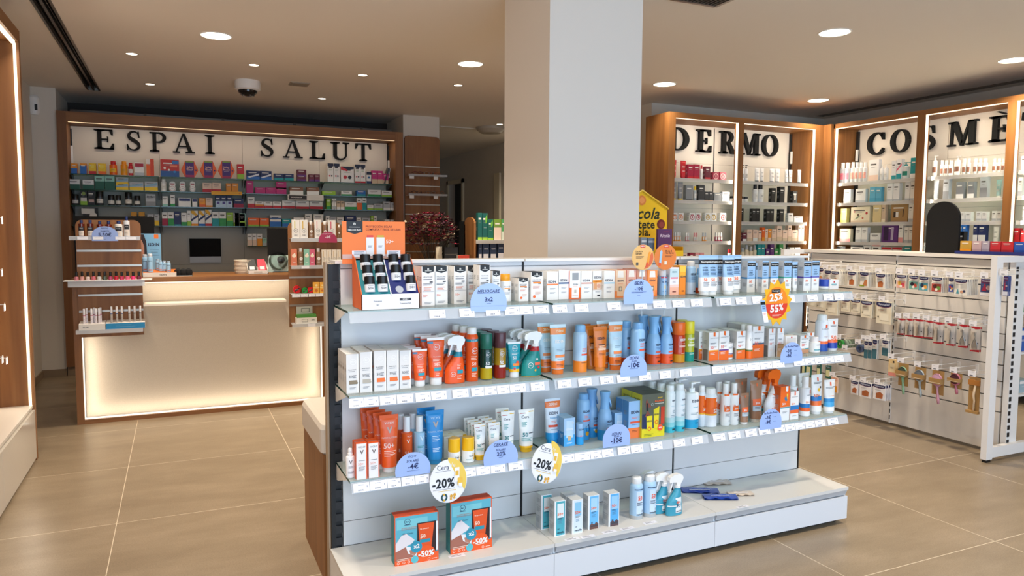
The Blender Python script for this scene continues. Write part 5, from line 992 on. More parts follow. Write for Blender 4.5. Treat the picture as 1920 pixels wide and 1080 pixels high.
I(S3,1202,1246,738.5,819,alc,'yellow and olive gift pack with tennis player','box','carton',rows=2,depth=.085)
aw=lambda w,h,d:aerosol(w,h,'#e8eef0','#f0f2f2',[('T','ISDIN',.3,.68,.46,'#1f2440',.03),('l',.2,.56,.5,1,'#a8c8d0'),('o',.3,.45,.14,'#9ab0b8',.7),('l',.2,.36,.5,2,'#8aa0a8'),('r',.3,.07,.34,.035,'#2a3a44')],bands=((0,.12,'#3ab4c8'),(.12,.22,'#8ad0d8'),(.22,.32,'#bce0e4')),capf=.13)
I(S3,1245.7,1262.7,721,812.4,aw,'white aerosol fading to turquoise base','spray can','aerosol_can',rows=4,rowpx=-.012)
I(S3,1264,1281.3,719,810,aw,'white aerosol fading to turquoise base','spray can','aerosol_can',rows=4,rowpx=-.004)
I(S3,1283,1307.3,715,806,lambda w,h,d:lotionpump(w,h,'#f2f4f4','#f4f6f6',[('T','ISDIN',.1,.6,.6,'#1f2440',.03),('l',.1,.46,.4,1,'#6ab8c8'),('l',0,.34,.6,2,'#8a9aa0'),('l',.3,.12,.3,1,'#0a4a6a')],bands=((.01,.2,'#1fa4d2'),)),'white lotion pump bottle with blue base','bottle','pump_bottle',rows=3,rowpx=-.012)
ar=lambda w,h,d:aerosol(w,h,'#e4e8ec',WH,[('p',[(.3,.78),(.6,.78),(.6,.66),(.3,.66)],'#f2f2f2'),('T','50',.25,.42,.4,'white',.02),('l',.2,.5,.5,1,'#a03a10')],bands=((.3,.34,'#f2b02a'),(.34,.76,ORG)),capf=.16)
I(S3,1319.5,1340.5,726.4,802,ar,'white and orange aerosol with domed cap','spray can','aerosol_can')
I(S3,1308.5,1320,722,None,ar,'white and orange aerosol in back row','spray can','aerosol_can',off=.09)
asp=lambda w,h,d:capbottle(w,h,'#eeeeec',WH,[('r',0,.55,.86,.42,ORG),('p',[(.2,.76),(.6,.76),(.6,.66),(.4,.64),(.2,.66)],'#f4f4f4'),('T','50+',-.1,.4,.4,'white',.02),('l',0,.46,.5,1,'#a03a10'),('l',-.1,.28,.5,3,'#6a6a6e'),('o',.3,.12,.08,'#8a8a8e',.6)],capf=.25,capr=.6,shoulder=.03)
I(S3,1351,1366,719,799.5,asp,'white and orange spray bottle with slim cap','bottle','spray_bottle',rows=2)
I(S3,1367,1382,718,798,asp,'white and orange spray bottle with slim cap','bottle','spray_bottle',rows=2)
TN='#9c765c'
tb=lambda w,h,d:squeeze_tube(w,h,TN,'#efe6de' if h<.16 else '#e8ddd2',[('p',[(-.12,.93),(.12,.93),(.12,.86),(-.12,.86)],'#d86a3a'),('r',0,.48,.72,.16,'#ea6a34'),('T','50+',-.1,.46,.3,'white',.02),('r',0,.33,.72,.12,'#b8c4cc'),('l',0,.36,.5,2,'#5a5a60'),('l',.3,.17,.2,1,'#e8d8c8')],hcf=.08)
I(S3,1386,1402.7,737,797,tb,'small brown tube with white cap','tube','squeeze_tube')
I(S3,1404,1427,712.8,793,tb,'large brown tube with orange patch','tube','squeeze_tube',rows=2,rowpx=-.045,pitch=.06)
I(S3,1430.5,1459,691.5,788,lambda w,h,d:trigger(w,h,'#efedea','#ee6a14',[('r',.3,.36,.62,.3,'#ee6a14'),('T','LA ROCHE-POSAY',.3,.44,.5,'#7a2a08',0.0),('T','50+',.1,.25,.3,'white',.02),('l',.3,.32,.3,1,'#7a2a08'),('r',.3,.17,.6,.05,'#3a9aa0')],lean=.2),'big white trigger spray with orange head','bottle','trigger_spray_bottle',rows=2,rowpx=-.02)
I(S3,1461.8,1479.6,724.6,788.4,lambda w,h,d:carton(w,h,d,'#e9ebec',[('r',0,.7,1,.6,ORG),('r',0,.38,1,.03,'#3aa0b0'),('p',[(.1,1),(.6,1),(.6,.86),(.4,.84),(.1,.86)],'#f4f2f0'),('p',[(-.2,.66),(.2,.72),(.5,.58),(.1,.56)],'#3a7aa0'),('p',[(.3,.78),(.6,.78),(.45,.6)],'#e8d84a'),('T','50+',-.2,.49,.4,'white',.02),('l',0,.25,.5,2,'#8a8a8e')],side='#e4641a',top=ORG),'orange and white carton with palm print','box','carton')
I(S3,1480.8,1496.8,734,786,lambda w,h,d:carton(w,h,d,WH,[('p',[(-.1,1),(.2,1),(.2,.86),(-.1,.86)],'#ee5a2a'),('l',0,.8,.7,1,'#4a4a50'),('T','50+',-.35,.56,.4,'#ee6a2a',.02),('r',0,.42,1,.16,'#2a7ac0'),('r',0,.28,1,.12,'#ee6a34'),('l',0,.12,.5,1,'#888')]),'white carton with blue and orange bands','box','carton',rows=2)
kd=[('p',[(.2,.68),(.5,.68),(.5,.58),(.2,.58)],'#e8402a'),('l',.1,.54,.5,1,'#4a4a50'),('T','50+',-.2,.37,.4,'#ee8a4a',.02)]
I(S3,1500.3,1515,705.7,782,lambda w,h,d:capbottle(w,h,'#f0f0f0',WH,kd,bands=((.13,.22,'#ee6a34'),(.22,.32,'#2a7ac0')),capf=.27,capr=.62,shoulder=.02),'white spray bottle with blue and orange bands','bottle','spray_bottle',rows=2,rowpx=-.03)
I(S3,1518,1539.3,702,778.3,lambda w,h,d:squeeze_tube(w,h,'#f0eeea',WH,[('p',[(-.1,.93),(.15,.93),(.15,.84),(-.1,.84)],'#ee5a2a'),('l',0,.8,.7,2,'#4a4a50'),('e',.1,.62,.12,'#f0c03a'),('e',.4,.68,.07,'#2a2a2a'),('T','50+',-.3,.48,.4,'#ee7a3a',.02)],bands=((.22,.34,'#ee7434'),(.34,.46,'#2a80c4')),hcf=.07),'white tube with yellow mascot shape and bands','tube','squeeze_tube',rows=2,rowpx=-.03,pitch=.06)
I(S3,1542.5,1563.5,711.5,776.5,lambda w,h,d:squeeze_tube(w,h,'#f0eeea',WH,[('p',[(-.1,.93),(.15,.93),(.15,.82),(-.1,.82)],'#ee5a2a'),('l',0,.78,.8,2,'#4a4a50'),('l',0,.52,.5,1,'#f0a07a')],bands=((.2,.34,'#4aa8dc'),(.34,.45,'#2a8ac8')),hcf=.07),'white tube with light blue band at shelf end','tube','squeeze_tube')
# --- base plinth
def gift(w,h,d):
    D=[('r',0,.53,.96,.9,'#5cb4c8'),('r',-.2,.82,.7,.2,'#7cc8d4'),('r',.3,.75,.3,.05,'#4aa4bc'),('e',-.55,.86,.0001,OR),
     ('o',-.42,.87,.07,'#1c3a5a',.86),('T','Be+',-.42,.87,.08,'#1c3a5a'),('l',-.42,.8,.14,1,'#1c3a5a'),('T','LA ESPECIALISTA EN',-.35,.745,.34,'#c8602a',0.0),('T','EMERGENCIAS SOLARES',-.35,.715,.34,'#c8602a',0.0),('T','Gel Crema',-.4,.63,.24,'#2a4a6a',.0,.4),
     ('p',[(-.96,.44),(-.7,.6),(-.5,.64),(-.3,.56),(-.1,.48),(-.2,.42),(-.5,.36),(-.96,.28)],'#e4dfe2'),('p',[(-.96,.28),(-.5,.36),(-.4,.3),(-.1,.2),(.1,.1),(-.96,.1)],'#a86a58'),('p',[(-.5,.36),(-.2,.34),(.05,.2),(.0,.13),(-.4,.22)],'#e8eaec'),('p',[(-.35,.28),(-.1,.3),(0,.22),(-.1,.16),(-.3,.2)],'#b8806a'),
     ('r',.46,.5,.44,.62,'#2c1412'),('p',[(.06,.79),(.8,.79),(.66,.24),(.16,.24)],'#e4541c'),('T','be protect',.35,.68,.2,'#f8dcc8'),('T','50',.28,.53,.12,'#f8dcc8'),('r',.38,.43,.24,.07,'#1f94ac'),('r',.93,.5,.04,.6,'#eef2f4'),
     ('p',[(-1,0),(1,0),(1,.18),(.1,.12),(-1,.1)],OR),('e',.42,.14,.3*.72,OR),('T','-50%',.42,.17,.36,'white',.04),('l',.45,.1,.2,1,'#f8dcc8'),('e',-.02,.33,.13,'#2a94b0'),('T','x2',-.02,.35,.14,'white',.03),('e',-.1,.08,.085,'#5abac4'),('l',-.55,.12,.36,2,'#f8dcc8'),('o',-.85,.05,.03,'#f8dcc8',.7),('o',-.6,.05,.03,'#f8dcc8',.7),('o',-.38,.05,.03,'#f8dcc8',.7),('o',.55,.04,.03,'#f8dcc8',.7),('l',.8,.035,.12,1,'#f8dcc8')]
    return carton(w,h,d,OR,D,side='#3a8a8c',top='#d2502a',sidedecs=[('T','Emergencias',0,.6,.1,'#a8d4d0')])
for (x0,x1,yt,y0,y1,ds) in ((740,822,970,1062,1047.5,'orange and blue gift box marked -50%'),(844.7,921.7,944,1039.7,1025,'orange and blue gift box marked -50%')):
    p,q=onz(x0,y0,.201),onz(x1,y1,.201); w=(q-p).length; a=math.atan2(q.y-p.y,q.x-p.x); h=zat(yt,p.x,p.y)-.201; d=.055
    k=kind(gift,round(w,3),round(h,3),d); c=(p+q)/2+Vector((-math.sin(a),math.cos(a),0))*d/2; put('gift_box',k,(c.x,c.y,.201),a,ds,'box','white base plinth',order=x0)
sen=lambda c,c2,low,pic=None:(lambda w,h,d:carton(w,h,d,'#eceef0',[('r',.1,.5,.8,.96,c),('r',.1,.72,.6,.4,c2),('T','50+',.05,.62,.5,'#ee6a2a',.03),('l',.05,.5,.44,2,'#1c2c44'),('l',.05,.42,.36,3,'#5a8aa8'),('T','ser',-.25,.2,.2,'#2a4a5a'),('T','sensilis',.15,.1,.66,'#1c3a4a',.03)]+([('p',[(-.7,0),(.9,0),(.9,.14),(.5,.2),(.1,.13),(-.3,.19),(-.7,.12)],pic)] if pic else []),side='#bfc4c8',sidedecs=[('l',0,.85,.7,4,'#8a9298'),('r',0,.66,.8,.01,'#8a9298'),('r',0,.36,.8,.01,'#8a9298'),('l',0,.6,.7,5,'#9aa2a8'),('l',0,.3,.7,5,'#9aa2a8')],top='#d4d8da'))
I(S0,1039,1060,939,1004.8,sen('#4aa8b8','#dfe8ea','x'),'white carton with sea green lower front','box','carton',rows=2,depth=.052,rowpx=-.02,pitch=.09)
I(S0,1072,1092.5,936.8,1000,sen('#d8e6f0','#8ac4e4','x'),'white carton with turquoise top','box','carton',rows=2,depth=.052,pitch=.06)
I(S0,1102,1122.8,928.7,991.8,sen('#6ab8ec','#a8d4f2','x','#6a4a44'),'white and blue carton with rocks printed','box','carton',depth=.05)
I(S0,1140.5,1160.8,925,986,sen('#58aee8','#9accf0','x','#5a4448'),'white and blue carton with rocks printed','box','carton',depth=.05)
sae=lambda w,h,d:aerosol(w,h,'#a9cdea','#f2f4f4',[('r',.1,.4,.66,.56,'#cfe2f2'),('r',0,.72,.86,.02,'#1f3a5a'),('T','50',.05,.52,.36,'#ee5a2a',.03),('l',.05,.46,.36,1,'#ee5a2a'),('l',.05,.4,.5,3,'#1c2c44'),('T','sensilis',.1,.13,.6,'#1c3a4a',.03),('o',.45,.2,.07,'#1c3a4a',.7)],bands=((0,.09,'#b4b8b8'),),capf=.16)
I(S0,1181.3,1202.7,892.8,975.7,sae,'pale blue aerosol with white cap and 50','spray can','aerosol_can')
I(S0,1206,1227.3,888.6,971.6,sae,'pale blue aerosol with white cap and 50','spray can','aerosol_can')
str_=lambda w,h,d:trigger(w,h,'#3a9ab4','#f2f2f2',[('r',.3,.26,.4,.36,'#e8eef0'),('T','50+',.25,.33,.26,'#ee5a2a',.03),('l',.25,.27,.26,3,'#1c2c44'),('T','sensilis',.3,.12,.36,'#1c3a4a',.02),('r',-.5,.25,.5,.03,'#dfe4e4')],base='#b8a48c')
I(S0,1247.5,1278,888,969,str_,'sea blue trigger spray bottle with white head','bottle','trigger_spray_bottle',rows=3,rowpx=-.045,pitch=.045)
def sachet(name,px,py,w,l,rz,c,desc,z=.203,wave=.008):
    p=onz(px,py,.201); b=MB(); n,m=10,4; vs_=[];fs=[]
    for i in range(n+1):
        for j in range(m+1):
            u,v=i/n-.5,j/m-.5; hh=.003+.006*(1-(2*u)**2)*(1-(2*v)**2)+wave*math.sin(u*9)**2*.5+.002*math.sin(v*14+u*20)
            vs_.append((u*l,v*w,hh))
    for i in range(n):
        for j in range(m): a=i*(m+1)+j; fs.append((a,a+m+1,a+m+2,a+1))
    b.add(vs_,fs,c+'|g',True); b.add([(x,y,.0) for x,y,z_ in vs_],[f[::-1] for f in fs],c+'|g'); 
    b.add([(-l*.3,-w*.3,.0135),(l*.25,-w*.3,.0135),(l*.25,-w*.22,.0135),(-l*.3,-w*.22,.0135)],[(0,1,2,3)],'#e8e8f0')
    reg(b.build('sachet',loc=(p.x,p.y,z),rz=rz),desc,'sachet')
sachet('s',1312,921,.075,.19,-.5,'#1d3fa0','upper dark blue foil sachet lying on base plinth'); sachet('s',1350,934,.07,.17,-.42,'#2448ac','lower dark blue foil sachet lying on base plinth',z=.206)
sachet('s',1343,906,.07,.15,-.3,'#d6c6b6','upper beige sachet lying at back of base plinth'); sachet('s',1388,927,.06,.13,-.35,'#d8c8b6','right beige sachet lying on base plinth')
for px,py in ((856,1039),(1072,1007.5),(1102,1003),(1142,994),(1176,988),(1219,977),(1392,947)):
    p=onz(px,py+3,.201); b=MB(); b.box(-.035,-.012,0,.035,.012,.0006,'#e9e9f1'); b.add([(-.025,-.004,.0008),(.02,-.004,.0008),(.02,-.001,.0008),(-.025,-.001,.0008)],[(0,1,2,3)],'#77777f'); b.add([(-.025,.004,.0008),(.01,.004,.0008),(.01,.007,.0008),(-.025,.007,.0008)],[(0,1,2,3)],'#77777f')
    reg(b.build('price_tag',loc=p),'flat clear price tag','price tag','lying on white base plinth',order=px)
# --- orange counter display with roll-on sticks on the top shelf
dy=2.785; xL,xR=xat(678,dy,1.233),xat(787,dy,1.233); wD=xR-xL; z0=1.235; o=root('product_display',((xL+xR)/2,dy,z0)); 
zb=zat(552,.7,dy)-z0; zt=zat(486,.7,dy+.1)-z0; D_=.16; hw=wD/2
b=MB(); b.box(-hw,0,0,hw,.002,zb,'#f0f0f6'); 
b.decals(lambda u,v,e:(u,-e,v),wD,zb,[('T','Fotostick',-.45,.55,.14,'#4a4a52'),('T','50+',-.45,.3,.05,'#4a4a52'),('r',.5,.62,.2,.16,'#3a3a40'),('T','SPORT',.5,.62,.1,'white'),('T','Transparent Stick',.5,.35,.2,'#2a2a2e')],e=.0004); b.build('front_panel',o)
sl=(zt-zb); dd=.11
b=MB(); b.prism([(0,0),(D_,0),(D_,zt+.02),(dd,zt),(0,zb)],lambda a,c,d:(d,a,c),-hw,-hw+.003,'#e2672a'); b.build('side_panel',o); b=MB(); b.prism([(0,0),(D_,0),(D_,zt+.02),(dd,zt),(0,zb)],lambda a,c,d:(d,a,c),hw-.003,hw,'#e2672a'); b.build('side_panel',o)
fnS=lambda u,v,e:(u,dd*v/sl-e,zb+v+e*.5-.004)
def quadp(u0,u1,c,nm):
    b=MB(); b.add([fnS(u0,0,0),fnS(u1,0,0),fnS(u1,sl,0),fnS(u0,sl,0)],[(0,1,2,3)],c); return b,nm
b,_=quadp(-hw+.003,0,'#127a84','tray'); b.build('tray',o); b,_=quadp(0,hw-.003,'#16266a','tray'); 
b.add([fnS(.33*hw+.016*math.cos(a*.3927),sl*.15+.013*math.sin(a*.3927),.001) for a in range(16)],[tuple(range(16))],'#aab0bc'); b.build('tray',o)
b=MB(); b.box(-.002,0,zb-.004,.002,.003,zb,'white'); b.add([fnS(-.002,0,.004),fnS(.002,0,.004),fnS(.002,sl,.004),fnS(-.002,sl,.004)],[(0,1,2,3)],'white'); b.build('divider',o)
bt_=zat(415,.7,dy+D_)-z0; wl,wr=ony(641,440,dy+D_).x-(xL+xR)/2,ony(759,440,dy+D_).x-(xL+xR)/2; hh=bt_-zt; wB=wr-wl; cB=(wl+wr)/2
b=MB(); b.box(wl,D_-.002,zt-.02,wr,D_,bt_,'#ee7a2e')
b.decals(lambda u,v,e:(cB+u,D_-.002-e,zt+v),wB,hh,[('p',[(-.86,1),(-.36,1),(-.36,.72),(-.61,.66),(-.86,.72)],'black'),('T','n',-.61,.93,.03,'white',.03),('l',-.61,.84,.16,1,'white'),('T','HELIOCARE',-.61,.77,.2,'white',.01),('T','PROTECCIÓN SOLAR',.16,.87,.42,'#7a2c10',.01),('T','COMPLETA Y FÁCIL DE USAR',.3,.79,.56,'#7a2c10',.01),('T','50+',.5,.46,.12,'#fbe8d8'),('r',0,.06,1,.12,'#c8a8a0'),('r',-.48,.13,.22,.18,'#e8ecf6'),('l',-.48,.18,.16,3,'#4a4a6a'),('r',.62,.13,.22,.18,'#e8ecf6'),('l',.62,.18,.16,3,'#4a4a6a'),
  ('r',-.13,.32,.12,.5,'#e6e6ea'),('r',-.13,.6,.1,.06,'#d8453a'),('r',.2,.32,.13,.5,'#e6e6ea'),('r',.2,.6,.11,.06,'#c8a83a'),('l',-.13,.34,.07,2,'#5a5a60'),('l',.2,.34,.07,2,'#5a5a60')],e=.0005); b.build('header_card',o)
b=MB(); b.box(-hw,D_-.002,.0,hw,D_,zt,'#c85a22'); b.build('back_panel',o)
reg(o,'orange cardboard display with header, holding sun sticks','display stand')
def rollon(w,h,d):
    return capbottle(w,h,'#e8e8ec','black',[('l',0,.4,.5,2,'#5a5a60'),('T','50+',0,.24,.5,'#6a6a70')],capf=.5,capr=1.02,shoulder=.005)
kr=kind(rollon,.040,.062,0)
fixed=[(r,c) for r in range(3) for c in range(4)]
for r,c in fixed:
    if (r,c)==(2,2): continue
    u=(-.68,-.24,.30,.74)[c]*hw-(0,.0,.0)[r]; v=sl*(.10+.31*(2-r)); q=fnS(u,v,.004)
    ob=put('sunscreen_stick',kr,((xL+xR)/2+q[0],dy+q[1]+.010,z0+q[2]-.004),0,'black capped white stick in '+('teal' if c<2 else 'navy')+' side of orange display','sun stick',('upper','middle','lower')[r]+' row',order=c)
    ob.rotation_euler=(-.15,0,0)
# ================================================================== goods on the wall cabinets
def two(c1,c2,f=.4,extra=(),top=None):
    return lambda w,h,d:carton(w,h,d,c1,[('r',0,f/2,1,f,c2),('r',-.1,.78,.6,.07,'#55504a' if c1 in ('white','cream','silver','peach','beige','mint','paleblue') else '#f0ece4'),('l',-.1,.66,.5,2,'#8a8a8a')]+list(extra),top=top)
SHORT=dict(white='white',cream='cream')
class Row:
    def __init__(s,S,ox,oy,k): s.S,s.ox,s.oy,s.k=S,ox,oy,k
    def __call__(s,x0,x1,y0,c1,c2=None,f=.4,desc=None,kd='b',n=1,rows=1,stack=1,off=.03,extra=(),cat=None,nm=None,depth=None):
        X0,X1=s.ox+x0/s.k,s.ox+x1/s.k; wpx=(X1-X0)/n
        for i in range(n):
            a,b_=X0+i*wpx,X0+(i+1)*wpx
            if kd=='b':
                fn=two(c1,c2 or c1,f,extra); ds=desc or (c1+' carton with '+c2+' lower part' if c2 else 'plain '+c1+' carton'); ct,nn=cat or 'box',nm or 'carton'
            elif kd=='jar': fn=lambda w,h,d:jar(w,h,c1,c2,[('r',0,.32,1.1,.3,'#e4e0d8'),('l',0,.36,.5,2,'#555')],lf=.38); ds=desc or c1+' jar with '+c2+' lid'; ct,nn='jar','jar'
            elif kd=='bot': fn=lambda w,h,d:capbottle(w,h,c1,c2,[('r',0,.35,.9,.3,extra[0] if extra else '#e6e2da'),('l',0,.4,.5,3,'#666')],capf=f if f!=.4 else .25,capr=.7); ds=desc or c1+' bottle with '+c2+' cap'; ct,nn=cat or 'bottle',nm or 'bottle'
            elif kd=='pump': fn=lambda w,h,d:lotionpump(w,h,c1,c2,[('r',0,.35,.9,.25,extra[0] if extra else '#e6e2da'),('l',0,.4,.5,3,'#666')]); ds=desc or c1+' pump bottle with '+c2+' pump'; ct,nn='bottle','pump_bottle'
            elif kd=='tube': fn=lambda w,h,d:squeeze_tube(w,h,c1,c2,[('l',0,.7,.5,3,'#f0e8e0' if c1 not in ('white','cream') else '#777'),('l',0,.45,.5,3,'#f0e8e0' if c1 not in ('white','cream') else '#777')]); ds=desc or c1+' tube with '+c2+' cap'; ct,nn='tube','squeeze_tube'
            item(s.S,a,b_,s.oy+y0/s.k,None,fn,ds,ct,nn,rows=rows,off=off+.0,depth=depth or ((.07 if s.S.ax=='y' and 'rear' in s.S.place else .045) if kd=='b' else None))
def E(z,place,k=4.5): return Shelf('y',z,8.87,9.1,place)
e1=E(2.113,'rear cabinet top shelf'); e2=E(1.955,'rear cabinet second shelf'); e3=E(1.79,'rear cabinet third shelf'); e4=E(1.581,'rear cabinet fourth shelf'); e5=E(1.358,'rear cabinet short bottom shelf')
A=lambda S:Row(S,100,200,4.5); B=lambda S:Row(S,440,200,4.5)
r=A(e1)
r(150,203,478,'amber','blue',.55); r(227,283,478,'amber','blue',.8); r(301,362,477,'yellow','red',.3,extra=(('e',0,.7,.3,'#f6d84a'),)); r(379,445,479,'yellow','orange',.3,extra=(('e',0,.7,.3,'#f6d84a'),))
r(475,542,460,'orange','red',kd='bot',f=.25,extra=('#f2b82a',)); r(569,630,462,'amber','amber',kd='bot',f=.22,extra=('#e8a01e',),desc='amber tablet bottle with yellow cap'); r(633,677,474,'red','red',kd='bot',f=.25,desc='small red bottle with red cap')
r(686,768,470,'white','silver',.25,extra=(('r',0,.8,.9,.25,'#b0203a'),),desc='white carton with red heading'); r(786,852,441,'amber','orange',.9,extra=(('r',.5,.5,.45,1,'#d8421c'),('r',-.5,.85,.5,.3,'#f0e8e0')),desc='orange and red upright carton')
r(904,1066,446,'#c83428','#2a5a9a',.35,extra=(('e',-.55,.5,.07,'#f0e8e0'),('e',-.1,.4,.06,'#f0e8e0'),('e',.5,.3,.07,'#2a8ad0'),('r',.4,.62,.4,.1,'#ee8a6a'),('r',.6,.85,.36,.2,'#3a7ac0')),desc='wide red and blue gift carton')
def hexa(w,h,d):
    b=MB(); P=[(-w*.26,0),(w*.26,0),(w*.5,h*.45),(w*.26,h),(-w*.26,h),(-w*.5,h*.45)]; b.prism(P,lambda a,c,dd:(a,dd,c),-d/2,d/2,'#ea6426')
    b.decals(lambda u,v,e:(u,-d/2-e,v),w,h,[('p',[(-.5,.02),(.5,.02),(.5,.98),(-.5,.98)],'#4c2a78'),('p',[(-.45,.9),(.45,.9),(.45,.98),(-.45,.98)],'#7aa04a'),('T','Juley',0,.62,.36,'#f0c0b0',.02),('T','Mood',0,.5,.36,'#f0c0b0',.02),('l',0,.4,.3,1,'#e8d0e8'),('p',[(-.5,.02),(.5,.02),(.5,.16),(-.5,.16)],'#a82858'),('e',.72,.45,.05,'#3a2a6a')]); return [(None,b.mesh('carton'),[])]
for a,c in ((1078,1227),(1236,1384),(1389,1534)): item(e1,100+a/4.5,100+c/4.5,200+458/4.5,None,hexa,'orange hexagon pack with purple middle','box','carton',off=.03,depth=.05)
r(1552,1612,486,'red','lime',.35,desc='red hanging pouch style carton')
r=B(e1)
r(100,214,540,'navy','blue',.35,extra=(('p',[(-.9,.3),(.9,.7),(.9,.5),(-.6,.2)],'#e8e8f0'),)); r(215,314,543,'navy','blue',.35,extra=(('p',[(-.9,.3),(.9,.7),(.9,.5),(-.6,.2)],'#e8e8f0'),)); r(333,416,566,'navy','teal',.4); r(419,500,568,'navy','teal',.4)
r(528,606,576,'maroon','purple',.3,depth=.08); 
for i in range(1):
    S_=Shelf('y',2.113+.052,8.87,9.1,'rear cabinet top shelf'); item(S_,440+528/4.5,440+606/4.5,200+532/4.5,None,two('maroon','purple',.3),'maroon carton stacked on another','box','carton',off=.03,depth=.08)
r(628,672,572,'maroon','purple',.3); r(674,720,572,'maroon','purple',.3)
fam=(('p',[(-1,1),(1,1),(1,.86),(0,.78),(-1,.86)],'#1b2440'),('e',-.35,.34,.14,'#c8303a'),('e',.35,.34,.14,'#22262e'),('l',0,.66,.6,2,'#4a9a50'))
r(786,836,478,'white','white',.1,extra=fam,desc='tall white carton with navy top and figures'); r(838,888,480,'white','white',.1,extra=fam,desc='tall white carton with navy top and figures')
r(896,1008,506,'white','white',.1,extra=fam+(('p',[(-1,1),(-1,.8),(0,.7),(0,.8)],'#c8303a'),),desc='wide white carton with navy and red top'); r(1016,1060,488,'white','red',.1,extra=fam,desc='tall white carton with navy top and figures'); r(1062,1104,490,'white','red',.1,extra=fam,desc='tall white carton with navy top and figures')
r(1113,1153,548,'white','navy',.2,extra=(('r',0,.85,1,.25,'#1b2440'),('r',0,.5,.5,.16,'#2a6aa0'))); r(1158,1205,540,'magenta','beige',.35); r(1206,1251,542,'magenta','beige',.35); r(1253,1298,565,'magenta','beige',.35)
for i in range(5):
    b=MB(); b.box(-.012,-.05,0,.012,.05,.2,('charcoal','navy','silver','black','white')[i]); o_=b.build('brochure',loc=(2.385+i*.004-.0,8.92+i*.012,2.113)); o_.rotation_euler=(0,.28-.02*i,0); o_.location=(2.33+i*.013,8.93+i*.012,2.117)
    o_.scale=(.16,1,1); reg(o_,'dark leaflet leaning at right end','leaflet','rear cabinet top shelf',order=i)
r=A(e2)
r(126,226,613,'white','darkgreen',.5); r(248,345,618,'white','darkgreen',.5); r(351,433,583,'mint','darkgreen',.6); r(436,520,585,'mint','darkgreen',.6)
cu=(('p',[(-1,.55),(.9,.9),(.9,.6),(-1,.4)],'#8ab0c8'),)
r(529,636,642,'silver','yellow',.4,extra=cu)
item(Shelf('y',1.955+.052,8.87,9.1,'rear cabinet second shelf'),100+529/4.5,100+636/4.5,200+596/4.5,None,two('silver','yellow',.4,cu),'silver and yellow carton stacked on another','box','carton',off=.03,depth=.07)
r(642,764,636,'silver','yellow',.4,extra=cu); r(771,884,632,'silver','yellow',.4,extra=cu)
r(907,957,612,'white','white',kd='bot',f=.2)
def eight(w,h,d):
    b=MB(); P=[(w*.5*math.cos(a*.349),h*.29+h*.29*math.sin(a*.349)) for a in range(-14,4+1)]
    P=[(w*.48*math.cos(math.radians(q)),h*.3+h*.3*math.sin(math.radians(q))) for q in range(-220,41,13)]+[(w*.44*math.cos(math.radians(q)),h*.74+h*.26*math.sin(math.radians(q))) for q in range(-35,216,13)]
    b.prism(P,lambda a,c,dd:(a,dd,c),-d/2,d/2,'white'); b.decals(lambda u,v,e:(u,-d/2-e,v),w,h,[('r',0,.74,.6,.12,'#b04050'),('o',0,.3,.4,'#b04050',.9),('l',0,.32,.4,2,'#7a7a80')]); return [(None,b.mesh('carton'),[])]
for a,c in ((976,1037),(1063,1120),(1149,1202)): item(e2,100+a/4.5,100+c/4.5,200+630/4.5,None,eight,'white pack shaped like a figure eight','box','carton',off=.03,depth=.03)
r(1259,1338,643,'peach','red',.35); r(1341,1418,643,'peach','red',.35); r(1459,1505,646,'amber','orange',.2,n=1); r(1508,1562,646,'amber','orange',.2)
for px0,px1,py0,py1,c,ds in ((396.3,453.7,358.8,365.5,'#f0b01c','yellow shelf strip sign hanging from second shelf'),(539.5,606.7,365,376.4,'#d8d4cc','white and black shelf strip sign hanging from second shelf')):
    p,q=ony(px0,(py0+py1)/2,8.84),ony(px1,(py0+py1)/2,8.84); h=ony(px0,py0,8.84).z-ony(px0,py1,8.84).z; b=MB(); w=q.x-p.x; b.box(-w/2,-.002,-h/2,w/2,0,h/2,c); b.decals(lambda u,v,e:(u,-.002-e,v-h/2),w,h,[('r',-.45,.5,.5,.7,'#2a2420'),('T','BLOQUEADOR',-.5,.5,.3,'#e8e0d8')] if c[1]=='d' else [('l',0,.5,.7,1,'#c8501a'),('e',.85,.5,.03,'#e0861a')])
    reg(b.build('shelf_sign',loc=((p.x+q.x)/2,8.84,(p.z+q.z)/2)),ds,'sign')
r=A(e3)
for a,c,y in ((159,218,740),(364,428,716),(462,520,746),(527,575,748),(606,668,722),(684,738,752)): r(a,c,y,'charcoal','black',kd='jar')
r(229,288,712,'black','lime',.3,extra=(('e',0,.82,.3,'#8aa04a'),('r',0,.4,.9,.25,'#d8d4cc')),desc='black and green tall carton'); r(291,355,708,'black','black',.1,extra=(('r',0,.3,.7,.2,'#c8a8a0'),),desc='black tall carton'); r(779,865,738,'silver','grey',.4,extra=(('T','ZinBall',0,.78,.8,'#2a2a2e'),))
r(922,968,756,'white','mint',.25); r(988,1028,745,'white','green',.25); r(1056,1162,770,'white','white',.1,extra=(('r',0,.8,.9,.3,'#1f2a6a'),),desc='white carton with navy heading'); r(1173,1216,776,'white','white',.1,extra=(('r',0,.8,.9,.3,'#1f2a6a'),),desc='small white carton with navy heading'); r(1231,1286,771,'amber','orange',.3); r(1288,1345,771,'peach','amber',.2)
for a,c in ((1368,1415),(1416,1463),(1465,1513)): r(a,c,752,'navy','paleblue',.55,extra=(('r',0,.4,.5,.2,'#5a4a9a'),))
r(1521,1606,776,'navy','crimson',.45)
r=A(e4)
r(252,379,853,'black','yellow',.3,extra=(('e',.4,.55,.25,'#e8e4dc'),('r',-.3,.8,.9,.3,'#e8e4dc'))); r(657,708,890,'black','amber',.3,kd='b',desc='dark carton with amber top',extra=(('r',0,.85,1,.3,'#d8981c'),)); r(723,775,890,'black','amber',.3,desc='dark carton with amber top',extra=(('r',0,.85,1,.3,'#d8981c'),)); r(796,851,908,'silver','yellow',.45); r(855,893,908,'silver','yellow',.45)
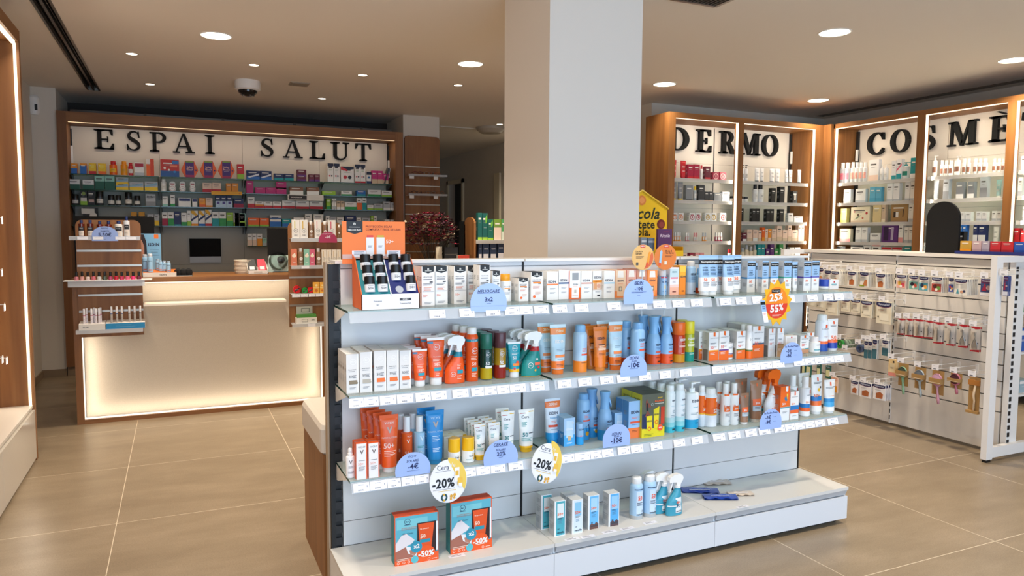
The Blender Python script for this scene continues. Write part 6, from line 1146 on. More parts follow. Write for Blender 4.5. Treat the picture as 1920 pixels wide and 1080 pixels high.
for a,c,y,c1,c2,f in ((919,968,891,'white','crimson',.55),(970,1019,891,'white','green',.55),(1021,1078,884,'navy','teal',.1),(1081,1128,895,'white','green',.3),(1131,1163,878,'white','lime',.3),(1342,1399,888,'white','teal',.55),(1401,1460,888,'white','green',.55),(1463,1519,894,'lime','green',.4),(1522,1567,896,'white','lime',.3),(1573,1618,906,'white','green',.3)): r(a,c,y,c1,c2,f)
st=(('p',[(-1,.85),(1,.55),(1,.7),(-.2,1),(-1,1)],'#f0b41c'),('p',[(-1,.45),(1,.75),(1,.6),(-1,.3)],'#1b2c60'))
for a,c,y,c2 in ((1166,1223,878,'amber'),(1226,1281,878,'blue'),(1284,1338,868,'red')): r(a,c,y,'white',c2,.15,extra=st,desc='white and yellow striped carton with '+c2+' foot')
r=B(e2)
r(99,160,626,'magenta','magenta',.1,desc='tall magenta carton',rows=1); r(173,262,683,'magenta','magenta',.1,desc='flat magenta carton'); r(264,348,683,'magenta','magenta',.1,desc='flat magenta carton'); r(351,438,683,'magenta','magenta',.1,desc='flat magenta carton')
item(Shelf('y',1.955+.052,8.87,9.1,'rear cabinet second shelf'),440+351/4.5,440+438/4.5,200+635/4.5,None,two('magenta','magenta',.1),'magenta carton stacked on another','box','carton',off=.03,depth=.07)
r(463,580,676,'brown','white',.5); r(608,714,680,'brown','white',.5); r(737,853,713,'lime','green',.2); r(899,990,711,'white','green',.35); r(1029,1106,708,'blue','teal',.35); r(1123,1234,702,'white','green',.35); r(1241,1327,710,'white','lime',.35)
r=B(e3)
r(108,170,763,'white','red',.4); r(173,248,799,'white','red',.4,extra=(('r',0,.45,1,.2,'#e8902a'),)); r(250,322,800,'white','red',.4); r(324,397,801,'white','red',.4); r(401,510,793,'white','red',.35); r(513,630,796,'white','red',.3); r(633,744,799,'white','red',.35)
r(776,812,776,'lime','green',.3); r(821,838,776,'white','silver',.3); r(842,858,776,'white','silver',.3); r(862,894,796,'beige','white',.3); r(896,927,797,'beige','white',.3); r(931,1030,806,'white','green',.4); r(1033,1074,771,'white','orange',.6); r(1077,1114,771,'white','teal',.6); r(1119,1172,830,'white','lime',.4); r(1176,1250,819,'silver','lime',.3); r(1254,1314,801,'silver','white',.3); r(1317,1377,808,'silver','white',.3)
r=B(e4)
r(1,37,896,'white','green',.3); r(43,94,900,'mint','lime',.4); r(113,207,938,'orange','lime',.2); r(211,290,940,'orange','lime',.2); r(298,395,916,'white','blue',.45,extra=(('r',0,.72,1,.1,'#2a5a9a'),)); r(401,480,946,'teal','blue',.4); r(497,590,935,'white','silver',.2); r(595,652,906,'white','pink',.3); r(667,750,908,'white','grey',.3)
for a,c,y,c1,c2 in ((770,802,922,'white','grey'),(806,860,930,'silver','teal'),(864,922,934,'white','mint'),(932,1026,918,'navy','navy'),(1030,1068,936,'white','silver'),(1072,1146,938,'silver','white'),(1150,1172,922,'lime','yellow'),(1176,1200,922,'white','silver'),(1266,1308,952,'white','pink'),(1316,1362,954,'white','pink')): r(a,c,y,c1,c2 if c2!=c1 else None,.3)
r=Row(e5,440,380,4.153); r(100,138,242,'white','peach',.5); r(140,172,242,'white','peach',.5); r(176,216,243,'white','amber',.6); r(220,250,276,'mint','silver',.4)
# --- DERMO cabinet
def Ds(z,i): return Shelf('y',z,YD+.075,YDP-.02,'lit back cabinet, '+i)
d1,d2,d3,d4,d5=[Ds(z,i) for z,i in zip(LZ,('top shelf','second shelf','third shelf','fourth shelf','bottom shelf'))]
def R2(S): return Row(S,1190,180,3.375)
r=R2(d1)
r(230,262,405,'red','red',kd='tube'); r(286,322,410,'red','red',kd='tube'); r(335,373,433,'crimson','red',.2); r(374,411,433,'crimson','red',.2); r(413,428,440,'white','red',kd='bot'); r(446,478,446,'maroon','red',.2); rg=lambda c:(('o',0,.5,.4,c,.7),('r',0,.5,.16,.25,c))
r(493,534,483,'crimson','crimson',.05,extra=rg('#e8b0b0'),desc='crimson carton with ring mark'); r(537,578,483,'crimson','crimson',.05,extra=rg('#e8b0b0'),desc='crimson carton with ring mark')
r(672,690,436,'white','black',kd='pump',extra=('#c8c4bc',)); r(693,712,436,'white','black',kd='pump',extra=('#c8c4bc',))
for a,c,y in ((757,787,454),(791,815,456),(851,882,459),(885,915,460),(948,969,467),(972,995,467),(1028,1050,467)): r(a,c,y,'white','black',kd='tube')
r=R2(d2)
r(231,262,546,'grey','yellow',kd='tube'); r(269,303,546,'grey','yellow',kd='tube'); r(323,368,564,'grey','charcoal',.1); r(371,388,572,'silver','yellow',kd='bot'); r(403,442,563,'charcoal','grey',.1); r(443,469,605,'charcoal','amber',.12); r(471,496,605,'charcoal','amber',.12); r(503,549,611,'grey','silver',.1); r(553,600,606,'silver','white',.2); r(603,625,634,'white','black',kd='jar')
r(665,685,636,'white','black',kd='jar'); r(688,712,638,'white','black',kd='jar'); r(746,772,561,'white','black',kd='bot'); r(776,808,561,'white','black',kd='bot'); r(864,892,583,'black','charcoal',.1); r(916,947,574,'black','charcoal',.1); r(999,1028,603,'black','charcoal',.1,extra=(('r',0,.5,.3,.4,'#c8c0b8'),))
r=R2(d3)
for a,c,col,n_ in ((238,271,'#e07a2a','orange'),(275,309,'#e07a2a','orange'),(346,382,'#b02848','crimson'),(385,419,'#b02848','crimson'),(446,480,'#c8a03a','gold'),(483,517,'#c8a03a','gold'),(541,578,'#c83a40','red')): r(a,c,740,'white','white',.05,extra=rg(col),desc='white square carton with '+n_+' ring')
r(663,688,712,'black','charcoal',.1); r(743,766,713,'black','charcoal',.1); r(767,790,713,'black','charcoal',.1); r(833,856,715,'black','charcoal',.1); r(857,880,715,'black','charcoal',.1); r(916,943,716,'black','charcoal',.1); r(971,1002,741,'white','silver',.1); r(1009,1063,762,'white','silver',.1)
r=R2(d4)
for i in range(4): r(233+i*15,246+i*15,863,'amber','white',kd='bot',f=.45)
for i in range(2): r(320+i*13,331+i*13,866,'pink','white',kd='bot',f=.45); r(371+i*14,383+i*14,866,'peach','pink',kd='bot',f=.45); r(426+i*14,438+i*14,866,'amber','silver',kd='bot',f=.45)
for i in range(3): r(506+i*16,519+i*16,865,'crimson','white',kd='bot',f=.45)
for a,c,y,c1,c2 in ((657,668,838,'white','red'),(683,708,866,'maroon','white'),(711,744,846,'peach','beige'),(748,778,846,'peach','white'),(781,802,850,'peach','beige'),(805,822,832,'orange','amber'),(825,842,842,'peach','beige'),(844,864,842,'amber','peach'),(867,896,844,'peach','beige'),(899,932,822,'peach','beige'),(935,966,848,'peach','beige'),(969,991,814,'peach','beige'),(994,1030,848,'peach','beige'),(1034,1050,812,'peach','beige'),(1053,1071,812,'peach','beige')): r(a,c,y,c1,c2,.3)
r=R2(d5)
for a,c,y,c1,c2 in ((270,300,990,'orange','red'),(302,330,992,'peach','orange'),(348,372,992,'crimson','red'),(382,409,992,'pink','crimson'),(411,438,992,'pink','crimson')): r(a,c,y,c1,c2,.3)
for a,c in ((585,596),(597,608)): r(a,c,968,'white','red',kd='bot')
for a,c,y in ((668,690,960),(694,716,942),(720,742,952),(745,765,944)): r(a,c,y,'cream','silver',kd='bot')
for a,c,y,c1,c2 in ((776,798,936,'teal','blue'),(800,822,936,'teal','blue'),(829,852,966,'purple','magenta'),(855,880,938,'purple','magenta'),(884,909,966,'green','darkgreen'),(912,937,936,'green','darkgreen'),(978,1006,958,'white','green'),(1012,1044,958,'white','green')): r(a,c,y,c1,c2,.3)
# --- right wall cabinet (faces the room from the right)
def Cs(z,i): return Shelf('x',z,XCF+.065,XCP-.02,'right lit cabinet, '+i)
c1_,c2_,c3_,c4_,c5_=[Cs(z,i) for z,i in zip(LZ,('top shelf','second shelf','third shelf','fourth shelf','bottom shelf'))]
def R3(S): return Row(S,1540,180,3.374)
r=R3(c1_)
r(119,149,423,'silver','white',kd='bot',extra=('#e8788a',)); r(151,181,422,'silver','white',kd='bot',extra=('#e8788a',))
for i in range(4): r(186+i*26,210+i*26,419,'white','white',kd='bot',extra=('#e8a090',))
r(297,360,403,'white','peach',.3); r(371,393,433,'white','white',kd='pump'); r(397,422,432,'white','white',kd='pump'); r(441,470,410,'white','teal',.25); r(472,505,400,'white','teal',.3,extra=(('p',[(-1,.5),(1,.8),(1,.7),(-1,.4)],'#e8607a'),)); r(510,556,418,'white','teal',kd='pump',extra=('#2a9a80',)); r(560,600,390,'teal','white',.25)
r(701,731,376,'white','white',kd='pump',extra=('#8a5a44',))
for a,c in ((751,773),(778,800),(806,832)): r(a,c,408,'white','white',kd='bot',extra=('#94624a',))
r(841,878,378,'white','white',kd='pump',extra=('#8a5a44',))
for a,c in ((890,915),(918,943),(960,986),(990,1015),(1019,1050),(1081,1104),(1110,1134),(1138,1158)): r(a,c,396,'white','white',kd='bot',extra=('#94624a',))
for i in range(2): r(1262+i*28,1286+i*28,380,'white','silver',.3)
r=R3(c2_)
r(139,183,592,'white','silver',.2); r(213,278,588,'white','silver',.2); r(303,340,576,'#5fb0cc','#4aa0c0',.3,desc='turquoise blue carton'); r(341,377,576,'#5fb0cc','#4aa0c0',.3,desc='turquoise blue carton'); r(411,449,552,'white','silver',.15); r(451,491,550,'white','silver',.15); r(526,557,543,'white','silver',.15); r(559,592,541,'white','silver',.15)
r(706,742,526,'silver','white',kd='tube'); r(766,803,522,'silver','grey',.4); r(849,897,544,'grey','white',.3); r(921,963,542,'grey','white',.3); r(999,1046,512,'silver','grey',.5); r(1103,1138,528,'#8fb0ae','white',kd='tube',desc='pale teal tube with white cap'); r(1240,1268,515,'white','silver',.3)
r=R3(c3_)
r(119,158,712,'#e8dc8a','#d8c86a',.2,desc='pale yellow carton'); r(183,304,702,'cream','beige',.15,extra=(('e',.7,.6,.06,'#c83a3a'),('e',-.2,.5,.05,'#5a3a2a'),('p',[(-.6,.2),(-.2,.3),(.1,.5),(-.3,.4)],'#8a9a7a'),('e',.3,.3,.05,'#c86a4a'),('e',-.6,.7,.05,'#d8a090')),desc='wide cream gift carton with small prints'); r(323,376,686,'#dcc692','#ccb47a',.1,desc='cream and gold carton'); r(378,402,685,'beige','cream',.2); r(436,545,682,'kraft','tan',.1,extra=(('r',-.4,.42,.28,.3,'#2a1c14'),('r',-.25,.42,.16,.28,'#e8e4dc'),('p',[(.4,.3),(.5,.3),(.56,.7),(.46,.72)],'#2a1c14'))); r(548,578,680,'white','silver',.2)
for a,c,y in ((868,905,732),(909,944,734),(976,1010,730),(1013,1044,731),(1076,1103,728),(1107,1136,728)): r(a,c,y,'white','silver',.3)
r(1270,1290,700,'white','silver',.3)
r=R3(c4_)
r(113,182,840,'cream','pink',.25); r(213,250,832,'white','silver',.2); r(252,289,832,'white','silver',.2); r(306,372,868,'white','silver',.3); r(378,482,812,'purple','purple',.05,extra=(('p',[(-.6,.15),(-.3,.15),(-.38,.8),(-.5,.85)],'#d8d0dc'),('p',[(.15,.15),(.45,.15),(.5,.85),(.2,.85)],'#b8a8c4'),('r',-.45,.5,.3,.76,'#2c1040')),desc='purple window carton with two bottles printed'); r(485,514,812,'white','pink',.3); r(521,548,830,'white','silver',.2); r(550,579,829,'white','silver',.2)
r(863,887,806,'blue','white',.45); r(889,912,806,'blue','white',.45); r(956,984,806,'navy','white',.45); r(988,1035,806,'navy','white',.45); r(1084,1123,824,'white','blue',kd='tube')
r(1212,1250,836,'red','crimson',.2,desc='bright red round tin'); r(1256,1280,850,'red','crimson',.2)
r=R3(c5_)
for a,c,y,c1,c2 in ((82,130,952,'white','charcoal'),(180,260,938,'white','charcoal'),(264,310,932,'white','grey'),(314,372,932,'white','red'),(376,440,956,'white','red'),(443,505,956,'white','red'),(514,568,930,'teal','white'),(572,634,928,'white','green')): r(a,c,y,c1,c2,.3,extra=(('r',0,.93,1,.12,CN.get(c2,c2)),))
# ================================================================== goods round the service counter
def board(x0,x1,zt,zb,desc,rails,yb=YK-.008,top_r=.05):
    o=root('display_board',((x0+x1)/2,yb,0)); w=x1-x0; R=top_r
    P=[(-w/2,zb),(w/2,zb),(w/2,zt-R)]+[(w/2-R+R*math.cos(math.radians(q)),zt-R+R*math.sin(math.radians(q))) for q in (15,30,45,60,75,90)]+[(-w/2+R-R*math.sin(math.radians(q)),zt-R+R*math.cos(math.radians(q))) for q in (0,15,30,45,60,75,90)]
    b=MB(); b.prism(P,lambda a,c,d:(a,d,c),-.014,.004,'oak'); b.build('board',o)
    for z in rails: b=MB(); b.box(-w/2+.004,-.017,z-.008,w/2,-.013,z+.008,'#b0a596|m'); b.build('rail',o)
    return reg(o,desc,'display board'),o
bl,br=-.712,-.262
zz=lambda py:ony(200,py,YK-.03).z
board(bl,br,1.612,.695,'oak slat board with rails at left end of counter',[zz(y) for y in (470,498,553,583)])
def acr(x0,x1,z,y0,y1,desc,lip=.028):
    o=root('acrylic_shelf',((x0+x1)/2,(y0+y1)/2,z)); b=MB(); b.box(x0-(x0+x1)/2,-(y1-y0)/2,-.004,x1-(x0+x1)/2,(y1-y0)/2,0,'#eef2f4|acryl'); b.build('tray',o)
    b=MB(); b.box(x0-(x0+x1)/2,-(y1-y0)/2-.003,-lip,x1-(x0+x1)/2,-(y1-y0)/2,.002,'#eef2f4|acryl'); b.build('lip',o); reg(o,desc,'shelf'); return z
YA=YK-.15
def zy(py,y=YA): return ony(200,py,y).z
zs1=zy(443.5); acr(bl-.03,br+.0,zs1,YA,YK-.022,'clear shelf holding shampoo bottles on left counter board')
zs2=zy(525); 
o=root('acrylic_shelf',(-.49,YK-.1,zs2)); b=MB(); b.box(-.30,-.07,-.006,.30,.075,0,'white|p'); b.build('tray',o); b=MB(); b.box(-.27,-.065,-.05,.25,-.06,-.006,'#eef2f4|acryl'); b.build('lip',o); reg(o,'white tray holding nail varnish on left counter board','shelf')
zs3=zy(618); acr(bl-.01,br-.0,zs3,YA,YK-.022,'clear shelf holding two tester boxes on left counter board')
L1=Shelf('y',zs1,YA+.012,YK-.03,'left counter board'); q=lambda a:120+a/4.153
for a,c,yt,col,cap in ((112,165,135,'#5a1c10','navy'),(180,234,135,'#5a1c10','navy'),(256,306,142,'#6a2418','navy'),(324,376,142,'#6a2418','navy'),(395,462,142,'#e6e2da','navy'),(466,515,108,'#dfe0e2','navy')):
    item(L1,q(a),q(c),380+yt/4.153,None,lambda w,h,d:capbottle(w,h,col+('|g' if col[1] in '56' else ''),cap,[('r',0,.47,.85,.26,'#1c1c22'),('r',0,.47,.7,.2,'#26262c'),('T','PHYTO',0,.5,.5,'#e8e8e8',.02),('r',0,.2,.85,.3,'#dcd0c4'),('l',0,.22,.5,3,'#6a5a50')],capf=.2,capr=.5),('dark red' if col[1] in '56' else 'white')+' shampoo bottle with navy cap','bottle','shampoo_bottle',off=.0 if c<240 or a>390 else .03)
p=ony(197,449,YA-.006); w_=.172
b=MB(); P=[(-.088,0),(.088,0)]+[(.088*math.cos(math.radians(t)),.045+.068*math.sin(math.radians(t))) for t in range(0,181,12)]; b.prism(P,lambda u,v,d:(u,d,v),0,.0012,'#8fa4d8|p'); b.decals(lambda u,v,e:(u,-e,v),.176,.113,[('T','PHYTO',0,.86,.28,'#26305a'),('T','XAMPÚS',0,.69,.34,'#26305a'),('T','5,50€',0,.42,.5,'#26305a',.02),('l',0,.12,.06,1,'#26305a')]); reg(b.build('promotional_sign',loc=(p.x,YA-.005,ony(197,452,YA-.006).z)),'light blue dome sign reading 5,50€ on left counter board','sign')
for a in (145,265,440,522): 
    x=xat(q(a),YA,zs1); b=MB(); b.box(-.035,-.0015,-.024,.035,0,-.001,'#eeeef2'); b.decals(lambda u,v,e:(u,-.0015-e,v-.024),.07,.023,[('l',0,.7,.6,2,'#77777c')]); reg(b.build('price_tag',loc=(x,YA-.005,zs1)),'white price tag','price tag','shampoo shelf of counter board',order=a)
L2=Shelf('y',zs2,YA-.01,YK-.03,'left counter board')
cols=['#c07078','#c89088','#d8c0b8','#c0606a','#c8c4c0','#4a5040','#a03a58','#b81c34','#b82a50','#d85a7c','#e83a78','#6a1830']; nms=['dusty rose','soft rose','pale pink','rose red','pearl','olive','plum pink','bright red','raspberry','candy pink','hot pink','wine red']
for i,(cc,nn) in enumerate(zip(cols,nms)):
    a=80+i*44.2; item(L2,q(a),q(a+36),380+(540-(4 if i%2 else 0))/4.153,None,lambda w,h,d:capbottle(w,h,cc+'|g','black',[('l',0,.3,.5,1,'#f0e8e8')],capf=.55,capr=.62,shoulder=.06),nn+' nail varnish bottle with black cap','nail varnish','nail_varnish',off=.02,place='white tray')
L3=Shelf('y',zs3,YA+.01,YK-.03,'left counter board')
def tester(x0,x1,zt,cfront,desc,dec,y0=YA+.004):
    a,c=xat(x0,y0,zs3),xat(x1,y0,zs3); w=c-a; o=root('tester_box',((a+c)/2,y0,zs3+.001)); h=zt
    b=MB(); b.prism([(0,0),(.11,0),(.11,h*1.35),(0,h)],lambda aa,cc_,d:(d,aa,cc_),-w/2,w/2,'#e6e0da'); b.build('base',o)
    b=MB(); b.box(-w/2,-.0015,0,w/2,-.0003,h,cfront); b.decals(lambda u,v,e:(u,-.0015-e,v),w,h,dec); b.build('front_label',o); reg(o,desc,'tester'); return (a+c)/2,w
tx,tw=tester(148,197.6,.045,'#e0dbd2','small cream tester box holding white lip balms',[('T','YLAG',-.5,.5,.22,'#3a3a3a'),('r',.62,.5,.0001,.0001,'#3a3a3a')])
tx2,tw2=tester(198.8,272,.045,'#1f88bc','wide blue tester box holding mascara pens',[('l',-.1,.66,.4,1,'#d8ecf4'),('l',0,.4,.5,1,'#d8ecf4')])
def pen(w,h,d,c1,c2,c3): return latheitem(w,h,[(.85,0,c1),(1,.02,c1),(1,.52,c2),(1,.56,c2)],c1,[('l',0,.3,.5,2,'#7a7a80')],[(.9,.56),(.96,.57),(.94,.98),(.8,1)],c3)
for j,(x,dyy) in enumerate(((158,.02),(163,.05),(172,.02),(177,.05),(180,.02),(186,.02),(189,.05))): put('lip_balm',kind(pen,.016,.115,0,'#e8e0e4','#b02860','#f0eef0'),(xat(x,YA+dyy,zs3+.05),YA+dyy+.01,zs3+.046+dyy*.15),0,'white lip balm with pink band','lip balm','cream tester box',order=j)
for j,(x,c) in enumerate(((209.5,'#1c3a80'),(219.5,'#1c3a80'),(229,'#1c3a80'),(243,'#1a1a1e'),(253,'#1a1a1e'),(263.5,'#1a1a1e'))): put('mascara',kind(pen,.016,.125,0,'#b8b0a8',c,'#f0eeee'),(xat(x,YA+.03,zs3+.05),YA+.035,zs3+.05),0,'white capped mascara with '+('blue' if c=='#1c3a80' else 'black')+' band','mascara','blue tester box',order=j)
# right board
zrail=[ony(570,y,YK-.03).z for y in (520,572,)]
x0r,x1r=ony(541,500,YK-.02).x,1.33
board(x0r,x1r,1.61,.70,'oak slat board with rails at right end of counter',zrail)
def z2(py,y=YA): return ony(570,py,y).z
Z=[z2(y) for y in (447,498,551,607)]
xx0,xx1=x0r+.005,1.33
for z,n in zip(Z,('upper','second','third','lowest')): acr(xx0,xx1,z,YA,YK-.022,n+' clear shelf on right counter board')
g=lambda a:440+a/4.153
LR=[Shelf('y',z,YA+.01,YK-.03,'right counter board') for z in Z]
bx_=lambda c,s:(lambda w,h,d:carton(w,h,d,c,[('r',-.3,.72,.12,.4,s),('o',0,.42,.3,'#5a5a5a',.85),('T','G',0,.42,.2,'#5a5a5a'),('l',0,.2,.5,3,'#8a8a8a')]))
bo_=lambda c,s='#8a6a50':(lambda w,h,d:capbottle(w,h,s+'|g',c,[('o',0,.4,.26,'#e8e4dc',.2),('l',0,.2,.5,2,'#d8d0c4')],capf=.2,capr=.5))
for a,c,yt,f,ds,nm,ct in ((448,508,133,bx_('#e8e4de','#c8c03a'),'white carton with olive stripe','carton','box'),(511,571,133,bx_('#e8e4de','#d8b03a'),'white carton with yellow stripe','carton','box'),(573,617,143,bo_('white'),'clear brown bottle with white cap','perfume_bottle','bottle'),(624,676,133,bx_('#e8e4de','#d88a90'),'white carton with pink stripe','carton','box'),(679,727,143,bo_('white'),'clear brown bottle with white cap','perfume_bottle','bottle'),(730,788,136,bx_('#e8e4de','#c83a5a'),'white carton with crimson stripe','carton','box'),(800,826,170,bo_('white'),'clear brown bottle with white cap','perfume_bottle','bottle')):
    item(LR[0],g(a),g(c),380+yt/4.153,None,f,ds,ct,nm,off=0,depth=.035 if nm=='carton' else None,place='upper shelf of right counter board')
p=ony(615,455,YA-.006); b=MB(); P=[(-.078,0),(.078,0)]+[(.078*math.cos(math.radians(t)),.02+.075*math.sin(math.radians(t))) for t in range(0,181,12)]; b.prism(P,lambda u,v,d:(u,d,v),0,.0012,'#a81c48|p'); b.decals(lambda u,v,e:(u,-e,v),.156,.095,[('T','ROGER & GALLET',0,.8,.6,'#f0d8e0',0.0),('T','-5€',0,.52,.3,'#f4e0e8',.03)]); reg(b.build('promotional_sign',loc=(p.x,YA-.005,p.z)),'crimson dome sign reading -5€ on right counter board','sign')
for a,c,yt,col,ds in ((441,487,362,'#d87a5a','coral'),(541,584,362,'#8ac0a8','mint green'),(585,627,362,'#d0607a','rose pink')): item(LR[1],g(a),g(c),380+yt/4.153,None,lambda w,h,d:carton(w,h,d,col,[('e',0,.6,.35,'#f0e0c8'),('e',.2,.72,.12,'#f4f0e8'),('l',0,.2,.5,2,'#f4f0e8')]),ds+' carton with leaf print','box','carton',off=0,depth=.035,place='second shelf of right counter board')
for a,c in ((490,540),(628,676)): item(LR[1],g(a),g(c),380+355/4.153,None,bo_('white'),'clear brown bottle with white cap','bottle','perfume_bottle',off=0,place='second shelf of right counter board')
for a,c in ((679,716),(718,755),(758,793),(796,828)): item(LR[1],g(a),g(c),380+366/4.153,None,bx_('#e8ddcc','#d0b07a'),'slim cream carton with stripe','box','carton',off=0,depth=.03,place='second shelf of right counter board')
def rtin(w,h,d,c): b=MB(); b.lathe([(h*.46,0),(h*.5,.004),(h*.5,.024),(h*.46,.028)],c+'|g',24,c=(0,-.014,h/2),axis='y'); b.decals(lambda u,v,e:(u,-.0142-e,v),h,h,[('p',[(-.7,.35),(.5,.75),(.7,.6),(-.5,.2)],'#22201e'),('l',0,.5,.5,1,'#f4f4f4')]); return [(None,b.mesh('sweet_tin'),[])]
for a,c,yt,col,ds in ((446,522,645,'#c81c24','large red'),(525,567,660,'#1c8a3c','small green'),(568,613,655,'#d01c28','small red')):
    item(LR[2],g(a),g(c),380+yt/4.153,None,lambda w,h,d:rtin(w,h,d,col),ds+' round sweet tin standing on edge','tin','sweet_tin',off=.02,place='right counter board')
for a,c in ((612,662),(664,700)): item(LR[2],g(a),g(c),380+620/4.153,None,lambda w,h,d:carton(w,h,d,'#e8a83a',[('r',0,.5,.96,.03,'#f4e0b0'),('e',0,.72,.2,'#f4d890'),('e',0,.25,.24,'#c86a1a')]),'orange yellow double carton','box','carton',off=.01,place='third shelf of right counter board')
o=root('dispenser_box',(xat(575,YA+.03,Z[3]),YA+.06,Z[3])); b=MB(); b.box(-.085,-.045,0,.085,.045,.05,'#ddd8ce'); b.decals(lambda u,v,e:(u,-.045-e,v),.17,.05,[('r',-.2,.5,.3,.5,'#3a4a3a'),('r',-.2,.5,.26,.4,'#d8d4c8'),('T','50%',.6,.6,.16,'#5a5a5a')]); b.build('base',o); b=MB(); b.box(-.08,-.044,.05,.08,.044,.075,'#4a8a3a'); b.build('insert',o); b=MB(); b.box(-.075,.03,.075,.06,.038,.14,'#cfcac0'); b.decals(lambda u,v,e:(u,.03-e,.075+v),.14,.065,[('r',0,.5,.5,.5,'#3a4a3a'),('r',0,.5,.44,.4,'#cfcac0')]); b.build('header_card',o); reg(o,'white and green dispenser box on lowest right counter shelf','box')
for zi,L_ in ((0,(100,)),(1,(550,)),(2,(480,545,600,655)),(3,(600,))):
    for a in L_:
        if zi==0: continue
        x=xat(g(a),YA,Z[zi]); b=MB(); b.box(-.032,-.0015,-.026,.032,0,-.002,'#eeeef2'); b.decals(lambda u,v,e:(u,-.0015-e,v-.026),.064,.024,[('l',0,.7,.6,2,'#77777c')]); reg(b.build('price_tag',loc=(x,YA-.005,Z[zi])),'white price tag','price tag','shelf of right counter board',group='price tags on right counter board',order=a)
# --- things on the worktop
ZT=1.155
def wt(px,py): return onz(px,py,ZT)
# cardboard display of sky blue sprays
dx0,dx1=xat(268,YK+.02,ZT),xat(331,YK+.02,ZT); o=root('product_display',((dx0+dx1)/2,YK+.02,ZT)); w=dx1-dx0
b=MB(); b.prism([(0,0),(.24,0),(.24,.05),(0,.035)],lambda a,c,d:(d,a,c),-w/2,w/2,'#e6ddd0'); b.add([(-w/2,0,.0355),(w/2,0,.0355),(w/2,.24,.0505),(-w/2,.24,.0505)],[(0,1,2,3)],'#f07a1e'); b.decals(lambda u,v,e:(u,-e,v),w,.035,[('T','ISDIN',.2,.5,.2,'#4a4038')]); b.build('tray',o)
xa,xb=ony(264,440,YK+.26).x-(dx0+dx1)/2,ony(301,440,YK+.26).x-(dx0+dx1)/2; zt_=ony(280,438,YK+.26).z-ZT; b=MB(); b.box(xa-.02,.24,.0,xb,.244,zt_,'#7fb6d8'); W_=xb-xa+.02
b.decals(lambda u,v,e:(u+(xa-.02+xb)/2,.24-e,v),W_,zt_,[('r',.6,.93,.2,.1,'#f07a1e'),('T','ISDIN',.35,.74,.5,'#1f2440',.04),('l',.4,.62,.4,1,'#3a4a6a'),('l',.4,.55,.3,1,'#3a4a6a'),('l',.4,.48,.4,1,'#3a4a6a'),('p',[(-1,.98),(-.5,.98),(-.3,.8),(-.25,.5),(-.4,.3),(-1,.25)],'#2a1a16'),('p',[(-1,.8),(-.7,.85),(-.5,.7),(-.5,.5),(-.7,.38),(-1,.4)],'#c08a70')]); b.build('header_card',o)
reg(o,'orange and white cardboard sun spray display on counter','display stand')
for j,(px,yt,r,hh,dy_) in enumerate(((272,469,.021,.14,.08),(282,473,.021,.15,.03),(296,479,.018,.095,.17),(301,480,.016,.09,.10),(308,484,.016,.085,.10),(316,487,.017,.085,.05))):
    yy=YK+.02+dy_; z_=ZT+.037+.06*dy_; x=xat(px,yy,z_+.05); k=aerosol(2*r,hh,'#9cc4e0','#e6ecf2' if j<2 else '#a9c0d4',[('T','ISDIN',0,.6,.6,'#1f2440',.02),('r',0,.12,.6,.06,'#e06a3a')])
    put('sunscreen_bottle',k,(x,yy,z_),0,('tall sky blue sunscreen spray' if j<2 else 'short sky blue sunscreen stick'),'sunscreen','orange counter display',order=px)
b=MB(); P=[]
o=root('toy_cushion',wt(344,518)); b=MB()
for dx,dz,r in ((-.04,.03,.032),(.04,.03,.032),(0,.026,.034)): b.lathe([(r*.3,0),(r*.8,.008),(r,.03),(r*.8,.052),(r*.3,.062),(.001,.064)],'#0e0e10|f',16,c=(dx,.03,0))
b.box(-.07,-.005,0,.07,.03,.012,'#0e0e10|f'); b.build('body',o); b=MB(); b.box(-.068,-.012,0,.068,0,.006,'#c8c0b8'); b.build('base_edge',o); reg(o,'small black lumpy object lying on the counter worktop','object')
# stacked paper cups
p=wt(457,513); 
for i in range(9):
    b=MB(); b.lathe([(.05,0),(.066,.0),(.072,.016),(.07,.018),(.05,.002)],'#d8cbb8',24,cap0=True,cap1=False); reg(b.build('paper_bowl',loc=(p.x+.004*math.sin(i*2.1),p.y+.08,ZT+i*.0125)),'cream paper bowl in the stack on the counter','bowl','stack counted from bottom',order=i)
# leaflet tray with samples
o=root('sample_tray',wt(484,514)); b=MB(); b.prism([(0,0),(.2,0),(.2,.1),(.17,.1),(0,.03)],lambda a,c,d:(d,a,c),-.085,-.081,'#e4ded4'); b.prism([(0,0),(.2,0),(.2,.1),(.17,.1),(0,.03)],lambda a,c,d:(d,a,c),.081,.085,'#e4ded4'); b.box(-.085,0,0,.085,.003,.032,'#e4ded4'); b.box(-.085,0,0,.085,.2,.004,'#e4ded4'); b.box(-.002,.004,0,.002,.19,.06,'#e4ded4'); b.decals(lambda u,v,e:(u,-e,v),.17,.032,[('r',0,.5,.4,.5,'#c8c0b4'),('l',0,.5,.3,1,'#4a4a4a')]); b.build('tray',o); reg(o,'white cardboard tray of sample sachets on counter','tray')
p=wt(484,514)
for j in range(8):
    s_=j//4; i=j%4; b=MB(); b.box(-.032,-.0015,0,.032,.0015,.075,'#2c2c2e' if s_==0 else '#d8324a'); b.box(-.02,-.002,.02,.02,-.0015,.05,'#e4e0dc'); ob=b.build('sample_sachet',loc=(p.x-.042+.084*s_,p.y+.05+i*.035,ZT+.02+i*.012)); ob.rotation_euler=(-.5,0,0); reg(ob,('dark' if s_==0 else 'red and white')+' sample sachet in the cardboard tray','sachet',order=i)
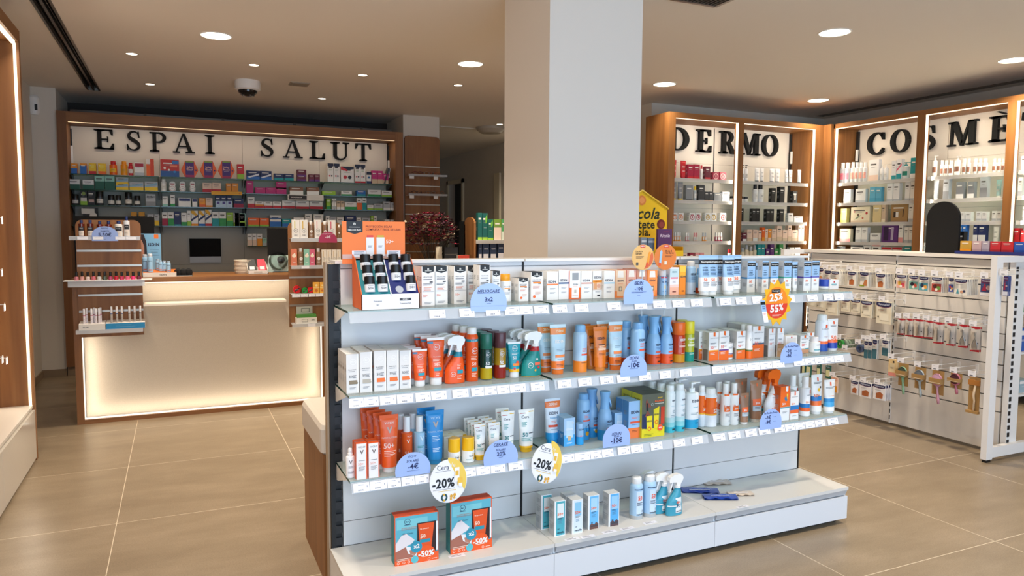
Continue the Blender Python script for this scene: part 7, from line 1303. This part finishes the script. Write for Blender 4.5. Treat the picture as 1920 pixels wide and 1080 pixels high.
# clear domed brush pack leaning near the right board
o=root('clear_dome_pack',wt(522,511)); p=wt(522,511)
b=MB(); b.prism([(-.10,0),(.09,0),(.13,.19),(.10,.24),(-.02,.235),(-.06,.2)],lambda a,c,d:(a,.05+c*.25+d,c),0,.004,'#b8ccc4'); b.decals(lambda u,v,e:(u,.05+v*.25-e,v),.19,.24,[('r',-.1,.93,.2,.1,'#1a9a80'),('T','Wet Brush',.5,.93,.4,'#c83a4a')]); b.build('backing_card',o)
b=MB(); b.lathe([(.085,0),(.08,.03),(.06,.055),(.03,.07),(.0005,.075)],'#e8f0f0|film',24,c=(0,0,0),cap0=False); d_=b.build('clear_dome',o); d_.location=(.01,.075,.1); d_.rotation_euler=(1.33,0,0)
b=MB(); b.lathe([(.03,0),(.035,.02),(.02,.04),(.0005,.045)],'#5a5a5a|p',16,cap0=True); d_=b.build('brush_head',o); d_.location=(.03,.06,.11); d_.rotation_euler=(1.33,0,0); reg(o,'clear domed pack on mint card at counter right','pack')
# screens
def monitor(px0,px1,py0,py1,y,desc,chin=0,tilt=0,foot=True,zf=ZT,back='black'):
    a,c=ony(px0,py0,y),ony(px1,py1,y); w=c.x-a.x; h=a.z-c.z; o=root('monitor',((a.x+c.x)/2,y,c.z)); b=MB(); b.box(-w/2,0,chin*h,w/2,.025,h,'#060607|f'); b.box(-w/2+.008,-.001,chin*h+.008,w/2-.008,0,h-.008,'#020203|f'); b.build('screen',o)
    if chin: b=MB(); b.box(-w/2,-.001,0,w/2,.028,chin*h,'silver|p'); b.build('chin',o)
    if foot: b=MB(); b.box(-.03,.025,-(c.z-zf)+.005,.03,.035,h*.5,'charcoal|p'); b.box(-.1,-.04,-(c.z-zf),.1,.12,-(c.z-zf)+.008,'charcoal|p'); b.build('stand',o)
    reg(o,desc,'monitor')
monitor(355,415,447.5,492,9.09,'black screen with silver chin mounted on rear cabinet panel',chin=.25,foot=False)
monitor(137,290,405,456,7.05,'wide black till screen behind the left counter board',zf=1.155)
monitor(501,560,428,480,7.02,'black screen behind the right counter board',zf=1.155)
monitor(862,899,415,486,7.4,'dark computer screen beyond the flower vase',zf=.9)
# second counter carrying flowers, screen and cough sweet shelves
o=root('side_counter',(3.6,6.9,0)); b=MB(); b.box(-1.4,-.35,0,.5,.55,.88,'#cfc4b2'); b.build('carcass',o); b=MB(); b.box(-1.42,-.37,.88,.52,.57,.92,'oak_h'); b.build('worktop',o); reg(o,'oak topped side counter hidden behind the front gondola','counter')
ZC=.92
def fl():
    px,py,y=808,486,6.8; x=xat(px,y,ZC); o=root('glass_vase',(x,y,ZC)); b=MB(); b.lathe([(.04,0),(.045,.01),(.05,.12),(.06,.22),(.057,.22),(.047,.12),(.04,.012),(.001,.012)],'#b8c4b8|film',24); b.build('vase',o); reg(o,'clear glass vase holding dark red dried flowers','vase')
    rnd=random.Random(3); cz=zat(430,x,y)-ZC; W_=abs(xat(868,y,1.3)-xat(765,y,1.3))/2
    st_=MB(); fl_={'#6a1426':MB(),'#8a2038':MB(),'#3a1420':MB(),'#b8a890':MB(),'#4a3a2a':MB(),'#5a2a40':MB()}
    ks=list(fl_)
    for i in range(420):
        a=rnd.uniform(0,6.28); rr=rnd.random()**.5; u=rr*W_*math.cos(a)*rnd.uniform(.7,1.08); v=rr*W_*.75*math.sin(a); zz_=cz+ (1-rr*rr)*.12+rnd.uniform(-.17,.06)
        if i%6==0: st_.tube([(0,0,.05),(u*.3,v*.3,.05+(zz_-.05)*.5),(u,v,zz_)],.0018,'#3a3022',4)
        k=ks[(0,1,2,0,1,3,4,5,2,1)[rnd.randrange(10)]]; s_=rnd.uniform(.018,.036); m=fl_[k]
        for j in range(6):
            t=j*1.047+rnd.random(); n=Vector((math.cos(t),math.sin(t),rnd.uniform(.1,.8)))*s_; c=Vector((u,v,zz_)); q_=n.cross(Vector((0,0,1))).normalized()*s_*.4
            m.add([c,c+n*.6+q_,c+n,c+n*.6-q_],[(0,1,2,3)],k+'|f')
    o=root('dried_bouquet',(x,y,ZC)); st_.build('stems',o)
    for k,nm in zip(ks,('dark_red_blooms','crimson_blooms','black_foliage','cream_blooms','brown_foliage','mauve_blooms')): q_=fl_[k].build(nm,o); q_['kind']='stuff'
    reg(o,'bushy bouquet of dark red dried flowers in glass vase','flowers')
fl()
SC1=Shelf('y',ZC,6.62,7.4,'side counter')
item(SC1,818,829,462.5,None,lambda w,h,d:carton(w,h,d,'#d8cbb4',[('o',0,.7,.3,'#5a4a3a',.7),('o',0,.4,.3,'#5a4a3a',.7)]),'cream upright card beside flower vase','box','carton',off=.05,depth=.02)
item(SC1,833,859,463.5,None,lambda w,h,d:carton(w,h,d,'#1a1614',[('T','Plaits',.1,.5,.5,'#d8d0c8'),('l',0,.85,.9,1,'#8a8070')]),'black box with white writing beside flower vase','box','carton',off=.05,depth=.04)
item(SC1,858.5,880,478.5,None,lambda w,h,d:carton(w,h,d,'#e0d4c8',[('r',0,.85,1,.3,'#c8402a'),('T','Bonsoir',0,.35,.7,'#8a1a1a')]),'small cream and red carton under dark screen','box','carton',off=.0,depth=.04)
# cough sweet stand with rounded oak side
yS=6.55; xa,xb=ony(889,440,yS).x,ony(960,440,yS).x; z1=ony(910,450,yS).z; o=root('display_stand',((xa+xb)/2,yS,ZC)); W_=xb-xa
b=MB(); P=[(0,0),(.26,0),(.26,z1-ZC+.16)]+[(.13+.13*math.cos(math.radians(q_)),z1-ZC+.16+.06*math.sin(math.radians(q_))) for q_ in range(0,181,20)]; b.prism(P,lambda a,c,d:(d,a,c),-W_/2,-W_/2+.018,'oak'); b.build('side_panel',o)
b=MB(); b.box(-W_/2+.018,.0,z1-ZC-.012,W_/2,.25,z1-ZC,'#e4e0dc|p'); b.box(-W_/2+.018,-.004,z1-ZC-.035,W_/2,0,z1-ZC,'#e4e0dc|acryl'); b.build('shelf',o); b=MB(); b.box(-W_/2,.24,0,W_/2,.26,z1-ZC+.15,'oak'); b.build('back_panel',o); reg(o,'small oak stand of remedy cartons beside column','display stand')
T1=Shelf('y',z1,yS+.01,yS+.24,'small oak stand, upper shelf'); T2=Shelf('y',ZC,yS+.01,yS+.24,'small oak stand, lower shelf')
gz=(('p',[(.0,.8),(.8,.98),(.8,.7),(.2,.6)],'#7ac03a'),('l',0,.45,.5,1,'#e8f0e8'))
for a,c,y,f,ds in ((896,904,399,two('#12605a','#9cc83a',.1),'narrow teal carton'),(904.5,914.5,399.5,two('#12605a','#9cc83a',.1,gz),'tall teal carton with green leaf'),(915,925,411,two('#1a6a5a','#9cc83a',.1,gz),'shorter teal carton with green leaf'),(926,940,411,two('#7aa03a','#f0d8c8',.6),'lime and cream carton'),(940.5,948,411,two('#5aaa6a','#dfe8d8',.4),'pale green carton by the column')): item(T1,a,c,y,None,f,ds,'box','carton',off=.01,depth=.05)
for a,c,y,c1 in ((897,903.5,457,'navy'),(905,917,457,'navy'),(918.5,931,457,'navy'),(932.5,945,455,'navy')): item(T2,a,c,y,None,lambda w,h,d:carton(w,h,d,'#22304c',[('r',0,.4,.8,.8,'#dcd8dc'),('T','GOSS',0,.9,.6,'#e8e8f0'),('l',0,.7,.5,1,'#6a4a4a'),('o',0,.2,.28,'#c83a3a',.75),('r',0,.55,.7,.08,'#e8a08a')]),'navy and white carton with red ring','box','carton',off=.01,depth=.05)
# yellow herb sweet display right of the column
yR=4.9; o_z=0; a,c=ony(1172,440,yR),ony(1255,440,yR); zt_=ony(1205,358,yR).z; ze=ony(1252,392,yR).z; xp=ony(1204,358,yR).x; xr=ony(1251,392,yR).x; hw=xr-xp
o=root('floor_display',(xp,yR,0)); b=MB(); b.prism([(-hw,.1),(hw,.1),(hw,ze),(0,zt_),(-hw,ze)],lambda u,v,d:(u,d,v),0,.02,'#e8bc14')
b.decals(lambda u,v,e:(u,-e,v),2*hw,1.0,[],e=.0006)
def fr(u,v,e): return (u,-e,v)
Hh=zt_; VV=lambda py: ony(1215,py,yR).z/Hh
b.decals(fr,2*hw,Hh,[('T','Ricola',.04,VV(400),.66,'#1e2a14',.02,.3),('T','siéntete',-.12,VV(421),.64,'#2a2a14',.022),('T','Ricola.',-.15,VV(434.5),.5,'#2a2a14',.022),('e',-.0,VV(376),.08,'#d8823a'),('e',.0,VV(376),.05,'#e89a58'),('e',.76,VV(420),.08,'#6a1a1a'),('e',.78,VV(421),.05,'#8a3a30')],e=.0008); b.build('header_card',o)
b=MB(); b.tube([(-hw-.01,-.004,ze-.0),(0,-.004,zt_+.004),(hw+.01,-.004,ze)],.008,'#f0cc4a|p',6); b.build('roof_edge',o)
for i,zz_ in enumerate((.45,.8,1.12,ony(1215,474,yR-.1).z)):
    b=MB(); b.box(-hw,-.22,zz_-.01,hw,0,zz_,'#d8a810'); b.box(-hw,-.222,zz_-.03,hw,-.22,zz_+.02,'#e8bc14'); b.box(-hw,-.22,zz_-.03,-hw+.006,0,zz_+.05,'#d8a810'); b.box(hw-.006,-.22,zz_-.03,hw,0,zz_+.05,'#d8a810'); b.build('shelf',o)
b=MB(); b.box(-hw,-.24,0,hw,.02,.1,'#d8a810'); b.build('base',o); reg(o,'yellow house shaped sweet display right of the column','display stand')
SR=Shelf('y',ony(1215,474,yR-.1).z,yR-.21,yR-.01,'yellow house shaped display')
for a,c_,y_ in ((1201.5,1213,445),(1214,1227,446)): item(SR,a,c_,y_,None,two('#7f93a8','#c8d4dc',.25,(('r',0,.75,.8,.14,'#d8e0e8'),)),'grey blue sweets carton','box','carton',off=.02,depth=.05)
item(SR,1190.5,1196,447.5,None,two('pink','peach',.4),'pink sweets carton beside column','box','carton',off=.02,depth=.05)
p=ony(1243.5,450,yR-.23); w=ony(1257,450,yR-.23).x-ony(1230.5,450,yR-.23).x; h=ony(1243,434,yR-.23).z-ony(1243,475,yR-.23).z; b=MB(); b.box(-w/2,0,-h/2,w/2,.02,h/2,'#5c3468'); b.decals(lambda u,v,e:(u,-e,v-h/2),w,h,[('T','Ricola',0,.7,.7,'#d8c8dc',.02,.3),('r',.2,.18,.7,.2,'#e8d8c8'),('T','NEW',.3,.2,.3,'#c83a2a'),('l',.2,.88,.4,1,'#a03a5a')]); reg(b.build('sweets_bag',loc=(p.x,yR-.25,p.z)),'purple sweets bag hanging on yellow display','bag')
# ================================================================== peg gondola on the right
XG=5.19; o=root('pegboard_gondola',(5.35,4.05,0)); K=dict(ox=5.35,oy=4.05)
gz=[0.02]+sorted([x_ for x_ in (onx(1890,py,XG).z for py in (776.6,747.7,718,687,657.4,627.7,595.7,566.8,537,506))])+[1.365]
for y0,y1 in ((3.155,4.005),(4.017,4.87)):
    for z0,z1 in zip(gz,gz[1:]): P_('slat',o,XG,y0,z0+.004,XG+.02,y1,z1-.004,'#ddd6cd|p',**K)
P_('backing',o,XG+.021,3.12,.02,XG+.03,4.9,1.37,'#6f675f',**K)
P_('top_cap',o,XG-.03,3.10,1.37,XG+.45,4.93,1.395,'#e6dfd6|p',**K)
def slotup(y,w):
    b=MB(); b.box(XG-.002-5.35,y-w/2-4.05,.02,XG+.06-5.35,y+w/2-4.05,1.37,'#e8e4de|p'); z=.05
    while z<1.33: b.box(XG-.0035-5.35,y-w*.3-4.05,z,XG-.002-5.35,y+w*.3-4.05,z+.032,'#17171a'); z+=.052
    b.build('upright',o)
slotup(4.011,.012); slotup(4.885,.02)
# near end: slotted upright seen through the frame
b=MB(); b.box(XG+.03-5.35,3.10-4.05,.06,XG+.11-5.35,3.14-4.05,1.37,'#ebe8e4|p'); z=.09
while z<1.33: b.box(XG-.0-5.35+.005,3.097-4.05,z,XG+.028-5.35,3.10-4.05,z+.03,'#17171a'); z+=.05
b.box(XG-5.35,3.10-4.05,.06,XG+.03-5.35,3.14-4.05,1.37,'#ebe8e4|p'); b.build('upright',o)
for y in (3.06,4.93):
    b=MB(); b.box(4.92-5.35,y-4.05,.02,4.985-5.35,y+.04-4.05,1.395,'#ece9e6|p'); b.box(5.85-5.35,y-4.05,.02,5.915-5.35,y+.04-4.05,1.395,'#ece9e6|p'); b.box(4.985-5.35,y-4.05,1.355,5.85-5.35,y+.04-4.05,1.395,'#ece9e6|p'); b.box(4.985-5.35,y-4.05,.03,5.85-5.35,y+.04-4.05,.10,'#ece9e6|p')
    b.build('end_frame',o); b=MB()
    for x in (4.93,5.86): b=MB(); b.box(x-5.35,y+.005-4.05,0,x+.045-5.35,y+.035-4.05,.02,'black'); b.build('foot',o)
for z in (.42,.72,1.0): 
    b=MB(); b.box(XG+.12-5.35,3.12-4.05,z-.015,5.75-5.35,4.9-4.05,z,'#e4e0da|p'); b.build('shelf',o)
P_('base_panel',o,XG+.05,3.2,.02,XG+.06,4.88,.1,'#d8d2ca',**K)
reg(o,'white pegboard gondola with open metal end frames on the right','gondola')
for k,(z,c,ds) in enumerate(((.42,'#9ab0b8','grey blue carton'),(.72,'#2a5aa8','blue carton'),(.72,'#3a64b0','blue carton'),(1.0,'#3a8a4a','green carton'),(1.0,'#5a3a7a','purple carton'),(1.0,'#c82a3a','red carton'))):
    b=MB(); hh=(.09,.16,.15,.08,.10,.14)[k]; b.box(-.06,-.045,0,.06,.045,hh,c); b.decals(lambda u,v,e:(u,-.045-e,v),.12,hh,[('r',0,.8,1,.2,'#e8e4e0'),('l',0,.5,.6,3,'#e8e4e0')]); reg(b.build('carton',loc=((5.46,5.40,5.54,5.40,5.53,5.66)[k],3.2,z)),ds+' on the far side of peg gondola','box',order=k)
# hooks with packs
HK={}
def hook(y,z,L=.25,two_=True,tagc='#f0eef0',desc=None,place=''):
    key=('h',L)
    if key not in HK:
        b=MB(); b.tube([(0,0,-.02),(-.02,0,0),(-L,0,0),(-L-.006,0,.012)],.0028,'#efebe6|p',6); b.tube([(0,0,.03),(-L-.004,0,.03)],.0022,'#efebe6|p',6); m1=b.mesh('prong')
        b=MB(); b.box(-L-.010,-.026,-.004,-L-.007,.026,.034,'#f1eff2'); b.decals(lambda u,v,e:(-L-.010-e,-u,v-.004),.052,.038,[('l',0,.8,.6,3,'#9a9aa0'),('r',-.1,.2,.4,.16,'#6a6a72')]); m2=b.mesh('price_tag')
        b=MB(); b.box(0,-.012,-.035,.003,.012,.04,'#efebe6|p'); m3=b.mesh('back_clip'); HK[key]=(m1,m2,m3)
    o=root('peg_hook',(XG-.001,y,z))
    for nm,m in zip(('prong','price_tag','back_clip'),HK[key]): q_=bpy.data.objects.new(nm,m); COL.objects.link(q_); q_.parent=o
    reg(o,desc or 'white double peg hook with price card','hook',place,order=-y); return o
def hang(x0,x1,yt,yb,fn,desc,cat,nm,n=1,px=4.965,rowname='',dx=.02,hk=True,rzj=0,clip=True):
    # a pack hanging near the tip of its hook; front face plane X=px
    y0,y1=yat(x0,px,.9),yat(x1,px,.9); 
    zt_=zat((yt),px,(y0+y1)/2); zb_=zat(yb,px,(y0+y1)/2); w=abs(y1-y0)*.96; h=zt_-zb_; k=fn(round(w,3),round(h,3)); yc=(y0+y1)/2
    for i in range(n):
        ob=put(nm,k,(px+i*dx,yc+.0015*i,zb_),-math.pi/2+rzj,desc+('' if i==0 else ', '+ORD[i]+' in line'),cat,rowname,order=x0)
    if hk: hook(yc,zt_+.012,place=rowname)
def plaster(pic='#c88a5a',head='#1d2350',c='#ece6da',pics=()):
    def f(w,h):
        b=MB(); b.box(-w/2,-.006,0,w/2,.006,h,c); b.box(-w*.15,-.0015,h,w*.15,.0015,h+.014,'#e8e2d8')
        b.decals(lambda u,v,e:(u,-.006-e,v),w,h,[('p',[(-1,.83),(1,.83),(.7,.765),(0,.735),(-.7,.765)],'#b03048'),('r',0,.9,1,.14,head),('p',[(-1,.84),(1,.84),(.7,.78),(0,.75),(-.7,.78)],head),('T','Hansaplast',0,.87,.8,'#d8dcec',.01),('l',-.2,.64,.5,2,'#8a8278')]+(list(pics) or [('p',[(-.5,.1),(.6,.1),(.7,.4),(.2,.52),(-.5,.4)],pic)]),e=.0006)
        return [(None,b.mesh('plaster_pack'),[])]
    return f
kids=lambda a,b_,c:(('r',0,.32,.96,.5,a),('e',-.3,.4,.2,b_),('e',.4,.3,.2,c),('e',.0,.2,.14,'#f0e4d8'))
z6=lambda x:1490+x/4.465; y6=lambda y:440+y/4.465; y7=lambda y:640+y/4.465
rA='peg gondola top row'
for a,c,y0,y1,f,ds,n in ((185,236,272,415,plaster(),'plaster pack',1),(242,298,298,418,plaster('#d8a888'),'plaster pack with pale picture',4),(300,364,304,422,plaster('#d8a888'),'plaster pack with pale picture',6),(434,502,308,430,plaster('#b8683a'),'plaster pack with hand picture',5),(538,610,312,440,plaster(pics=(('p',[(-.3,.1),(.7,.1),(.7,.5),(.2,.5)],'#c07a48'),('r',-.5,.1,.6,.1,'#8a9a2a'))),'plaster pack with finger picture',8),(670,748,326,450,plaster('#b86a3c'),'plaster pack with wrist picture',6)):
    hang(z6(a),z6(c),y6(y0),y6(y1),f,ds,'plasters','plaster_pack',n,rowname=rA)
for a,c,y0,y1,f,ds,n in ((842,922,334,455,plaster(pics=kids('#e8b0a0','#e8b84a','#d84a5a')),'plaster pack with pink cartoon print',2),(947,1024,340,462,plaster(pics=kids('#7ab0a0','#2a2a3a','#c8483a')),'plaster pack with green cartoon print',2),(1029,1108,348,475,plaster(pics=kids('#5aaab8','#2a3a5a','#e8a84a')),'plaster pack with turquoise cartoon print',2),(1134,1220,354,486,plaster(pics=kids('#b84a40','#5a2a2a','#6a9a4a')),'plaster pack with red cartoon print',5),(1276,1320,362,488,plaster(pics=kids('#4a5a9a','#c83a3a','#e8a03a')),'plaster pack with blue cartoon print',2),(1323,1432,368,506,plaster(pics=(('p',[(-.7,.08),(-.2,.08),(-.4,.4)],'#4a9aa8'),('e',.2,.2,.12,'#d8a080'),('e',.6,.25,.1,'#3a3a5a'))),'large plaster pack with children printed',7)):
    hang(z6(a),z6(c),y6(y0),y6(y1),f,ds,'plasters','plaster_pack',n,rowname=rA)
pur=lambda w,h:plaster(head='#5a2a5a',c='#3a4a80',pics=(('r',0,.12,1,.2,'#ece8ec'),('p',[(-.8,.3),(-.2,.8),(.1,.3)],'#a82848'),('e',.4,.5,.2,'#c8a8b0')))(w,h)
hang(z6(1540),z6(1638),y6(372),y6(516),pur,'purple and blue support pack','plasters','plaster_pack',3,rowname=rA,dx=.03)
hang(z6(1728),z6(1770),y6(348),y6(512),pur,'blue pack seen through end frame','plasters','plaster_pack',2,rowname=rA,)
rB='peg gondola second row'
for a,c,y0,y1,n in ((100,180,535,602,1),(186,255,530,622,1),(259,362,528,672,2),(391,464,532,642,2),(472,551,540,652,1),(556,650,552,692,3),(684,814,562,745,2)): hang(z6(a),z6(c),y6(y0),y6(y1),plaster(c='#e6dcc4',pics=(('e',-.7,.3,.05,'#5a5a4a'),('l',-.3,.62,.4,2,'#c88a6a'),('r',.1,.3,.6,.3,'#efe7d2'))),'cream dressing pack with navy heading','dressing pack','dressing_pack',n,rowname=rB)
rC='peg gondola tool row'
def tool(kd):
    def f(w,h):
        b=MB(); b.box(-w/2,-.001,0,w/2,.001,h,'#d8d2cc'); b.decals(lambda u,v,e:(u,-.001-e,v),w,h,[('p',[(-1,1),(1,1),(1,.93),(0,.9),(-1,.96)],'#b82030'),('p',[(-1,.0),(1,.0),(1,.1),(-1,.05)],'#b82030'),('e',.6,.35,.07,'#2a2a2a'),('l',-.3,.75,.4,3,'#a8a4a0')],e=.0006); card=b.mesh('backing_card')
        t=MB(); g=h
        if kd==0: t.tube([(-.006,-.006,g*.1),(-.004,-.006,g*.4),(0,-.006,g*.7)],.0022,'silver|m'); t.tube([(.006,-.006,g*.1),(.004,-.006,g*.4),(0,-.006,g*.7)],.0022,'silver|m')
        elif kd==1: t.tube([(0,-.006,g*.15),(0,-.006,g*.55),(.002,-.006,g*.7)],.003,'silver|m')
        else:
            t.tube([(-.016,-.006,g*.12),(-.018,-.006,g*.3),(0,-.006,g*.55),(.006,-.006,g*.8)],.003,'silver|m'); t.tube([(.016,-.006,g*.12),(.018,-.006,g*.3),(0,-.006,g*.55),(-.006,-.006,g*.8)],.003,'silver|m')
        bl_=MB(); bl_.add([(-w*.3,-.012,h*.08),(w*.3,-.012,h*.08),(w*.3,-.012,h*.85),(-w*.3,-.012,h*.85)],[(0,1,2,3)],'#ffffff|film')
        return [('backing_card',card,[]),('metal_tool',t.mesh('metal_tool'),[]),('blister',bl_.mesh('blister'),[])]
    return f
for i,(a,c,y0,y1,kd,ds) in enumerate(((862,918,704,836,0,'tweezers on red and white card'),(930,990,706,850,0,'tweezers on red and white card'),(1000,1084,712,860,1,'nail file on red and white card'),(1090,1160,722,868,1,'metal pusher on red and white card'),(1166,1244,736,912,1,'slim scissors on red and white card'),(1276,1346,746,930,0,'long tweezers on red and white card'),(1376,1452,756,945,2,'nail nippers on red and white card'),(1476,1558,772,980,2,'large nail clippers on red and white card'))):
    hang(z6(a),z6(c),y6(y0),y6(y1),tool(kd),ds,'manicure tool','tool_pack',2,rowname=rC)
rD='peg gondola brush row'
def brush(col,hd,card=True,pad='#3a4a3a',flip=0):
    def f(w,h):
        K_=[]
        if card: b=MB(); b.box(-w*.5,.004,h*.28,w*.5,.006,h*1.0,'kraft'); K_.append(('backing_card',b.mesh('backing_card'),[]))
        b=MB(); N=20; b.lathe([(.42*w,-.008),(.47*w,0),(.42*w,.006)],col+'|p',N,c=(0,-.006,h*.72),sx=1,sy=1.15,axis='y'); b.tube([(0,-.004,h*.56),(w*.04,-.004,h*.4),(w*.14,-.004,h*.16),(w*.18,-.004,h*.02)],[.012,.007,.011,.008],col+'|p',8); K_.append(('handle',b.mesh('handle'),[]))
        b=MB(); b.lathe([(.4*w,0),(.36*w,-.012),(.2*w,-.018),(.001,-.02)],pad+'|f',N,c=(0,-.014,h*.74),sx=1,sy=1.1,axis='y'); K_.append(('bristle_pad',b.mesh('bristle_pad'),[]))
        b=MB(); b.box(-w*.5,-.036,h*.62,w*.5,.008,h*.78,'kraft'); b.decals(lambda u,v,e:(u,-.036-e,h*.62+v),w,h*.16,[('r',0,.2,1,.08,'#e8dcc4'),('l',0,.6,.5,1,'#4a3a2a')]); K_.append(('paper_band',b.mesh('paper_band'),[])); return K_
    return f
yp=lambda w,h:[(None,(lambda b:(b.box(-w/2,-.012,0,w/2,.012,h,'#e8c890'),b.decals(lambda u,v,e:(u,-.012-e,v),w,h,[('r',0,.5,.6,.5,'#f0dcb0'),('e',.3,.85,.12,'#2a2a2a'),('r',0,.1,1,.2,'#d88a80'),('l',0,.5,.4,3,'#8a6a3a')]),b.mesh('sachet_pack'))[2])(MB()),[])]
hang(z6(812),z6(880),y7(150),y7(288),yp,'yellow and pink sponge pack','pack','sponge_pack',1,rowname=rD)
hang(z6(887),z6(972),y7(185),y7(445),brush('#8ab08a',0,True,'#2e3c2e'),'hairbrush with pale green handle','hairbrush','hairbrush',1,rowname=rD)
hang(z6(1024),z6(1120),y7(218),y7(468),brush('#a8b0b0',0,True,'#5a6068'),'hairbrush with pale grey handle','hairbrush','hairbrush',1,rowname=rD)
hang(z6(1170),z6(1274),y7(245),y7(525),brush('#c890a0',0,True,'#b88aa0'),'hairbrush with long pink handle','hairbrush','hairbrush',1,rowname=rD)
hang(z6(1324),z6(1424),y7(268),y7(442),brush('#b8687a',0,True,'#4a1c24'),'short hairbrush with pink handle and wine bristles','hairbrush','hairbrush',1,rowname=rD)
def comb(w,h):
    b=MB(); b.box(-w/2,0,0,w/2,.003,h,'kraft'); b.box(-w*.55,-.02,0,w*.55,.004,h*.07,'kraft'); b.box(-w*.5,-.012,h*.78,w*.5,.004,h*.92,'#b87838'); c=MB(); c.tube([(w*.05,-.008,h*.08),(w*.1,-.008,h*.35),(-.0,-.008,h*.5),(w*.15,-.008,h*.78)],[.008,.006,.009,.007],'#d8c0a0|p',8); return [('backing_card',b.mesh('backing_card'),[]),('comb',c.mesh('comb'),[])]
hang(z6(1484),z6(1582),y7(300),y7(600),comb,'tall kraft card with pale wooden comb','comb','comb_pack',1,rowname=rD)
rE='peg gondola tape row'
def roll(w,h,c): 
    b=MB(); b.lathe([(h*.28,-.012),(h*.5,-.012),(h*.5,.012),(h*.28,.012),(h*.28,-.012)],c+'|p',24,c=(0,0,h/2),axis='y',cap0=False,cap1=False); return [(None,b.mesh('tape_roll'),[])]
hang(1570,1586,637,653,lambda w,h:roll(w,h,'#2a8a3a'),'green tape roll','tape','tape_roll',1,rowname=rE,px=4.955)
hang(1578,1594,637,653,lambda w,h:roll(w,h,'#8a9c86'),'pale green tape roll','tape','tape_roll',4,rowname=rE,px=4.99,dx=.034,hk=False)
hang(1610,1622.5,646,661,lambda w,h:roll(w,h,'#4a5a78'),'grey blue tape roll','tape','tape_roll',2,rowname=rE)
dk=plaster(c='#dcd8d0',pics=(('r',0,.25,1,.5,'#3a6a78'),))
for a,c,y0,y1 in ((598,630,-5,140),(632,664,0,142),(668,706,-15,145),(748,800,-10,120)): hang(z6(a),z6(c),y7(y0),y7(y1),dk,'white and teal tape pack','pack','tape_pack',2,rowname=rE)
rF='peg gondola lowest row'
for a,c,y0,y1 in ((70,112,150,300),(118,160,165,300),(208,242,185,300),(282,324,200,310)): hang(z6(a),z6(c),y7(y0),y7(y1),plaster(head='#0f5a50',c='#2a6a5a',pics=(('r',0,.4,.8,.5,'#d8d8a8'),)),'dark green pack','pack','dressing_pack',1,rowname=rF,px=4.98)
hang(z6(334),z6(388),y7(300),y7(428),plaster(head='#e8a888',c='#ecc8b0',pics=(('r',0,.25,.9,.4,'#e0901e'),)),'orange and pink pack','pack','dressing_pack',1,rowname=rF)
for a,c,y0,y1 in ((500,562,330,442),(572,672,345,468),(688,792,360,488)): hang(z6(a),z6(c),y7(y0),y7(y1),plaster('#b8683c',c='#e8e4e4'),'white bandage pack with navy heading','dressing pack','dressing_pack',3,rowname=rF,dx=.03)
for i in range(6): 
    y=4.8-i*.11; hook(y,.60-.0*i,place='empty hooks, lowest row of peg gondola',desc='empty white double peg hook')
# on top of the peg gondola
zt_=1.396; x_=5.3; ya,yb=yat(1795.5,x_,zt_),yat(1734.5,x_,zt_); h=zat(377.7,x_,(ya+yb)/2)-zt_; w=yb-ya; b=MB(); P=[(-w/2,0),(w/2,0),(w/2,h-w/2)]+[(w/2*math.cos(math.radians(q_)),h-w/2+w/2*math.sin(math.radians(q_))) for q_ in range(8,180,8)]+[(-w/2,h-w/2)]; b.prism(P,lambda u,v,d:(d,-u,v),0,.02,'#070505|f')
reg(b.build('arched_board',loc=(x_,(ya+yb)/2,zt_)),'black round topped board standing on peg gondola','board')
ta,tb_=yat(1960,x_-.06,zt_),yat(1793,x_-.06,zt_); b=MB(); b.box(x_-.08,ta,zt_,x_+.12,tb_,zt_+.022,'#14246a'); reg(b.build('cardboard_tray'),'flat dark blue tray on top of peg gondola','tray')
ST=Shelf('x',zt_+.022,x_-.06,x_+.1,'dark blue tray'); rr=Row(ST,1540,180,3.374)
rr(876,948,917,'gold','amber',.2); rr(952,1010,917,'#c8a8a8','#b89898',.2,desc='dusty pink carton'); rr(1014,1061,918,'#b0a4b0','#a094a0',.2,desc='mauve grey carton'); rr(1066,1133,920,'#c82c34','#a82028',.2,desc='red square carton'); rr(1136,1213,922,'#c82c34','#a82028',.2,desc='red square carton'); rr(1217,1290,924,'#2a5ab0','#1f4a98',.2,desc='blue square carton')
ST2=Shelf('x',zt_,x_+.0,x_+.15,'top of peg gondola'); rr=Row(ST2,1540,180,3.374); rr(860,896,858,'black','charcoal',.3,off=.09)
finish_labels()
